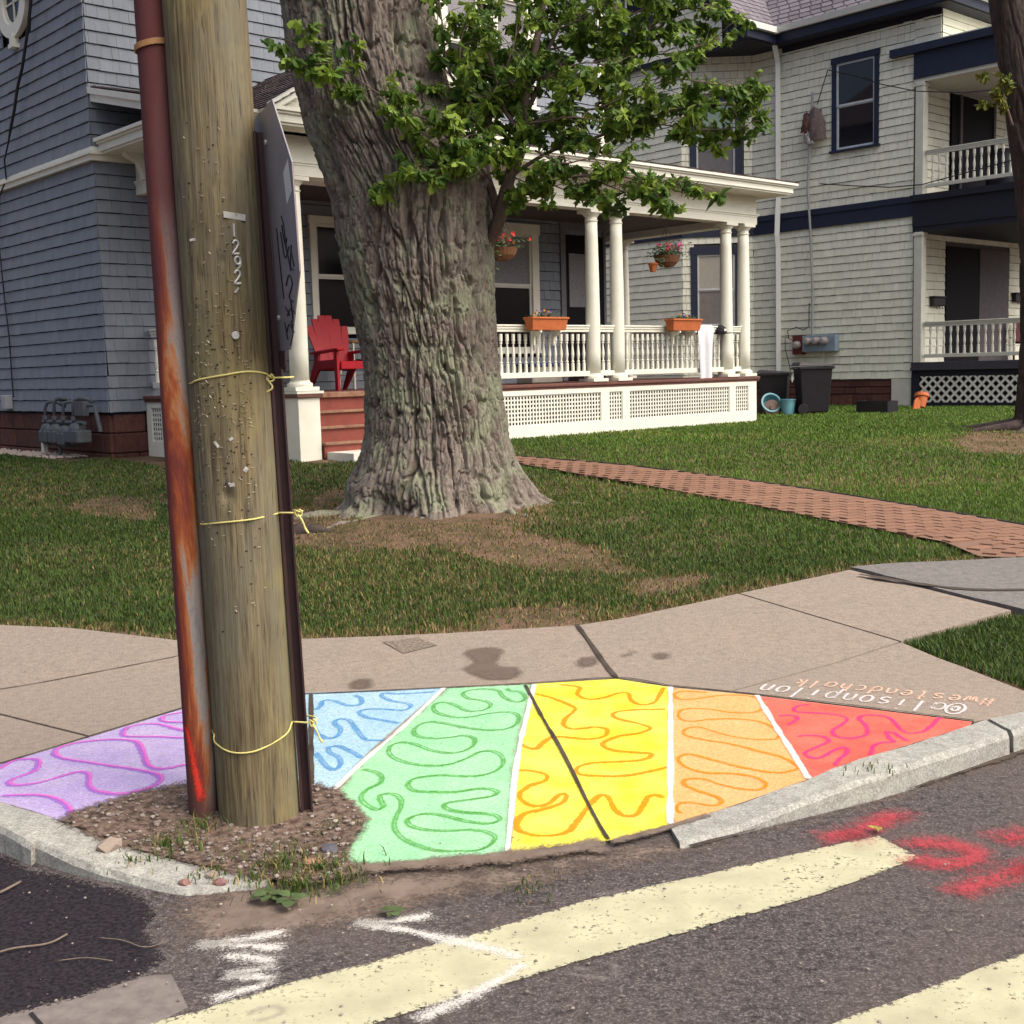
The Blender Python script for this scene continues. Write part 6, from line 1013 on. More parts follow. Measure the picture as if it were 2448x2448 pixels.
# windows
g2=simple('reflective_glass',(.010,.010,.014),(.016,.015,.02),3,.04,0,spec=.6)
window(H2,(-.03,2.04),(0,-1),1.03,6.07,8.05,simple('blue_white_sash',(.62,.68,.72)),MT['navy'],.115,depth=.05,upper=g2,lower=g2)
window(H2,(BU+(.38)/sq,BV-(.38)/sq),(1/sq,-1/sq),.98,5.83,7.66,simple('white_sash',(.68,.70,.68)),MT['navy'],.17,upper=simple('green_blind',(.30,.42,.36),(.26,.37,.33)),lower=simple('insect_screen',(.16,.15,.16),(.12,.11,.12)))
window(H2,(BU+(.38)/sq,BV-(.38)/sq),(1/sq,-1/sq),.96,2.05,3.86,bpy.data.materials['white_sash'],MT['navy'],.17,upper=simple('beige_blind',(.42,.39,.33),(.36,.33,.28)),lower=simple('dull_curtain',(.22,.19,.18),(.17,.15,.14)))
window(H2,(GU,BL+6.4-3.35),(0,-1),.85,9.4,10.75,bpy.data.materials['white_sash'],MT['navy'],.12)
# eaves, gutter, roof
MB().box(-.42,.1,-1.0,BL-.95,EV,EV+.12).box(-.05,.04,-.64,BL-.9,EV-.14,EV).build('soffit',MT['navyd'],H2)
MB().box(-.44,-.40,-1.02,BL-.95,EV+.02,EV+.34).build('fascia',MT['navy'],H2)
MB().box(.1,6.4,-1.0,-.6,EV,EV+.12).build('front_soffit',MT['navyd'],H2); MB().box(-.44,6.4,-1.06,-1.02,EV+.02,EV+.34).build('front_fascia',MT['navy'],H2); MB().box(-.5,6.4,-1.18,-1.06,EV+.22,EV+.36).build('front_gutter',MT['gutter'],H2)
gut=MB(); gut.prism([(0,0),(-.10,0),(-.14,.13),(-.12,.13),(-.09,.03),(0,.03)],(0,BL-.98+1.05,0),(-.44,-1.05,EV+.24),(1,0,0),(0,0,1)); gut.box(-.46,-.44,-1.05,BL-1,EV+.24,EV+.36); gut.build('gutter',MT['gutter'],H2)
ez=EV+.34
GE=BL-1.0      # eave line of the cross gable
mb=MB();rnd=[]
roofplane(mb,(-.50,-1.05,ez),(-.50,GE+.1,ez),(3.2,GE+3.6,ez+3.4),(3.2,2.6,ez+3.4),22,rnd)
roofplane(mb,(-.50,-1.05,ez),(6.4,-1.05,ez),(3.2,2.6,ez+3.4),(3.2,2.6,ez+3.4),22,rnd)
gtop=ez+3.9
roofplane(mb,(GU-.25,GE,ez),(1.2,GE,ez),(3.6,gm2,gtop),(GU-.25,gm2,gtop),24,rnd)
roofplane(mb,(GU-.25,2*gm2-GE,ez),(3.6,2*gm2-GE,ez),(3.6,gm2,gtop),(GU-.25,gm2,gtop),24,rnd)
o=mb.build('roof_shingles',MT['roof2'],H2,fix=False); attr(o.data,'rnd',rnd); tag(o,kind='stuff')
MB().add([(-.5,-1.05,ez-.01),(-.5,GE+.1,ez-.01),(3.2,GE+3.6,ez+3.38),(3.2,2.6,ez+3.38),(6.4,-1.05,ez-.01)],[(0,1,2,3),(0,3,4)]).add([(GU-.25,GE,ez-.01),(1.2,GE,ez-.01),(3.6,gm2,gtop-.01),(GU-.25,gm2,gtop-.01),(GU-.25,2*gm2-GE,ez-.01),(3.6,2*gm2-GE,ez-.01)],[(0,1,2,3),(4,5,2,3)]).build('roof_deck',MT['h2core'],H2)
# cross gable: eave board, gutter, soffit over the cut-away bay
MB().box(GU-.20,-.40,GE-.02,GE+.10,EV+.02,EV+.34).build('gable_fascia',MT['navy'],H2)
MB().box(GU-.25,-.47,GE-.14,GE-.02,EV+.22,EV+.36).build('gable_gutter',MT['gutter'],H2)
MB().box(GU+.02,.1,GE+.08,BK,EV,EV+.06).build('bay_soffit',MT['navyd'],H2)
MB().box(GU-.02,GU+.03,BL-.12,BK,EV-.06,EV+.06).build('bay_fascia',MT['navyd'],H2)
MB().prism([(GE,0),(GE+.14,-.04),(gm2,gtop-ez-.25),(gm2,gtop-ez)],(.1,0,0),(GU-.26,0,ez),(0,1,0),(0,0,1)).build('rake_board',MT['navy'],H2)
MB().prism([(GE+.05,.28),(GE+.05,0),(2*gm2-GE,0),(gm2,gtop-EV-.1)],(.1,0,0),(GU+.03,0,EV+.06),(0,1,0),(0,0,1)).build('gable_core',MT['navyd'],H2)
# downspout
dsp=MB(); pth=[(-.42,3.55,EV+.22),(-.36,3.6,EV+.05),(-.12,3.68,EV-.35),(-.10,3.68,5.1),(-.13,3.68,4.8),(-.16,3.68,4.2),(-.11,3.68,3.9),(-.09,3.68,.05)]
dsp.tube(pth,[.085]*len(pth),4); dsp.build('downspout',MT['gutter'],H2)
# two-storey porch, seen from its side
PD2=-3.2
MB().box(-.06,6,PD2,0,.86,.98).box(-.10,6,PD2-.05,0,.80,.86).build('porch_floor',simple('porch_floor_grey',(.06,.055,.07)),H2)
MB().box(-.04,.1,PD2,.0,.66,.80).box(-.05,.02,-.20,.0,-.3,.66).box(-.04,.06,PD2,-.2,-.3,.06).build('porch_skirt_board',MT['navyd'],H2)
la=bpy.data.objects.new('lattice_panel',None); COL.objects.link(la); la.parent=H2; la.location=(-.03,-.2,.06); la.empty_display_size=.1
mb=MB().box(-.003,.003,-.027,.027,-.5,.5); tmpo=mb.build('t',MT['whitel']); lme=tmpo.data; bpy.data.objects.remove(tmpo)
Hh=.62
for sgn in (-1,1):
    s=-Hh
    while s<-PD2-.2:
        # slat from (s,0) to (s+Hh,Hh), clipped to the panel
        a0=max(s,0); a1=min(s+Hh,-PD2-.2)
        if a1-a0>.03:
            z0,z1=a0-s,a1-s
            if sgn<0: z0,z1=Hh-z0,Hh-z1
            ln=math.hypot(a1-a0,z1-z0); o=bpy.data.objects.new('slat',lme); COL.objects.link(o); o.parent=la
            ang=math.atan2(-(a1-a0),(z1-z0)); o.location=(-.004*sgn,-(a0+a1)/2,(z0+z1)/2); o.rotation_euler=(-ang,0,0); o.scale=(1,1,ln)
        s+=.215
MB().box(.25,.3,PD2,-.1,-.3,.66).build('crawl_shade_sheet',bpy.data.materials['crawl_shade'],H2)  # dark sheet in place of the shade behind the diagonal lattice
MB().box(-.08,6,PD2,0,4.05,4.62).box(-.14,6,PD2-.05,.03,4.62,4.76).box(-.06,6,PD2,.0,3.93,4.05).build('porch_beam',MT['navyd'],H2)
MB().box(-.09,6,PD2,-.0,7.32,7.88).box(-.20,6,PD2-.1,.55,7.88,8.05).build('upper_beam',MT['navy'],H2)
MB().box(-.06,6,PD2,0,7.24,7.32).box(-.1,6,PD2,-.64,8.05,8.10).build('beam_trim',MT['cream'],H2)
for z0,z1 in ((.98,3.93),(4.76,7.24)):
    for v in (-.15,-3.0):
        e=bpy.data.objects.new('porch_post',None); COL.objects.link(e); e.parent=H2; e.location=(.02,v,z0); e.empty_display_size=.1
        MB().box(-.10,.10,-.10,.10,0,z1-z0).build('shaft',MT['cream'],e,bevel=.006); MB().box(-.12,.12,-.12,.12,z1-z0-.08,z1-z0-.02).build('cap',MT['cream'],e)
bm2=baluster_mesh(.62,MT['cream'],.032)
railing(H2,(.02,-.28),(.02,-2.9),.98,.90,bm2,MT['cream'],sp=.165,rw=.035); railing(H2,(.02,-.28),(.02,-2.9),4.80,.92,bm2,MT['cream'],sp=.165,rw=.035)
# front doors and the wall behind the porch
MB().box(1.45,3.05,-.02,.02,.98,3.7).build('front_door',MT['darkdoor'],H2)
MB().box(3.05,4.55,-.03,.02,.98,3.7).build('grey_door',simple('grey_door',(.13,.115,.125),spec=.1),H2)
MB().box(1.6,3.6,-.02,.02,4.8,7.25).build('balcony_door',MT['darkdoor'],H2)
MB().box(1.95,2.05,-.06,-.02,4.8,7.25).box(3.6,3.7,-.05,.02,4.8,7.25).build('balcony_door_frame',simple('door_frame_dark',(.12,.105,.11)),H2)
mb_=simple('mailbox_black',(.02,.018,.02),rough=.5)
for u,z,lab in ((.95,2.28,'black mailbox on the white wall left of the dark door'),(5.0,2.45,'black mailbox right of the grey door on the porch wall')):
    P=at1(U2+u,V2-.08,z); e=empty('mailbox',tuple(P),PHI,lab,'mailbox')
    MB().box(-.27,.27,-.06,.06,0,.20).build('box',mb_,e,bevel=.015); MB().box(-.28,.28,-.085,.06,.20,.23).build('lid',mb_,e)
    for q in (-.15,0,.12): MB().tube([(q,-.05,0),(q,-.06,-.06),(q+.03,-.08,-.05)],.008,5).build('hook',mb_,e)

def at2(u,v,z): return at1(U2+u,V2+v,z)
# electric meters on the side wall
EM=empty('electric_meter_panel',tuple(at2(-.1,2.5,1.30)),PHI,'grey panel with three round electric meters and one on a rusty board','electric meter')
gmet=simple('meter_panel_grey',(.26,.34,.42),(.20,.26,.32),8,.5); gl=simple('meter_glass',(.45,.40,.36),(.22,.20,.2),40,.2)
MB().box(-.10,.08,-.55,.40,0,.40).build('panel',gmet,EM,bevel=.012)
MB().box(-.05,.08,.42,.72,-.05,.42).build('rust_board',simple('rust_board',(.14,.03,.025)),EM)
for v in (.20,-.03,-.26,.56):
    z=.26 if v<.5 else .18; o=MB().lathe([(.10,0),(.10,.05),(.088,.06),(.085,.12),(.06,.145),(.0,.15)],18).build('meter',gl,EM); o.location=(-.10 if v<.5 else -.05,v,z); o.rotation_euler=(0,R(-90),0)
    MB().box(-.245 if v<.5 else -.195,-.22 if v<.5 else -.17,v-.045,v+.045,z+.005,z+.03).build('dial',MT['darkdoor'],EM)
o=MB().tube([(-.03,.15,.40),(-.04,.14,1.6),(-.04,.20,2.9),(-.06,.27,4.0),(-.06,.13,6.2)],.03,8).build('riser_pipe',simple('riser_grey',(.36,.37,.37)),EM)
MB().tube([(-.02,.85,.35),(-.03,.88,.55),(-.03,.62,.62),(-.03,.40,.55),(-.03,.25,.62),(-.03,.24,1.2)],.012,6).tube([(-.03,.72,.30),(-.03,.95,.40),(-.03,.95,.1),(-.03,.8,-.4),(-.03,.78,-.7)],.010,6).build('wire',bpy.data.materials['cable_black'],EM)
# bundle of cloth and plastic on the wall, line to the tree
bgm=simple('weathered_cloth',(.20,.15,.14),(.12,.085,.085),14,.95,.6,40); BG=empty('wall_bag',tuple(at2(-.15,2.55,7.15)),PHI,'weathered cloth bag with white plastic hanging from a line on the white wall','bag')
def rag(w_,h_,seed,d=.10):
    rr=random.Random(seed); nu,nv=9,10; vs=[]
    for j in range(nv):
        q=j/(nv-1)
        for i in range(nu):
            s=i/(nu-1)-.5; vs.append((-d*(1-4*s*s)*(.5+.5*math.sin(q*2.5))-.03*math.sin(i*2.1+j*.7+seed),-s*w_*(.55+.5*q)+.05*rr.uniform(-1,1)*(.5),-q*h_+.04*rr.uniform(-1,1)-.14*abs(s)*(q<.3)))
    return MB().add(vs,[(j*nu+i,j*nu+i+1,(j+1)*nu+i+1,(j+1)*nu+i) for j in range(nv-1) for i in range(nu-1)])
rag(.62,.78,3,.14).build('cloth',bgm,BG,smooth=True); o=rag(.30,.36,5,.08).build('plastic',simple('white_plastic',(.58,.57,.55),(.40,.38,.37),30,.4),BG,smooth=True); o.location=(-.06,.16,-.52)
o=rag(.34,.5,8,.1).build('strap',simple('rust_cloth',(.19,.085,.06),(.06,.04,.045),20,.9),BG,smooth=True); o.location=(-.04,.22,-.10)
CL=empty('clothes_line',tuple(at2(-.12,2.2,8.0)),PHI,'thin line sagging from the wall bag across to the upper porch','line')
cmat=bpy.data.materials['cable_black']
MB().tube([(-.02,.32,-.80),(-.02,-.0+.02,-.05)],.012,5).tube([(-.02,.02,-.05),(-.1,-.8,-.36),(-.15,-1.5,-.68),(-.2,-2.4,-1.0),(-.3,-3.6,-1.26),(-.4,-5,-1.4)],.012,5).build('line',cmat,CL)
e=empty('porch_cable',tuple(at2(-.12,2.45,5.33)),PHI,'dark cable slung from the riser pipe to the upper porch floor','cable'); MB().tube([(0,0,0),(0,-.9,-.16),(0,-1.9,-.32),(0,-2.7,-.36),(0,-3.4,-.28),(0,-5,-.1)],.013,5).build('cable',cmat,e)

# bins and yard clutter by the white house
blk=simple('bin_black',(.013,.011,.016),(.019,.016,.022),6,.45,.1)
def wheelie(u,v,rz,h,w_,lab):
    P=at1(u,v,0); e=empty('wheeled_bin',(P.x,P.y,zt1(P.x,P.y)-.01),PHI+rz,lab,'bin'); b_=w_*.40; t_=w_*.5
    mb=MB(); mb.add([(-b_,-b_,.04),(b_,-b_,.04),(b_,b_,.04),(-b_,b_,.04),(-t_,-t_,h*.9),(t_,-t_,h*.9),(t_,t_,h*.9),(-t_,t_,h*.9)],[(0,3,2,1),(0,1,5,4),(1,2,6,5),(2,3,7,6),(3,0,4,7),(4,5,6,7)]); mb.build('body',blk,e,bevel=.015)
    MB().box(-t_-.03,t_+.03,-t_-.03,t_+.03,h*.86,h*.91).build('rim',blk,e,bevel=.01)
    mb=MB(); mb.add([(-t_-.04,-t_-.05,h*.91),(t_+.04,-t_-.05,h*.91),(t_+.04,t_+.05,h*.93),(-t_-.04,t_+.05,h*.93),(-t_,-t_,h*.945),(t_,-t_,h*.945),(t_,t_,h),(-t_,t_,h)],[(0,3,2,1),(0,1,5,4),(1,2,6,5),(2,3,7,6),(3,0,4,7),(4,5,6,7)]); mb.build('lid',blk,e,bevel=.01)
    for s in (-1,1):
        o=MB().lathe([(.02,-.025),(.10,-.025),(.11,0),(.10,.025),(.02,.025)],16).build('wheel',blk,e); o.location=(s*(b_+.03),b_,.11); o.rotation_euler=(0,R(90),0)
    MB().tube([(-t_,t_+.06,h*.88),(t_,t_+.06,h*.88)],.015,8).build('handle',blk,e)
    MB().box(t_*.75,t_*.95,-t_-.045,-t_-.03,h*.70,h*.82).build('label_sticker',MT['white'],e)
    return e
wheelie(2.98,.72,R(48),1.06,.66,'large black wheeled bin below the electric meters')
wheelie(3.1,1.75,R(30),.92,.6,'black bin mostly hidden behind the porch corner')
P=at1(3.75,-.30,0); e=empty('planter_crate',(P.x,P.y,zt1(P.x,P.y)-.02),PHI+R(90),'low black crate on the grass beside the corner pier','crate')
for s in (-1,1): MB().box(-.36,.36,s*.18-.012,s*.18+.012,0,.25).build('side',blk,e)
for s in (-1,1): MB().box(s*.35-.012,s*.35+.012,-.165,.165,0,.25).build('end',blk,e)
MB().box(-.33,.33,-.16,.16,0,.18).build('soil',MT['soil'],e)
P=at1(5.6,-.20,0); e=empty('broken_clay_pot',(P.x,P.y,zt1(P.x,P.y)-.02),PHI,'broken orange clay pot leaning against the white lattice','pot')
o=MB().lathe([(.08,0),(.13,.24),(.155,.24),(.155,.32),(.13,.32),(.115,.24),(.07,.03)],16).build('pot',terr,e); o.rotation_euler=(R(-12),R(24),0); o.location=(.05,0,.03)
MB().prism([(-.2,0),(.06,0),(.1,.17),(-.03,.26),(-.14,.18)],(0,.03,0),(-.15,-.05,0)).build('shard',terr,e)
aq=simple('aqua_plastic',(.16,.40,.46),(.13,.33,.40),6,.45)
P=at1(2.55,1.02,0); e=empty('aqua_bucket',(P.x,P.y,zt1(P.x,P.y)-.02),PHI,'upright aqua plastic bucket against the black bin','bucket'); MB().lathe([(.12,0),(.15,.30),(.165,.30),(.165,.325),(.14,.325),(.11,.03)],20).build('bucket',aq,e)
P=at1(2.45,1.42,0); e=empty('tipped_tub',(P.x,P.y,zt1(P.x,P.y)-.02),PHI+R(-35),'aqua tub tipped on its side against the porch corner','tub'); o=MB().lathe([(.13,0),(.19,.20),(.215,.20),(.215,.225),(.18,.225),(.12,.03)],20).build('tub',aq,e); o.rotation_euler=(R(65),0,0); o.location=(0,.05,.17)
o=MB().lathe([(.01,0),(.17,.0),(.17,.03),(.06,.04),(.05,.07),(.01,.07)],18).build('lid',simple('brown_lid',(.16,.11,.085)),e); o.rotation_euler=(R(80),0,0); o.location=(0,-.16,.15)
# balcony clutter
e=empty('covered_grill',tuple(at2(2.3,-.9,4.8)),PHI,'dark covered barbecue on the upper porch','grill'); cv=simple('grill_cover',(.016,.016,.028),rough=.6); MB().lathe([(.35,0),(.34,.5),(.36,.72),(.33,.95),(.2,1.08),(.02,1.12)],14).build('cover',cv,e,smooth=True); MB().tube([(.5,0,0),(.5,.02,1.1)],.02,6).lathe([(.03,0),(.05,.03),(.03,.07)],8,(.5,.02,1.1)).build('pole',MT['frame'],e)
e=empty('red_porch_chair',tuple(at2(4.6,-.5,.98)),PHI,'dark red chair on the lower porch beside the doors','chair'); rc=simple('dark_red',(.13,.03,.03))
MB().box(-.25,.25,-.25,.25,.40,.45).build('seat',rc,e,bevel=.01); MB().box(-.25,.25,.2,.25,.45,1.0).build('backrest',rc,e,bevel=.01)
for s in (-1,1):
    for q in (-1,1): MB().box(s*.22-.02,s*.22+.02,q*.22-.02,q*.22+.02,0,.4).build('leg',rc,e)

# ============================================================ TREES
def bark_mat(name,c1,c2,lich,amt):
    mt,t,p,o=nmat(name); v=pos(t); vs_=pos(t,(1,1,.28))
    n1=noise(t,vs_,14,6,.65,.6); n2=noise(t,v,3.2,5,.65); n3=noise(t,vs_,45,4,.7)
    c=mix(t,ramp(t,n1,[(.32,0),(.68,1)]),c2,c1)
    c=mix(t,ramp(t,n2,[(.46,0),(.62,amt)]),c,lich)
    c=mix(t,ramp(t,noise(t,v,7.5,4,.6),[(.62,0),(.72,.5)]),c,(.20,.105,.085))
    c=mix(t,ramp(t,n3,[(.3,.55),(.5,0)]),c,tuple(x*.35 for x in c2))
    L(t,c,p.inputs['Base Color']); p.inputs['Roughness'].default_value=.95; p.inputs['Specular IOR Level'].default_value=.15
    bump(t,p,math_(t,'ADD',n1,math_(t,'MULTIPLY',n3,.6)),.8,.02); return mt
MT['bark']=bark_mat('maple_bark',(.27,.235,.20),(.125,.10,.088),(.265,.285,.195),.85)
MT['bark2']=bark_mat('dark_bark',(.085,.062,.06),(.045,.034,.036),(.09,.085,.06),.4)
MT['twig']=simple('twig_bark',(.16,.115,.095),(.10,.07,.062),30,.9,.4,80,(1,1,.3))
def cellnoise(U,V,nu,seed):
    """stretched cell pattern, periodic in U (period nu); returns F2-F1 and cell id"""
    r=np.random.default_rng(seed); T=r.random((nu,512,3)); iu=np.floor(U).astype(int); iv=np.floor(V).astype(int)
    f1=np.full(U.shape,9.);f2=np.full(U.shape,9.);cid=np.zeros(U.shape)
    for a in (-1,0,1):
        for b in (-1,0,1):
            ju=(iu+a)%nu; jv=(iv+b)%512; dx=iu+a+T[ju,jv,0]-U; dy=iv+b+T[ju,jv,1]-V; d=np.hypot(dx,dy); c=T[ju,jv,2]
            m=d<f1; f2=np.where(m,f1,np.minimum(f2,d)); cid=np.where(m,c,cid); f1=np.where(m,d,f1)
    return f2-f1,cid
def trunk(name,rows,mat,parent,nth,nz,ncell,amp,flare=0,seed=1,cellh=.17):
    A=np.array(rows); z=A[:,2]; zs=np.linspace(z[0],z[-1],nz)
    cx=np.interp(zs,z,A[:,0]);cy=np.interp(zs,z,A[:,1]);r=np.interp(zs,z,A[:,3])
    k=np.ones(9)/9; pad=lambda q:np.convolve(np.pad(q,4,'edge'),k,'valid'); cx=pad(cx);r=pad(r)
    th=math.pi/2+np.linspace(0,2*math.pi,nth,endpoint=False); TT,ZZ=np.meshgrid(th,zs); RR=np.repeat(r[:,None],nth,1)
    wob=fbm(np.cos(TT)*1.6+5,np.sin(TT)*1.6+ZZ*.7,3)-.5; RR=RR*(1+.045*wob)
    hb=np.clip(1-(ZZ-zs[0])/.5,0,1)**2
    RR=RR*(1+flare*hb*(np.cos(TT*5+1.0)*.4+np.cos(TT*8+.3)*.35+np.cos(TT*13)*.2))
    U=(TT-math.pi/2)/(2*math.pi)*ncell
    wa=(fbm(U*.30+11,ZZ*1.3+3,3)-.5)*1.9; wb=(fbm(U*1.3+31,ZZ*6+13,2)-.5)*.45
    Uw=U+wa+wb
    ridge=lambda x,y,o: 1-np.abs(2*fbm(x,y,o)-1)
    # long braided furrows, broken into plates by short cross cracks
    f1=np.abs(2*vnoise(Uw*.60,ZZ*1.9+wa*.6)-1); f2=np.abs(2*vnoise(Uw*1.05+50,ZZ*3.4+20)-1); f3=np.abs(2*vnoise(Uw*.5+90,ZZ*7+wa*2+wb*2)-1)
    s=lambda x:x*x*(3-2*x)
    pl=s(np.clip(f1/.22,0,1))*.62+s(np.clip(f2/.20,0,1))*.36+s(np.clip(f3/.10,0,1))*.16+s(np.clip(np.abs(2*vnoise(Uw*2.2+20,ZZ*7+60)-1)/.3,0,1))*.14
    det=fbm(U*2.6+7,ZZ*16,4)-.5; big=fbm(U*.25+70,ZZ*2.2+40,2)-.5
    plate=vnoise(np.round(Uw*.9)*7.3+2,np.round(ZZ*6+wa*1.2)*3.1)-.5
    RR=RR+amp*(pl-.95)+amp*.22*det+amp*.2*big+amp*.16*plate*np.clip(f1/.3,0,1)
    X=cx[:,None]+RR*np.cos(TT); Y=cy[:,None]+RR*np.sin(TT)
    V=np.stack([X,Y,ZZ],-1).reshape(-1,3)
    i=np.arange(nz-1)[:,None]*nth; j=np.arange(nth)[None]; jn=(j+1)%nth
    F=np.stack([i+j,i+jn,i+nth+jn,i+nth+j],-1).reshape(-1,4)
    me=bpy.data.meshes.new(name); me.vertices.add(len(V)); me.vertices.foreach_set('co',V.astype(np.float32).ravel())
    me.loops.add(F.size); me.loops.foreach_set('vertex_index',F.astype(np.int32).ravel()); me.polygons.add(len(F)); me.polygons.foreach_set('loop_start',(np.arange(len(F))*4).astype(np.int32)); me.update(calc_edges=True)
    o=link(name,me,mat,None,smooth=True); under(o,parent); return o
tx,ty,tz=DATA['tree']; tz=zt1(tx,ty)
MAPLE=empty('maple_tree',(tx,ty,tz),0,'huge old maple with furrowed grey-green bark and leafy low sprouts','tree')
trunk('trunk',DATA['trunk'],MT['bark'],MAPLE,560,760,92,.125,.30,3)
# roots running out over the lawn
for (a,ln,r0) in ((205,1.2,.085),(228,1.2,.06),(262,.8,.05),(310,1.0,.055),(350,.9,.06)):
    pts=[];rs=[]; x=tx+math.cos(R(a))*.62; y=ty+math.sin(R(a))*.62; aa=R(a)
    for k in range(9):
        q=k/8; pts.append((x,y,zt1(x,y)-.035-r0*.15+.035*random.uniform(-1,1)-.01*q)); rs.append(max(.012,r0*(1-q*.85)*(1+.15*random.uniform(-1,1)))); aa+=random.uniform(-.22,.22); x+=math.cos(aa)*ln/8; y+=math.sin(aa)*ln/8
    o=MB().tube(pts,rs,9).build('root',MT['bark'],None,smooth=True); under(o,MAPLE)
for (x,y,s) in ((-.72,8.15,.12),(.95,7.95,.16),(-2.0,9.9,.14)):
    pass
# upper limbs, above the picture
lim=[]
top=DATA['trunk'][-1]
for (dx,dy,h,r0) in ((-1.6,-.6,3.6,.30),(1.5,.8,4.2,.32),(.2,-1.9,3.8,.24),(-.6,2.0,4.0,.26),(2.6,-.8,3.0,.2)):
    p0=Vector(top[:3])-Vector((0,0,.25)); pts=[p0,p0+Vector((dx*.25,dy*.25,h*.35)),p0+Vector((dx*.7,dy*.7,h*.7)),p0+Vector((dx*1.3,dy*1.3,h))]
    lim.append(pts); o=MB().tube(catmull([tuple(q) for q in pts],.3),[r0*(1-.8*k/(len(catmull([tuple(q) for q in pts],.3))-1)) for k in range(len(catmull([tuple(q) for q in pts],.3)))],10).build('limb',MT['bark'],None,smooth=True); under(o,MAPLE)
# leaves
LEAF=[(0,0),(.10,.03),(.30,-.10),(.42,-.02),(.33,.10),(.55,.16),(.98,.30) ,(.80,.40),(.88,.52),(.62,.50),(.42,.46),(.40,.62),(.46,.82),(.30,.80),(.20,.95),(0,1.30)]
LEAF=[(0,0),(.12,-.06),(.46,-.14),(.36,.02),(.30,.10),(.62,.12),(1.06,.34),(.80,.40),(.86,.58),(.58,.48),(.20,.40),(.22,.64),(.44,.86),(.24,.86),(.16,1.04),(0,1.36)]
def leaf_mesh(name,mat,curl):
    R_=[(x*.5,y*.5) for x,y in LEAF]; full=R_+[(-x,y) for x,y in R_[-2:0:-1]]
    vs=[(x,y,-abs(x)*curl*1.2-curl*.8*max(0,y-.2)**2+curl*.25*math.sin(x*14)) for x,y in full]+[(0,.24,.015)]; c=len(full)
    me=bpy.data.meshes.new(name); me.from_pydata(vs,[],[(c,i,(i+1)%c) for i in range(c)]); me.materials.append(mat); return me
def leafmat(name,dark,mid,lite):
    mt,t,p,o=nmat(name); f=math_(t,'FRACT',math_(t,'ADD',orand(t),attrf(t,'rnd')))
    c=ramp(t,f,[(0,dark),(.45,mid),(.8,lite),(1,tuple(x*1.25 for x in lite))]); v=pos(t); c=mix(t,ramp(t,noise(t,v,50,3),[(.3,.0),(.8,.35)]),c,dark)
    L(t,c,p.inputs['Base Color']); p.inputs['Roughness'].default_value=.5; p.inputs['Specular IOR Level'].default_value=.35
    tl=N(t,'ShaderNodeBsdfTranslucent'); L(t,c,tl.inputs[0]); ms=N(t,'ShaderNodeMixShader'); ms.inputs[0].default_value=.35; L(t,p.outputs[0],ms.inputs[1]);L(t,tl.outputs[0],ms.inputs[2]);L(t,ms.outputs[0],o.inputs[0]); return mt
MT['leaf']=leafmat('maple_leaf',(.060,.125,.024),(.125,.22,.034),(.25,.355,.05))
lms=[leaf_mesh('leaf',MT['leaf'],c) for c in (.25,.55,.9)]
def orient(p,fw,nrm,s,roll):
    fw=fw.normalized(); x=fw.cross(nrm).normalized(); z=x.cross(fw); M_=Matrix((x,fw,z)).transposed().to_4x4(); M_=M_@Matrix.Rotation(roll,4,'Y'); return Matrix.Translation(p)@M_@Matrix.Diagonal((s,s,s,1))
def grow(branches,parent,tmat,leafs,spacing,tw_len,size,thick_skip=.013,petmb=None):
    for pts,r0,r1 in branches:
        P=catmull(pts,.06); n=len(P); rs=[r0+(r1-r0)*k/(n-1) for k in range(n)]
        o=MB().tube(P,rs,7).build('branch',tmat,None,smooth=True); under(o,parent)
        d=np.r_[0,np.cumsum(np.linalg.norm(np.diff(np.array(P),axis=0),axis=1))]; s=d[-1]*(.22 if r1<.011 else .45)
        while s<=d[-1]:
            q=Vector([np.interp(s,d,np.array(P)[:,k]) for k in range(3)]); i=min(n-2,int(np.searchsorted(d,s))-1 if s>0 else 0); T=Vector(P[min(n-1,i+1)])-Vector(P[max(0,i)])
            T=T.normalized() if T.length>1e-6 else Vector((1,0,0))
            end=s+spacing>d[-1]
            dirv=(T*(1.2 if end else .5)+Vector((random.gauss(0,.75),random.gauss(0,.75),random.gauss(.18,.5)))).normalized(); ln=tw_len*random.uniform(.45,1.15)
            e=q+dirv*ln; mid=q+dirv*ln*.55+Vector((0,0,.03)); petmb.tube([q,mid,e],[.004,.003,.002],4,False)
            for k in range(random.choice((5,6,7,8))):
                f=.3+.7*(k+.5)/6.5 if k<6 else 1; f=min(1,f); c=q.lerp(e,f); side=1 if k%2 else -1
                lat=dirv.cross(Vector((0,0,1))); lat=lat.normalized() if lat.length>.1 else Vector((1,0,0))
                fw=(dirv*.45+lat*side*random.uniform(.3,.9)+Vector((0,0,-random.uniform(.25,1.1)))).normalized(); b=c+fw*random.uniform(.03,.06); petmb.tube([c,b],[.0015,.0012],3,False)
                up_=(Vector((0,0,1))*random.uniform(.05,.8)+Vector((random.gauss(.1,.6),-.75+random.gauss(0,.5),0))).normalized()
                leafs.append(orient(b,fw,up_,size*random.uniform(.6,1.2),random.gauss(0,.35)))
            s+=spacing*random.uniform(.7,1.3)
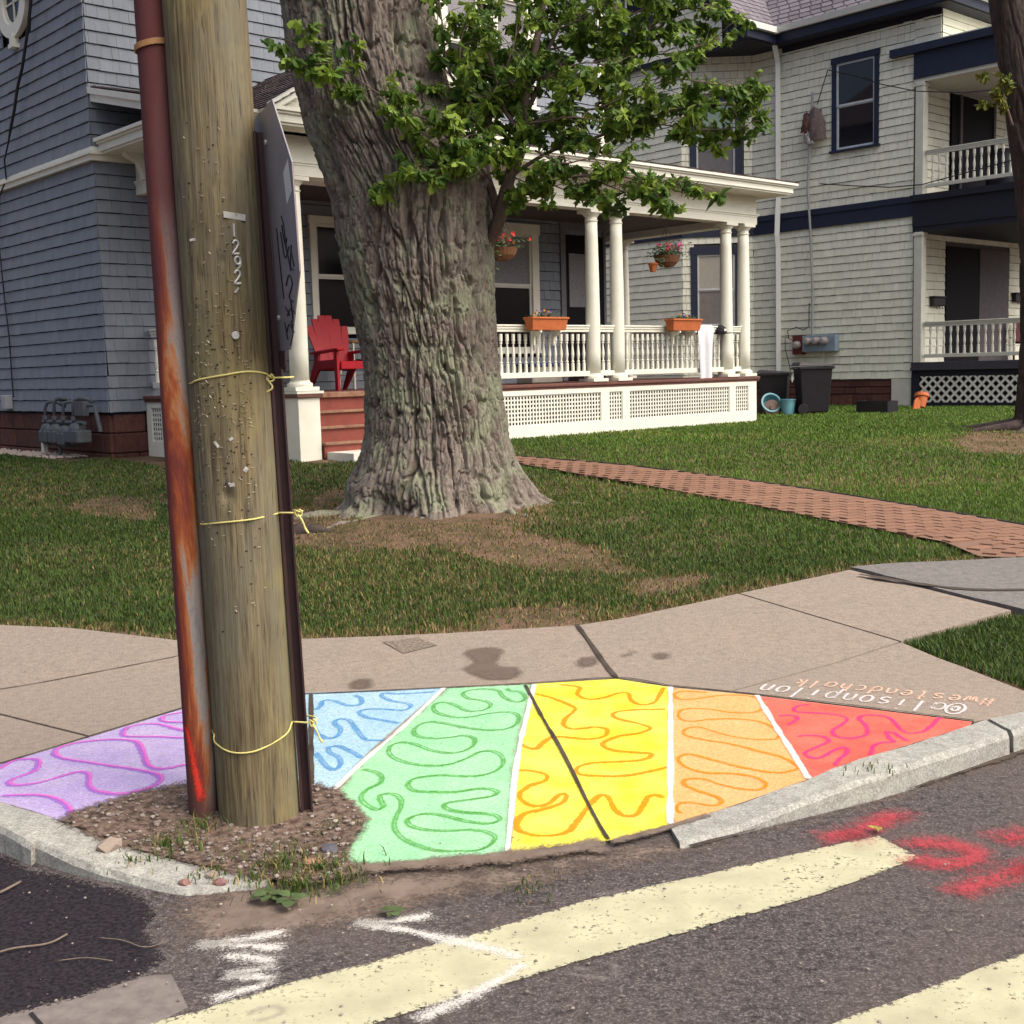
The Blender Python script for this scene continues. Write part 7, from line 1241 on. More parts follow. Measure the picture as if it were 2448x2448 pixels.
def leaves_out(leafs,parent,nind,lms,name='leaf',rest='crown'):
    leafs.sort(key=lambda M_:(M_.translation-CAM).length/ (M_.to_scale().x))
    for M_ in leafs[:nind]:
        o=bpy.data.objects.new(name,random.choice(lms)); COL.objects.link(o); o.parent=parent; o.matrix_local=Matrix.Translation(parent.location).inverted()@M_
    vs=[];fs=[];rn=[]; n0=0
    for M_ in leafs[nind:]:
        me=random.choice(lms); X=np.array([tuple(v.co) for v in me.vertices]); A=np.array(M_); vs.append(X@A[:3,:3].T+A[:3,3]); fs+=[tuple(a+n0 for a in p.vertices) for p in me.polygons]; n0+=len(X); rn+=[random.random()]*len(X)
    if vs:
        me=bpy.data.meshes.new(rest); me.from_pydata(np.concatenate(vs).tolist(),[],fs); attr(me,'rnd',rn); o=link(rest,me,lms[0].materials[0],None); under(o,parent); tag(o,kind='stuff')
leafs=[]; pet=MB(); grow(DATA['branch'],MAPLE,MT['twig'],leafs,.074,.31,.172,petmb=pet)
print('leaves',len(leafs))
# crown on the upper limbs, out of the picture
for pts in lim:
    for k in range(420):
        q=random.random(); i=1+int(q*2); p=pts[i].lerp(pts[min(3,i+1)],random.random())+Vector((random.gauss(0,1.0),random.gauss(0,1.0),random.gauss(.6,.8)))
        if p.z<6.6: continue
        leafs.append(orient(p,Vector((random.gauss(0,1),random.gauss(0,1),-.4)),Vector((random.gauss(0,.4),random.gauss(0,.4),1)),.42*random.uniform(.7,1.2),0))
leaves_out(leafs,MAPLE,300,lms)
o=pet.build('twigs',MT['twig'],None,fix=False); under(o,MAPLE); tag(o,kind='stuff')
# second tree at the right edge
rx,ry,rz_=DATA['rtree']
RT=empty('street_tree',(rx,ry,rz_),0,'dark leaning tree trunk at the right edge in front of the white house','tree')
trunk('trunk',DATA['rtrunk'],MT['bark2'],RT,150,260,30,.04,.3,9)
MT['leaf2']=leafmat('young_maple_leaf',(.10,.12,.02),(.16,.20,.03),(.26,.25,.035)); l2=[leaf_mesh('leaf',MT['leaf2'],c) for c in (.3,.7)]
lf2=[]; pet2=MB(); grow(DATA['rbranch'],RT,MT['twig'],lf2,.16,.14,.20,petmb=pet2); leaves_out(lf2,RT,300,l2); o=pet2.build('twigs',MT['twig'],None,fix=False); under(o,RT); tag(o,kind='stuff')
for a in (150,200,240,285,330):
    pts=[];rs=[];x,y,aa=rx+math.cos(R(a))*.3,ry+math.sin(R(a))*.3,R(a)
    for k in range(7): q=k/6; pts.append((x,y,zt1(x,y)+.03-.08*q)); rs.append(.10*(1-.8*q)); aa+=random.uniform(-.2,.2); x+=math.cos(aa)*.16; y+=math.sin(aa)*.16
    o=MB().tube(pts,rs,8).build('root',MT['bark2'],None,smooth=True); under(o,RT)

# ============================================================ UTILITY POLE
px_,py_,pz_=DATA['pole']; pz_=zt1(px_,py_); PA=np.array(DATA['pole_axis'])
POLE=empty('utility_pole',(px_,py_,pz_),0,'weathered wooden utility pole studded with staples on the corner','utility pole')
mt,t,p_,o_=nmat('pole_wood'); v=pos(t,(1,1,.045)); v2=pos(t,(1,1,.25)); vn=pos(t)
g=noise(t,v,70,6,.7); g2=noise(t,v2,7,5,.6); g3=noise(t,v,170,3,.6); 
c=mix(t,ramp(t,g,[(.34,0),(.66,1)]),(.075,.058,.037),(.235,.19,.105))
c=mix(t,ramp(t,g2,[(.40,0),(.66,.7)]),c,(.165,.16,.12)); c=mix(t,ramp(t,noise(t,vn,2.3,4),[(.5,0),(.7,.6)]),c,(.27,.235,.10))
c=mix(t,ramp(t,g3,[(.30,.85),(.40,0)]),c,(.045,.034,.026)); c=mix(t,ramp(t,noise(t,v2,16,4),[(.60,0),(.72,.55)]),c,(.09,.065,.045))
L(t,c,p_.inputs['Base Color']); p_.inputs['Roughness'].default_value=.9; p_.inputs['Specular IOR Level'].default_value=.15; bump(t,p_,math_(t,'ADD',g,g3),.55,.006); MT['polewood']=mt
def pole_mesh(nth,nz):
    zs=np.linspace(-.25,3.6,nz); cx=np.interp(zs,PA[:,2],PA[:,0])+np.where(zs<.034,0,0); 
    sl=np.polyfit(PA[:,2],PA[:,0],1); cx=np.polyval(sl,zs); r=np.interp(zs,[0,3.6],[.1485,.1415])
    th=np.linspace(0,2*math.pi,nth,endpoint=False); TT,ZZ=np.meshgrid(th,zs)
    U=TT/(2*math.pi)*64; fl=fbm(U*1.0,ZZ*.9,3); cr_=np.abs(fbm(U*.55+4,ZZ*.35+3,3)-.5); crack=np.where(cr_<.018,-(1-cr_/.018)*.006,0)
    # closing the seam
    w_=np.clip((TT-5.5)/.78,0,1); RR=r[:,None]+(fl-.5)*.006*(1-w_)+crack*(1-w_)
    # a knot and a chipped hollow on the street side
    for (a0,z0,s0,d0) in ((-1.62,1.085+.16,.045,-.016),(-1.35,2.05,.02,-.008),(-1.9,2.0,.03,-.004)):
        da=(TT-(a0%(2*math.pi)))*.143; RR=RR+d0*np.exp(-(da**2+((ZZ-z0)*.8)**2)/(s0*.5)**2)
    V=np.stack([cx[:,None]+RR*np.cos(TT),py_+RR*np.sin(TT),ZZ],-1).reshape(-1,3)
    i=np.arange(nz-1)[:,None]*nth;j=np.arange(nth)[None];jn=(j+1)%nth; F=np.stack([i+j,i+jn,i+nth+jn,i+nth+j],-1).reshape(-1,4)
    me=bpy.data.meshes.new('shaft'); me.from_pydata(V.tolist(),[],F.tolist()); return me,sl
me,PSL=pole_mesh(160,420); o=link('shaft',me,MT['polewood'],None,smooth=True); under(o,POLE)
pcx=lambda z:float(np.polyval(PSL,z)); prad=lambda z:float(np.interp(z,[0,3.6],[.1485,.1415]))
def on_pole(dx,z,out=.003):
    """point on the camera-facing side, dx = sideways offset from the axis"""
    r=prad(z)+out; dx=max(-r*.999,min(r*.999,dx)); return Vector((pcx(z)+dx,py_-math.sqrt(r*r-dx*dx),z))
alum=simple('aluminium_tag',(.55,.55,.52),(.42,.42,.40),30,.4,.1,metal=.3); stp=simple('staple_steel',(.55,.50,.42),(.25,.16,.10),90,.45,0,metal=.4)
def pxz(y): return float(np.interp(-y,-PA_y,PA[:,2]))
PA_y=np.array([1985,1650,1300,1000,700,400,200,0,-250.])
def pp(x,y,out=.003):
    z=pxz(y); d=py_-.14; zz=1.65+(z-1.65)*d/py_
    ax=pcx(zz); X=(x-1224)/2950; # sideways from the axis as seen in elevation
    cxpix=float(np.interp(-y,-PA_y,[615,601,585,566,540,514,499.5,485.5,467])); return on_pole((x-cxpix)/2950*(py_-.10),zz,out)
# metal tag
a=pp(556,512,.004);b=pp(601,518,.004); t_=(b-a); mb=MB(); up_=Vector((0,0,.011)); n_=Vector((0,-.004,0)); mb.add([a-up_,b-up_,b+up_,a+up_,a-up_+n_,b-up_+n_,b+up_+n_,a+up_+n_],[(0,1,2,3),(7,6,5,4),(0,4,5,1),(1,5,6,2),(2,6,7,3),(3,7,4,0)]); o=mb.build('metal_tag',alum,None,bevel=.001); under(o,POLE)
# number plates 1 2 9 2 /
for ch,x,y in (('1',578,549),('2',584,590),('9',589,628),('2',590,662),('/',588,692)):
    c=pp(x,y,.004); mb=MB(); h=.044 if ch!='/' else .024; w_=.026
    for s in GL[ch]:
        q=[c+Vector(((xx-.38)*w_*1.2,0,(yy-.5)*h)) for xx,yy in s]; q=[on_pole(v_.x-pcx(v_.z),v_.z,.0035) for v_ in q]; mb.tube(catmull([tuple(v_) for v_ in q],.004) if len(q)>2 else q,.0042,5)
    o=mb.build('number_plate',alum,None); under(o,POLE)
c=pp(589,801,.003); o=MB().lathe([(.002,0),(.013,0),(.014,.003),(.012,.005),(.001,.005)],16).build('round_tag',alum,None); o.rotation_euler=(R(90),0,R(10)); under(o,POLE); o.location=c
# staples and nails
mb=MB(); rr=random.Random(4)
def stap(x,y,l,a):
    c=pp(x,y,.002); d=Vector((math.cos(a),0,math.sin(a)))*l/2; q=[on_pole((c+d*k).x-pcx((c+d*k).z),(c+d*k).z,.0035) for k in (-1,0,1)]; mb.tube(q,.0013,4)
for i in range(190):
    y=rr.gauss(930,160) if i<150 else rr.uniform(300,1500); x0=np.interp(y,[0,1985],[400,530]); x1=np.interp(y,[0,1985],[575,705]); x=rr.uniform(x0+22,x1-10)
    stap(x,max(250,min(1700,y)),rr.uniform(.006,.012),rr.choice((0,.1,-.2,.5,1.2,-.9)))
o=mb.build('staples',stp,None,fix=False); under(o,POLE); tag(o,kind='stuff')
mb=MB()
for i in range(170):
    y=rr.gauss(950,200) if i<140 else rr.uniform(250,1600); x0=np.interp(y,[0,1985],[400,530]); x1=np.interp(y,[0,1985],[575,705]); x=rr.uniform(x0+25,x1-8); c=pp(x,max(200,min(1700,y)),.0015); s=rr.uniform(.002,.0045)
    mb.add([c+Vector((-s,0,-s*.6)),c+Vector((s,0,-s*.5)),c+Vector((s*.8,0,s*.7)),c+Vector((-s*.9,0,s*.5)),c+Vector((0,-.002,0))],[(0,1,4),(1,2,4),(2,3,4),(3,0,4)])
o=mb.build('rusty_nail_heads',simple('nail_rust',(.035,.022,.018),rough=1,bmp=0),None,fix=False); under(o,POLE); tag(o,kind='stuff')
wm=simple('paper_scrap',(.72,.70,.66))
for x,y,w_,h in ((484,570,.010,.004),(584,1048,.008,.005),(586,1157,.010,.006),(581,1155,.006,.004),(617,1122,.007,.009),(549,1060,.005,.012)):
    c=pp(x,y,.004); a=rr.uniform(-.6,.6); d=Vector((math.cos(a),0,math.sin(a)))*w_; e=Vector((-math.sin(a),0,math.cos(a)))*h; mb=MB(); mb.add([c-d-e,c+d-e,c+d+e+Vector((0,-.004,0)),c-d+e],[(0,1,2,3)]); o=mb.build('paper_scrap',wm,None); under(o,POLE)

# ------------------------------------------------------------ rusty conduit
mt,t,p_,o_=nmat('rusty_pipe'); v=pos(t,(1,1,.16)); vn=pos(t)
sx=N(t,'ShaderNodeSeparateXYZ'); L(t,N(t,'ShaderNodeTexCoord').outputs['Object'],sx.inputs[0])
xs=math_(t,'MULTIPLY_ADD',sx.outputs[0],6.5,.5)        # across the pipe, rust runs on its left side
f=math_(t,'ADD',xs,math_(t,'MULTIPLY_ADD',noise(t,v,7,6,.7,.5),1.9,-.98))
c=ramp(t,f,[(.12,(.085,.018,.02)),(.34,(.16,.028,.018)),(.48,(.30,.07,.018)),(.56,(.36,.15,.06)),(.66,(.27,.245,.23)),(.95,(.15,.14,.15))])
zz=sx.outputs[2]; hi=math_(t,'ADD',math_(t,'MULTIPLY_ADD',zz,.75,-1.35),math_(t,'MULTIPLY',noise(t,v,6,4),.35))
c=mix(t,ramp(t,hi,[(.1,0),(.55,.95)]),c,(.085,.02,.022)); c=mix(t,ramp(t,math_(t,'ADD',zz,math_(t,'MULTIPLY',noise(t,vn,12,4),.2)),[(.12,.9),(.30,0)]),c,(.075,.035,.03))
c=mix(t,ramp(t,noise(t,vn,60,4),[(.55,0),(.75,.4)]),c,(.10,.03,.02))
L(t,c,p_.inputs['Base Color']); p_.inputs['Roughness'].default_value=.85; bump(t,p_,noise(t,vn,80,4),.35,.004); MT['rust']=mt
QA=np.array(DATA['pipe_axis']); qs=np.polyfit(QA[:,2],QA[:,0],1); zs=np.linspace(-.2,3.6,80); qr=.0535
qy=DATA['pipe_y']; PIPE=empty('rusty_conduit',(float(np.polyval(qs,.05)),qy,.05),0,'thick rusty steel conduit pipe running up beside the wooden pole','conduit')
th=np.linspace(0,2*math.pi,40,endpoint=False); V=[]
for z in zs:
    for a in th: V.append((float(np.polyval(qs,z))+qr*math.cos(a)-PIPE.location.x,qr*math.sin(a),z-.05))
F=[(i*40+j,i*40+(j+1)%40,(i+1)*40+(j+1)%40,(i+1)*40+j) for i in range(79) for j in range(40)]
# object X = sideways from the axis (keeps the rust on the same side all the way up)
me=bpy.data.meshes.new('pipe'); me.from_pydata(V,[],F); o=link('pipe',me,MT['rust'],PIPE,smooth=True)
# red spray paint near the foot
sprm=sheet('red_spray_pipe',(.70,.05,.03),(.62,.05,.035),.9,1.1,nscale=90,thr=.62,kn=2.4,soft=.7,scale2=20)
mb=MB(); vs=[];ee=[]
def onpipe(dx,z,out=.0015):
    r=qr+out; dx=max(-r*.98,min(r*.98,dx)); return (float(np.polyval(qs,z))+dx-PIPE.location.x,-math.sqrt(r*r-dx*dx),z-.05)
for i,z in enumerate(np.linspace(.10,.42,30)):
    q=(z-.10)/.32; cxx=.012-.046*q; hw=.030-.014*q
    for k in (-1,-.5,0,.5,1): vs.append(onpipe(cxx+k*hw,z)); ee.append(min(1-abs(k),min(q,1-q)*6))
mb.add(vs,[(i*5+k,i*5+k+1,(i+1)*5+k+1,(i+1)*5+k) for i in range(29) for k in range(4)]); o=mb.build('spray_mark',sprm,PIPE,fix=False); attr(o.data,'e',ee)
# strap near the top
mb=MB(); z=2.80
for (za,zb) in ((2.785,2.805),):
    n=18; vs=[]
    for k in range(n):
        a=R(150+ (400-150)*k/(n-1)); cx_=float(np.polyval(qs,z))-PIPE.location.x
        for zz_,rr_ in ((za,qr+.004),(zb,qr+.004),(zb,qr+.009),(za,qr+.009)): vs.append((cx_+rr_*math.cos(a),rr_*math.sin(a),zz_-.05+.012*math.cos(a)))
    mb.add(vs,[(k*4+q,k*4+(q+1)%4,(k+1)*4+(q+1)%4,(k+1)*4+q) for k in range(n-1) for q in range(4)])
o=mb.build('strap',simple('rusty_strap',(.36,.21,.09),(.24,.10,.04),20,.8),PIPE)

# ------------------------------------------------------------ sign post and sign
SA=np.array(DATA['post_axis']); ss=np.polyfit(SA[:,2],SA[:,0],1); sy=DATA['post_y']
SIGN=empty('street_sign',(float(np.polyval(ss,.04)),sy,.04),0,'octagonal road sign seen from behind on a rusty channel post','sign')
pm=simple('rusty_post',(.055,.026,.028),(.035,.018,.02),20,.8,.3); mb=MB(); prof=[(-.026,-.012),(-.019,.014),(.019,.014),(.026,-.012),(.036,-.012),(.036,-.006),(.030,-.005),(.022,.020),(-.022,.020),(-.030,-.005),(-.036,-.006),(-.036,-.012)]
vs=[];nz=14;zs=np.linspace(-.2,2.5,nz)
for z in zs:
    for x,y in prof: vs.append((float(np.polyval(ss,z))+x*.62-SIGN.location.x,y,z-.04))
k=len(prof); mb.add(vs,[(i*k+j,i*k+(j+1)%k,(i+1)*k+(j+1)%k,(i+1)*k+j) for i in range(nz-1) for j in range(k)]+[tuple((nz-1)*k+j for j in range(k))]); mb.build('post',pm,SIGN)
# octagon plate turned almost edge-on
HS=.415; ex=Vector((.15,-.39,0)).normalized(); nb_=Vector((0,0,1)).cross(ex); cz=2.155
cpt=Vector((float(np.polyval(ss,cz))-SIGN.location.x+.02,-.018,cz-.04)); ey=Vector((-.028,0,1)).normalized()
oc=[(HS*math.cos(R(22.5+45*i))/math.cos(R(22.5)),HS*math.sin(R(22.5+45*i))/math.cos(R(22.5))) for i in range(8)]
nface=ex.cross(ey).normalized(); back=nface if nface.dot(Vector((0,-1,0)))>0 else -nface
if back.dot(CAM-(cpt+SIGN.location))<0: back=-back
mb=MB(); mb.prism(oc,tuple(-back*.004),tuple(cpt),tuple(ex),tuple(ey)); mb.build('plate',simple('sign_back_aluminium',(.30,.29,.315),(.235,.225,.26),7,.5,.1,metal=.2),SIGN)
oc2=[(x*.985,y*.985) for x,y in oc]; mb=MB(); mb.prism(oc2,tuple(-back*.0015),tuple(cpt-back*.0045),tuple(ex),tuple(ey)); mb.build('front_face',simple('sign_red_face',(.45,.02,.03)),SIGN)
P_=lambda a,b,o_=.001:cpt+ex*a+ey*b+back*o_
mb=MB(); mb.add([P_(.27,.16),P_(.365,.19),P_(.39,.085),P_(.295,.055)],[(0,1,2,3)]); mb.build('sticker',simple('white_sticker',(.78,.84,.80),rough=.4,bmp=0),SIGN)
gk=simple('marker_ink',(.015,.013,.016),rough=.6,bmp=0)
for s in ([(.20,.03),(.23,.0),(.25,-.06),(.27,-.05)],[(.17,-.02),(.19,-.07),(.22,-.11),(.30,-.08)],[(.20,.0),(.22,-.05),(.26,-.10)],[(.24,-.06),(.30,-.16)],[(.34,-.08),(.30,-.14),(.34,-.16)],[(.33,-.10),(.36,-.15)],[(.20,-.20),(.26,-.17),(.31,-.20),(.24,-.24),(.30,-.26)],[(.18,-.30),(.25,-.28),(.32,-.30)],[(.26,-.25),(.28,-.34)],[(.14,-.36),(.20,-.33),(.26,-.36),(.20,-.40)],[(.22,-.30),(.16,-.27)],[(.12,-.32),(.16,-.38)],[(.10,.0),(.12,-.14),(.14,-.24)],[(.28,-.36),(.24,-.32)]):
    mb=MB(); q=[tuple(P_(a*.95,b,.0018)) for a,b in s]; mb.tube(catmull(q,.006) if len(q)>2 else q,.0024,4); mb.build('graffiti',gk,SIGN,fix=False)
for b_ in (.30,-.30): o=MB().lathe([(.001,0),(.010,0),(.010,.006),(.001,.008)],8).build('bolt',alum,SIGN); o.location=P_(.02,b_); o.rotation_euler=back.to_track_quat('Z','Y').to_euler()
mb=MB(); q=cpt+ey*(-HS); mb.prism([(-.03,0),(.085,.0),(.085,-.055),(.06,-.075),(-.03,-.05)],tuple(-back*.004),tuple(q+back*.004),tuple(ex),tuple(ey)); mb.build('small_plate',pm,SIGN)

# ------------------------------------------------------------ yellow cords
cy=simple('yellow_cord',(.66,.60,.22),(.56,.50,.18),200,.8,.3,300); labs=['upper yellow cord tied round the pole, above the other two','middle yellow cord with looped knot on the sign post','lowest yellow cord sagging to a frayed knot near the pole foot']
for i,cp_ in enumerate(DATA['cord']):
    c=np.array(cp_); zc=float(c[:,2].mean()); e=empty('yellow_cord',(pcx(zc),py_-.15,zc),0,labs[i],'cord',)
    pts=[]
    for x,y,z in cp_:
        k=(py_-.10)/(py_-.16); pts.append(on_pole((x*k-pcx(z)) if abs(x*k-pcx(z))<prad(z) else math.copysign(prad(z)*.999,x*k-pcx(z)),z,.004))
    z0,z1=pts[0].z,pts[-1].z; r=prad(zc)+.004
    bk=[]; pr=Vector((float(np.polyval(ss,z1))+.035,sy+.0,z1)); 
    for q in range(1,9):
        a=q/9; ang=math.pi*(1-a)+0; bk.append(Vector((pcx(zc)+r*math.cos(math.pi-math.pi*a)*1.0,py_+math.sin(math.pi*a)*r*1.15,z0+(z1-z0)*a)))
    front_=[tuple(q) for q in pts]; loop=catmull(front_,.02)
    o=MB().tube(loop,.0033,6).build('front_strand',cy,None,smooth=True); under(o,e)
    last=pts[-1]; o=MB().tube(catmull([tuple(last),tuple(last.lerp(pr,.5)+Vector((.0,-.02,0))),tuple(pr+Vector((.0,-.035,0))),tuple(pr+Vector((.01,.03,0))),tuple(Vector((pcx(zc)+.05,py_+r,z0*.5+z1*.5))),tuple(Vector((pcx(zc)-.08,py_+r*.9,z0))),tuple(Vector((pcx(zc)-r*1.02,py_+.03,z0))),tuple(pts[0])],.02),.0033,6).build('back_strand',cy,None,smooth=True); under(o,e)
    k0=last if i==0 else pr+Vector((.008,-.035,0)); kn=[(0,0,.0),(.012,-.012,.012),(.018,-.004,-.006),(.002,-.012,-.012),(-.006,-.004,.008),(.010,-.016,.004)]
    o=MB().tube(catmull([tuple(k0+Vector(q)) for q in kn],.004),.0033,6).build('knot',cy,None,smooth=True); under(o,e)
    tl=[(.004,-.01,-.004),(.020,-.012,-.03),(.030,-.012,-.06),(.040,-.010,-.075),(.026,-.010,-.05)] if i else [(-.01,-.01,0),(.012,-.012,-.03),(.0,-.012,-.045),(-.035,-.010,-.055)]
    o=MB().tube(catmull([tuple(k0+Vector(q)) for q in tl],.006),.0036,6).build('tail',cy,None,smooth=True); under(o,e)

# ------------------------------------------------------------ weeds, stones, twigs
gm3=MT['grass']
def tuft(x,y,n,h,wd,col,name,label,cat,zf=zt,spread=.075,group=None):
    e=empty(name,(x,y,float(zf(x,y))),random.random()*6,label,cat,group); V=[];C=[];F=[]
    for i in range(n):
        a=random.uniform(0,6.283); r=abs(random.gauss(0,spread)); bx,by=r*math.cos(a),r*math.sin(a); a2=random.uniform(0,6.283); l=h*random.uniform(.5,1.2); ln=random.uniform(.2,.9)*l; dx,dy=math.cos(a2),math.sin(a2); w_=wd*random.uniform(.6,1.2)
        b=len(V); V+=[(bx-dy*w_/2,by+dx*w_/2,0),(bx+dy*w_/2,by-dx*w_/2,0),(bx+dx*ln*.4+dy*w_*.4,by+dy*ln*.4-dx*w_*.4,l*.65),(bx+dx*ln*.4-dy*w_*.4,by+dy*ln*.4+dx*w_*.4,l*.65),(bx+dx*ln,by+dy*ln,l*.85)]; F+=[(b,b+1,b+2,b+3),(b+3,b+2,b+4)]
        q=random.uniform(.7,1.3); st_=random.random()<.18; cc=(.32*q,.24*q,.10*q) if st_ else tuple(k*q for k in col); C+=[(*cc,1)]*5
    me=bpy.data.meshes.new('blades'); me.from_pydata(V,[],F); a_=me.attributes.new('col','FLOAT_COLOR','POINT'); a_.data.foreach_set('color',np.array(C,np.float32).ravel()); tag(link('blades',me,gm3,e),kind='stuff'); return e
G1=(.075,.12,.028)
spots=[(-1.24,4.15,46,.07,'grass tuft by the left foot of the rusty pipe'),(-1.14,4.28,40,.085,'grass tuft behind the rusty pipe at the edge of the violet chalk'),(-1.02,3.93,36,.05,'sparse weeds in front of the wooden pole foot'),(-.80,3.98,70,.075,'grass tuft against the right foot of the pole'),(-.66,3.93,120,.06,'thick weed clump beside the green chalk edge'),(-.72,3.80,90,.05,'low weed clump at the tip of the dirt patch'),(-1.32,4.02,24,.04,'thin weeds near the kerb stone'),(-.88,3.88,40,.05,'low weeds between pole and kerb'),(-.58,3.85,40,.045,'weeds at the right end of the dirt patch'),(.02,3.72,26,.035,'flat grass sprig in the sandy gutter under the white divider'),(1.36,4.60,16,.04,'tiny weed in the kerb joint beside the red chalk')]
spots=[(x,y,int(n*2.2),h*.75,lab) for x,y,n,h,lab in spots]
for i_ in range(9):
    a_=R((185,215,240,262,285,305,330,352,160)[i_]); spots.append((px_+.02+math.cos(a_)*random.uniform(.24,.34),py_-.12+math.sin(a_)*random.uniform(.14,.24),random.randint(12,34),random.uniform(.02,.045),'thin weeds in the gravelly dirt '+('left of the rusty pipe','front left of the pipe foot','in front of the pipe, close to the kerb','straight in front of the pole foot','front right of the pole foot','between pole foot and broadleaf weed','right of the sign post foot','at the green chalk edge','behind the pipe by the violet panel')[i_]))
for x,y,n,h,lab in spots: tuft(x,y,n,h,.0055,G1,'weed_tuft',lab,'weed',group='weeds around the pole')
def broadleaf(x,y,n,s,lab,z=None):
    e=empty('broadleaf_weed',(x,y,zt1(x,y) if z is None else z),0,lab,'weed'); bm_m=bpy.data.materials.get('broad_leaf') or simple('broad_leaf',(.085,.13,.045),(.055,.085,.03),30,.6,.2,var=.4)
    for i in range(n):
        a=2*math.pi*i/n+random.uniform(-.4,.4); l=s*random.uniform(.7,1.2); w_=l*.38; t0=random.uniform(.15,.6); c,s_=math.cos(a),math.sin(a)
        row=[]; 
        for q,ww in ((.15,.05),(.4,.8),(.65,1),(.85,.65),(1.0,.05)):
            zc_=l*q*math.sin(t0)-(q**2)*l*.35+.008; 
            for sg in (-1,0,1): row.append((c*l*q-s_*w_*ww*sg,s_*l*q+c*w_*ww*sg,zc_+(.12*w_*ww if sg else 0)))
        mb=MB(); mb.add(row,[(i_*3+k,i_*3+k+1,i_*3+k+4,i_*3+k+3) for i_ in range(4) for k in range(2)]); mb.build('leaf',bm_m,e,smooth=True,fix=False)
broadleaf(-.80,3.73,8,.055,'broadleaf weed at the tip of the kerb in the dirt'); broadleaf(-.72,3.69,7,.05,'small broadleaf weed beside the sandy gutter'); broadleaf(-.395,3.60,6,.042,'broadleaf weed sprouting alone in the sandy gutter',.012); broadleaf(-.62,4.02,5,.04,'broadleaf sprout at the edge of the gravelly dirt')
stm=simple('pebble',(.30,.26,.23),(.16,.13,.115),40,.95,.4,var=.7)
def stone_me(seed):
    rr=random.Random(seed); bm=bmesh.new(); bmesh.ops.create_icosphere(bm,subdivisions=1,radius=1)
    for v_ in bm.verts: v_.co*=rr.uniform(.7,1.15); v_.co.z*=.6
    me=bpy.data.meshes.new('stone'); bm.to_mesh(me); bm.free(); me.materials.append(stm); return me
sms=[stone_me(i) for i in range(5)]
dp=[tuple(q) for q in DATA['dirt']]; xs_=np.array(dp); cnt=0
mbs=MB(); rn=[]
while cnt<620:
    x=random.uniform(xs_[:,0].min(),xs_[:,0].max()); y=random.uniform(xs_[:,1].min(),xs_[:,1].max())
    if not inside(dp,np.array([x]),np.array([y]))[0]: continue
    if math.hypot(x-px_,y-py_)<.15: continue
    r=random.choice((.003,.004,.005,.006,.008,.012)); me=random.choice(sms); M_=Matrix.Translation((x,y,zt1(x,y)+.016))@Matrix.Rotation(random.random()*6,4,'Z')@Matrix.Diagonal((r,r,r,1)); n0=len(mbs.v); mbs.add([M_@v_.co for v_ in me.vertices],[tuple(p.vertices) for p in me.polygons]); rn+=[random.random()]*(len(mbs.v)-n0); cnt+=1
for i in range(900):   # crumbs on road and gutter
    x=random.uniform(-2.2,2.6); y=random.uniform(2.6,4.2)
    if zt1(x,y)>.03 and y>4.0: continue
    r=random.choice((.0015,.002,.003,.004,.006)); me=random.choice(sms); M_=Matrix.Translation((x,y,.012+r*.4 if y>3.3 else .005+r*.4))@Matrix.Rotation(random.random()*6,4,'Z')@Matrix.Diagonal((r,r,r,1)); n0=len(mbs.v); mbs.add([M_@v_.co for v_ in me.vertices],[tuple(p.vertices) for p in me.polygons]); rn+=[random.random()]*(len(mbs.v)-n0)
o=mbs.build('pebbles',stm,None,fix=False); attr(o.data,'rnd',rn); tag(o,'pebbles and grit scattered on dirt and road','pebbles',kind='stuff')
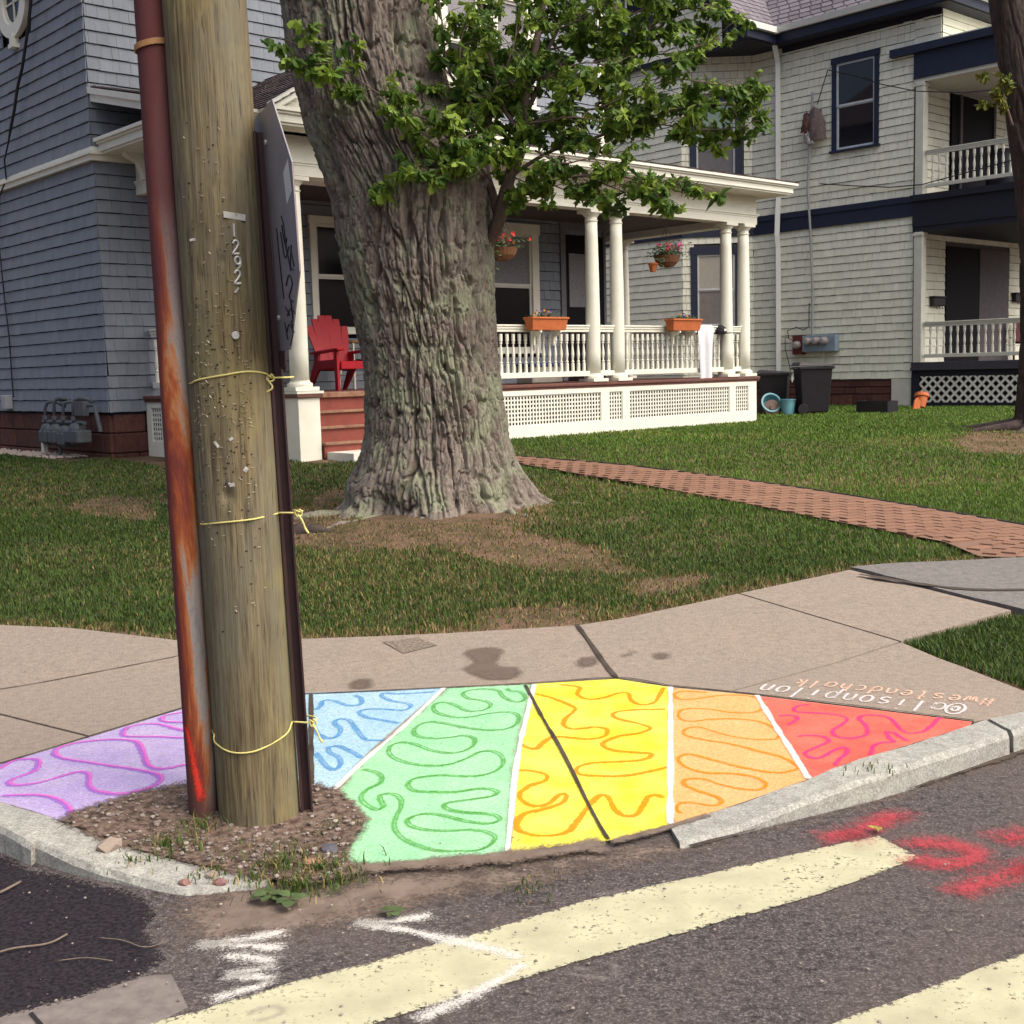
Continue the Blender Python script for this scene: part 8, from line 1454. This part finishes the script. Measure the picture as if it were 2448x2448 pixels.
for (x,y,r,c_,lab) in ((-.70,3.99,.035,(.36,.20,.13),'reddish stone right of the pole foot'),(-.66,4.10,.035,(.10,.10,.12),'dark grey stone beside the sign post'),(-1.10,3.86,.024,(.24,.13,.115),'small red-brown stone in front of the pole, left one'),(-.98,3.85,.028,(.24,.13,.12),'small red-brown stone in front of the pole, right one'),(-1.42,4.12,.05,(.33,.27,.22),'flat pale rock at the kerb end of the dirt'),(-1.02,3.92,.028,(.30,.24,.20),'pale crumbly stone near the pole')):
    me=stone_me(int(abs(x*100))); me.materials.clear(); me.materials.append(simple('stone_'+lab[:4]+str(len(bpy.data.materials)),c_,rough=.95,bmp=.6,bscale=60)); o=link('loose_stone',me); o.location=(x,y,zt1(x,y)+r*.35); o.scale=(r*1.3,r,r*.9); o.rotation_euler=(0,0,random.random()*6); tag(o,lab,'stone')
tw_m=simple('dry_twig',(.20,.155,.12),(.12,.095,.075),40,.9,.3)
def twig(pts,r,lab):
    e=empty('fallen_twig',(pts[0][0],pts[0][1],.02),0,lab,'twig'); o=MB().tube(catmull([(x,y,.010+.004*(i%2)) for i,(x,y) in enumerate(pts)],.02),r,6).build('stick',tw_m,None,smooth=True); under(o,e); return e
twig([(-1.58,3.36),(-1.50,3.43),(-1.40,3.47),(-1.36,3.52)],.0032,'straight dry twig lying on the dark asphalt patch'); twig([(-1.26,3.50),(-1.18,3.47),(-1.10,3.43),(-1.04,3.46)],.0018,'curved dry twig near the right edge of the asphalt patch'); twig([(-1.33,3.36),(-1.25,3.365),(-1.17,3.35)],.0016,'thin straw twig below the curved one'); twig([(-1.75,3.78),(-1.69,3.84),(-1.66,3.93)],.0045,'dry twig leaning by the left kerb stone')
lfm=simple('fallen_leaf',(.36,.33,.06),(.28,.24,.05),30,.7)
for (x,y,lab) in ((-1.46,2.86,'yellow-green leaf lying on the dark asphalt patch'),(1.27,4.18,'yellow leaf on the road by the right kerb')):
    me=lms[0].copy(); me.materials.clear(); me.materials.append(lfm); o=link('fallen_leaf',me); o.location=(x,y,.02); o.scale=(.04,.07,.05); o.rotation_euler=(.15,.1,random.random()*6); tag(o,lab,'leaf')
# exposed rotting root chunks on the lawn
for (x,y,l,lab) in ((-1.70,10.45,.5,'rotten dark root chunk left of the maple'),):
    e=empty('root_chunk',(x,y,zt1(x,y)),random.uniform(-.5,.5),lab,'root')
    pts=[(-l*.5,0,-.06),(-l*.2,.03,-.025),(l*.15,-.02,-.02),(l*.5,.03,-.07)]; o=MB().tube(catmull(pts,.05),[.03,.05,.06,.07,.07,.06,.06,.05,.04,.03,.03,.03][:len(catmull(pts,.05))]+[.03]*max(0,len(catmull(pts,.05))-12),8).build('wood',MT['bark2'] if x<0 else MT['bark'],e,smooth=True)
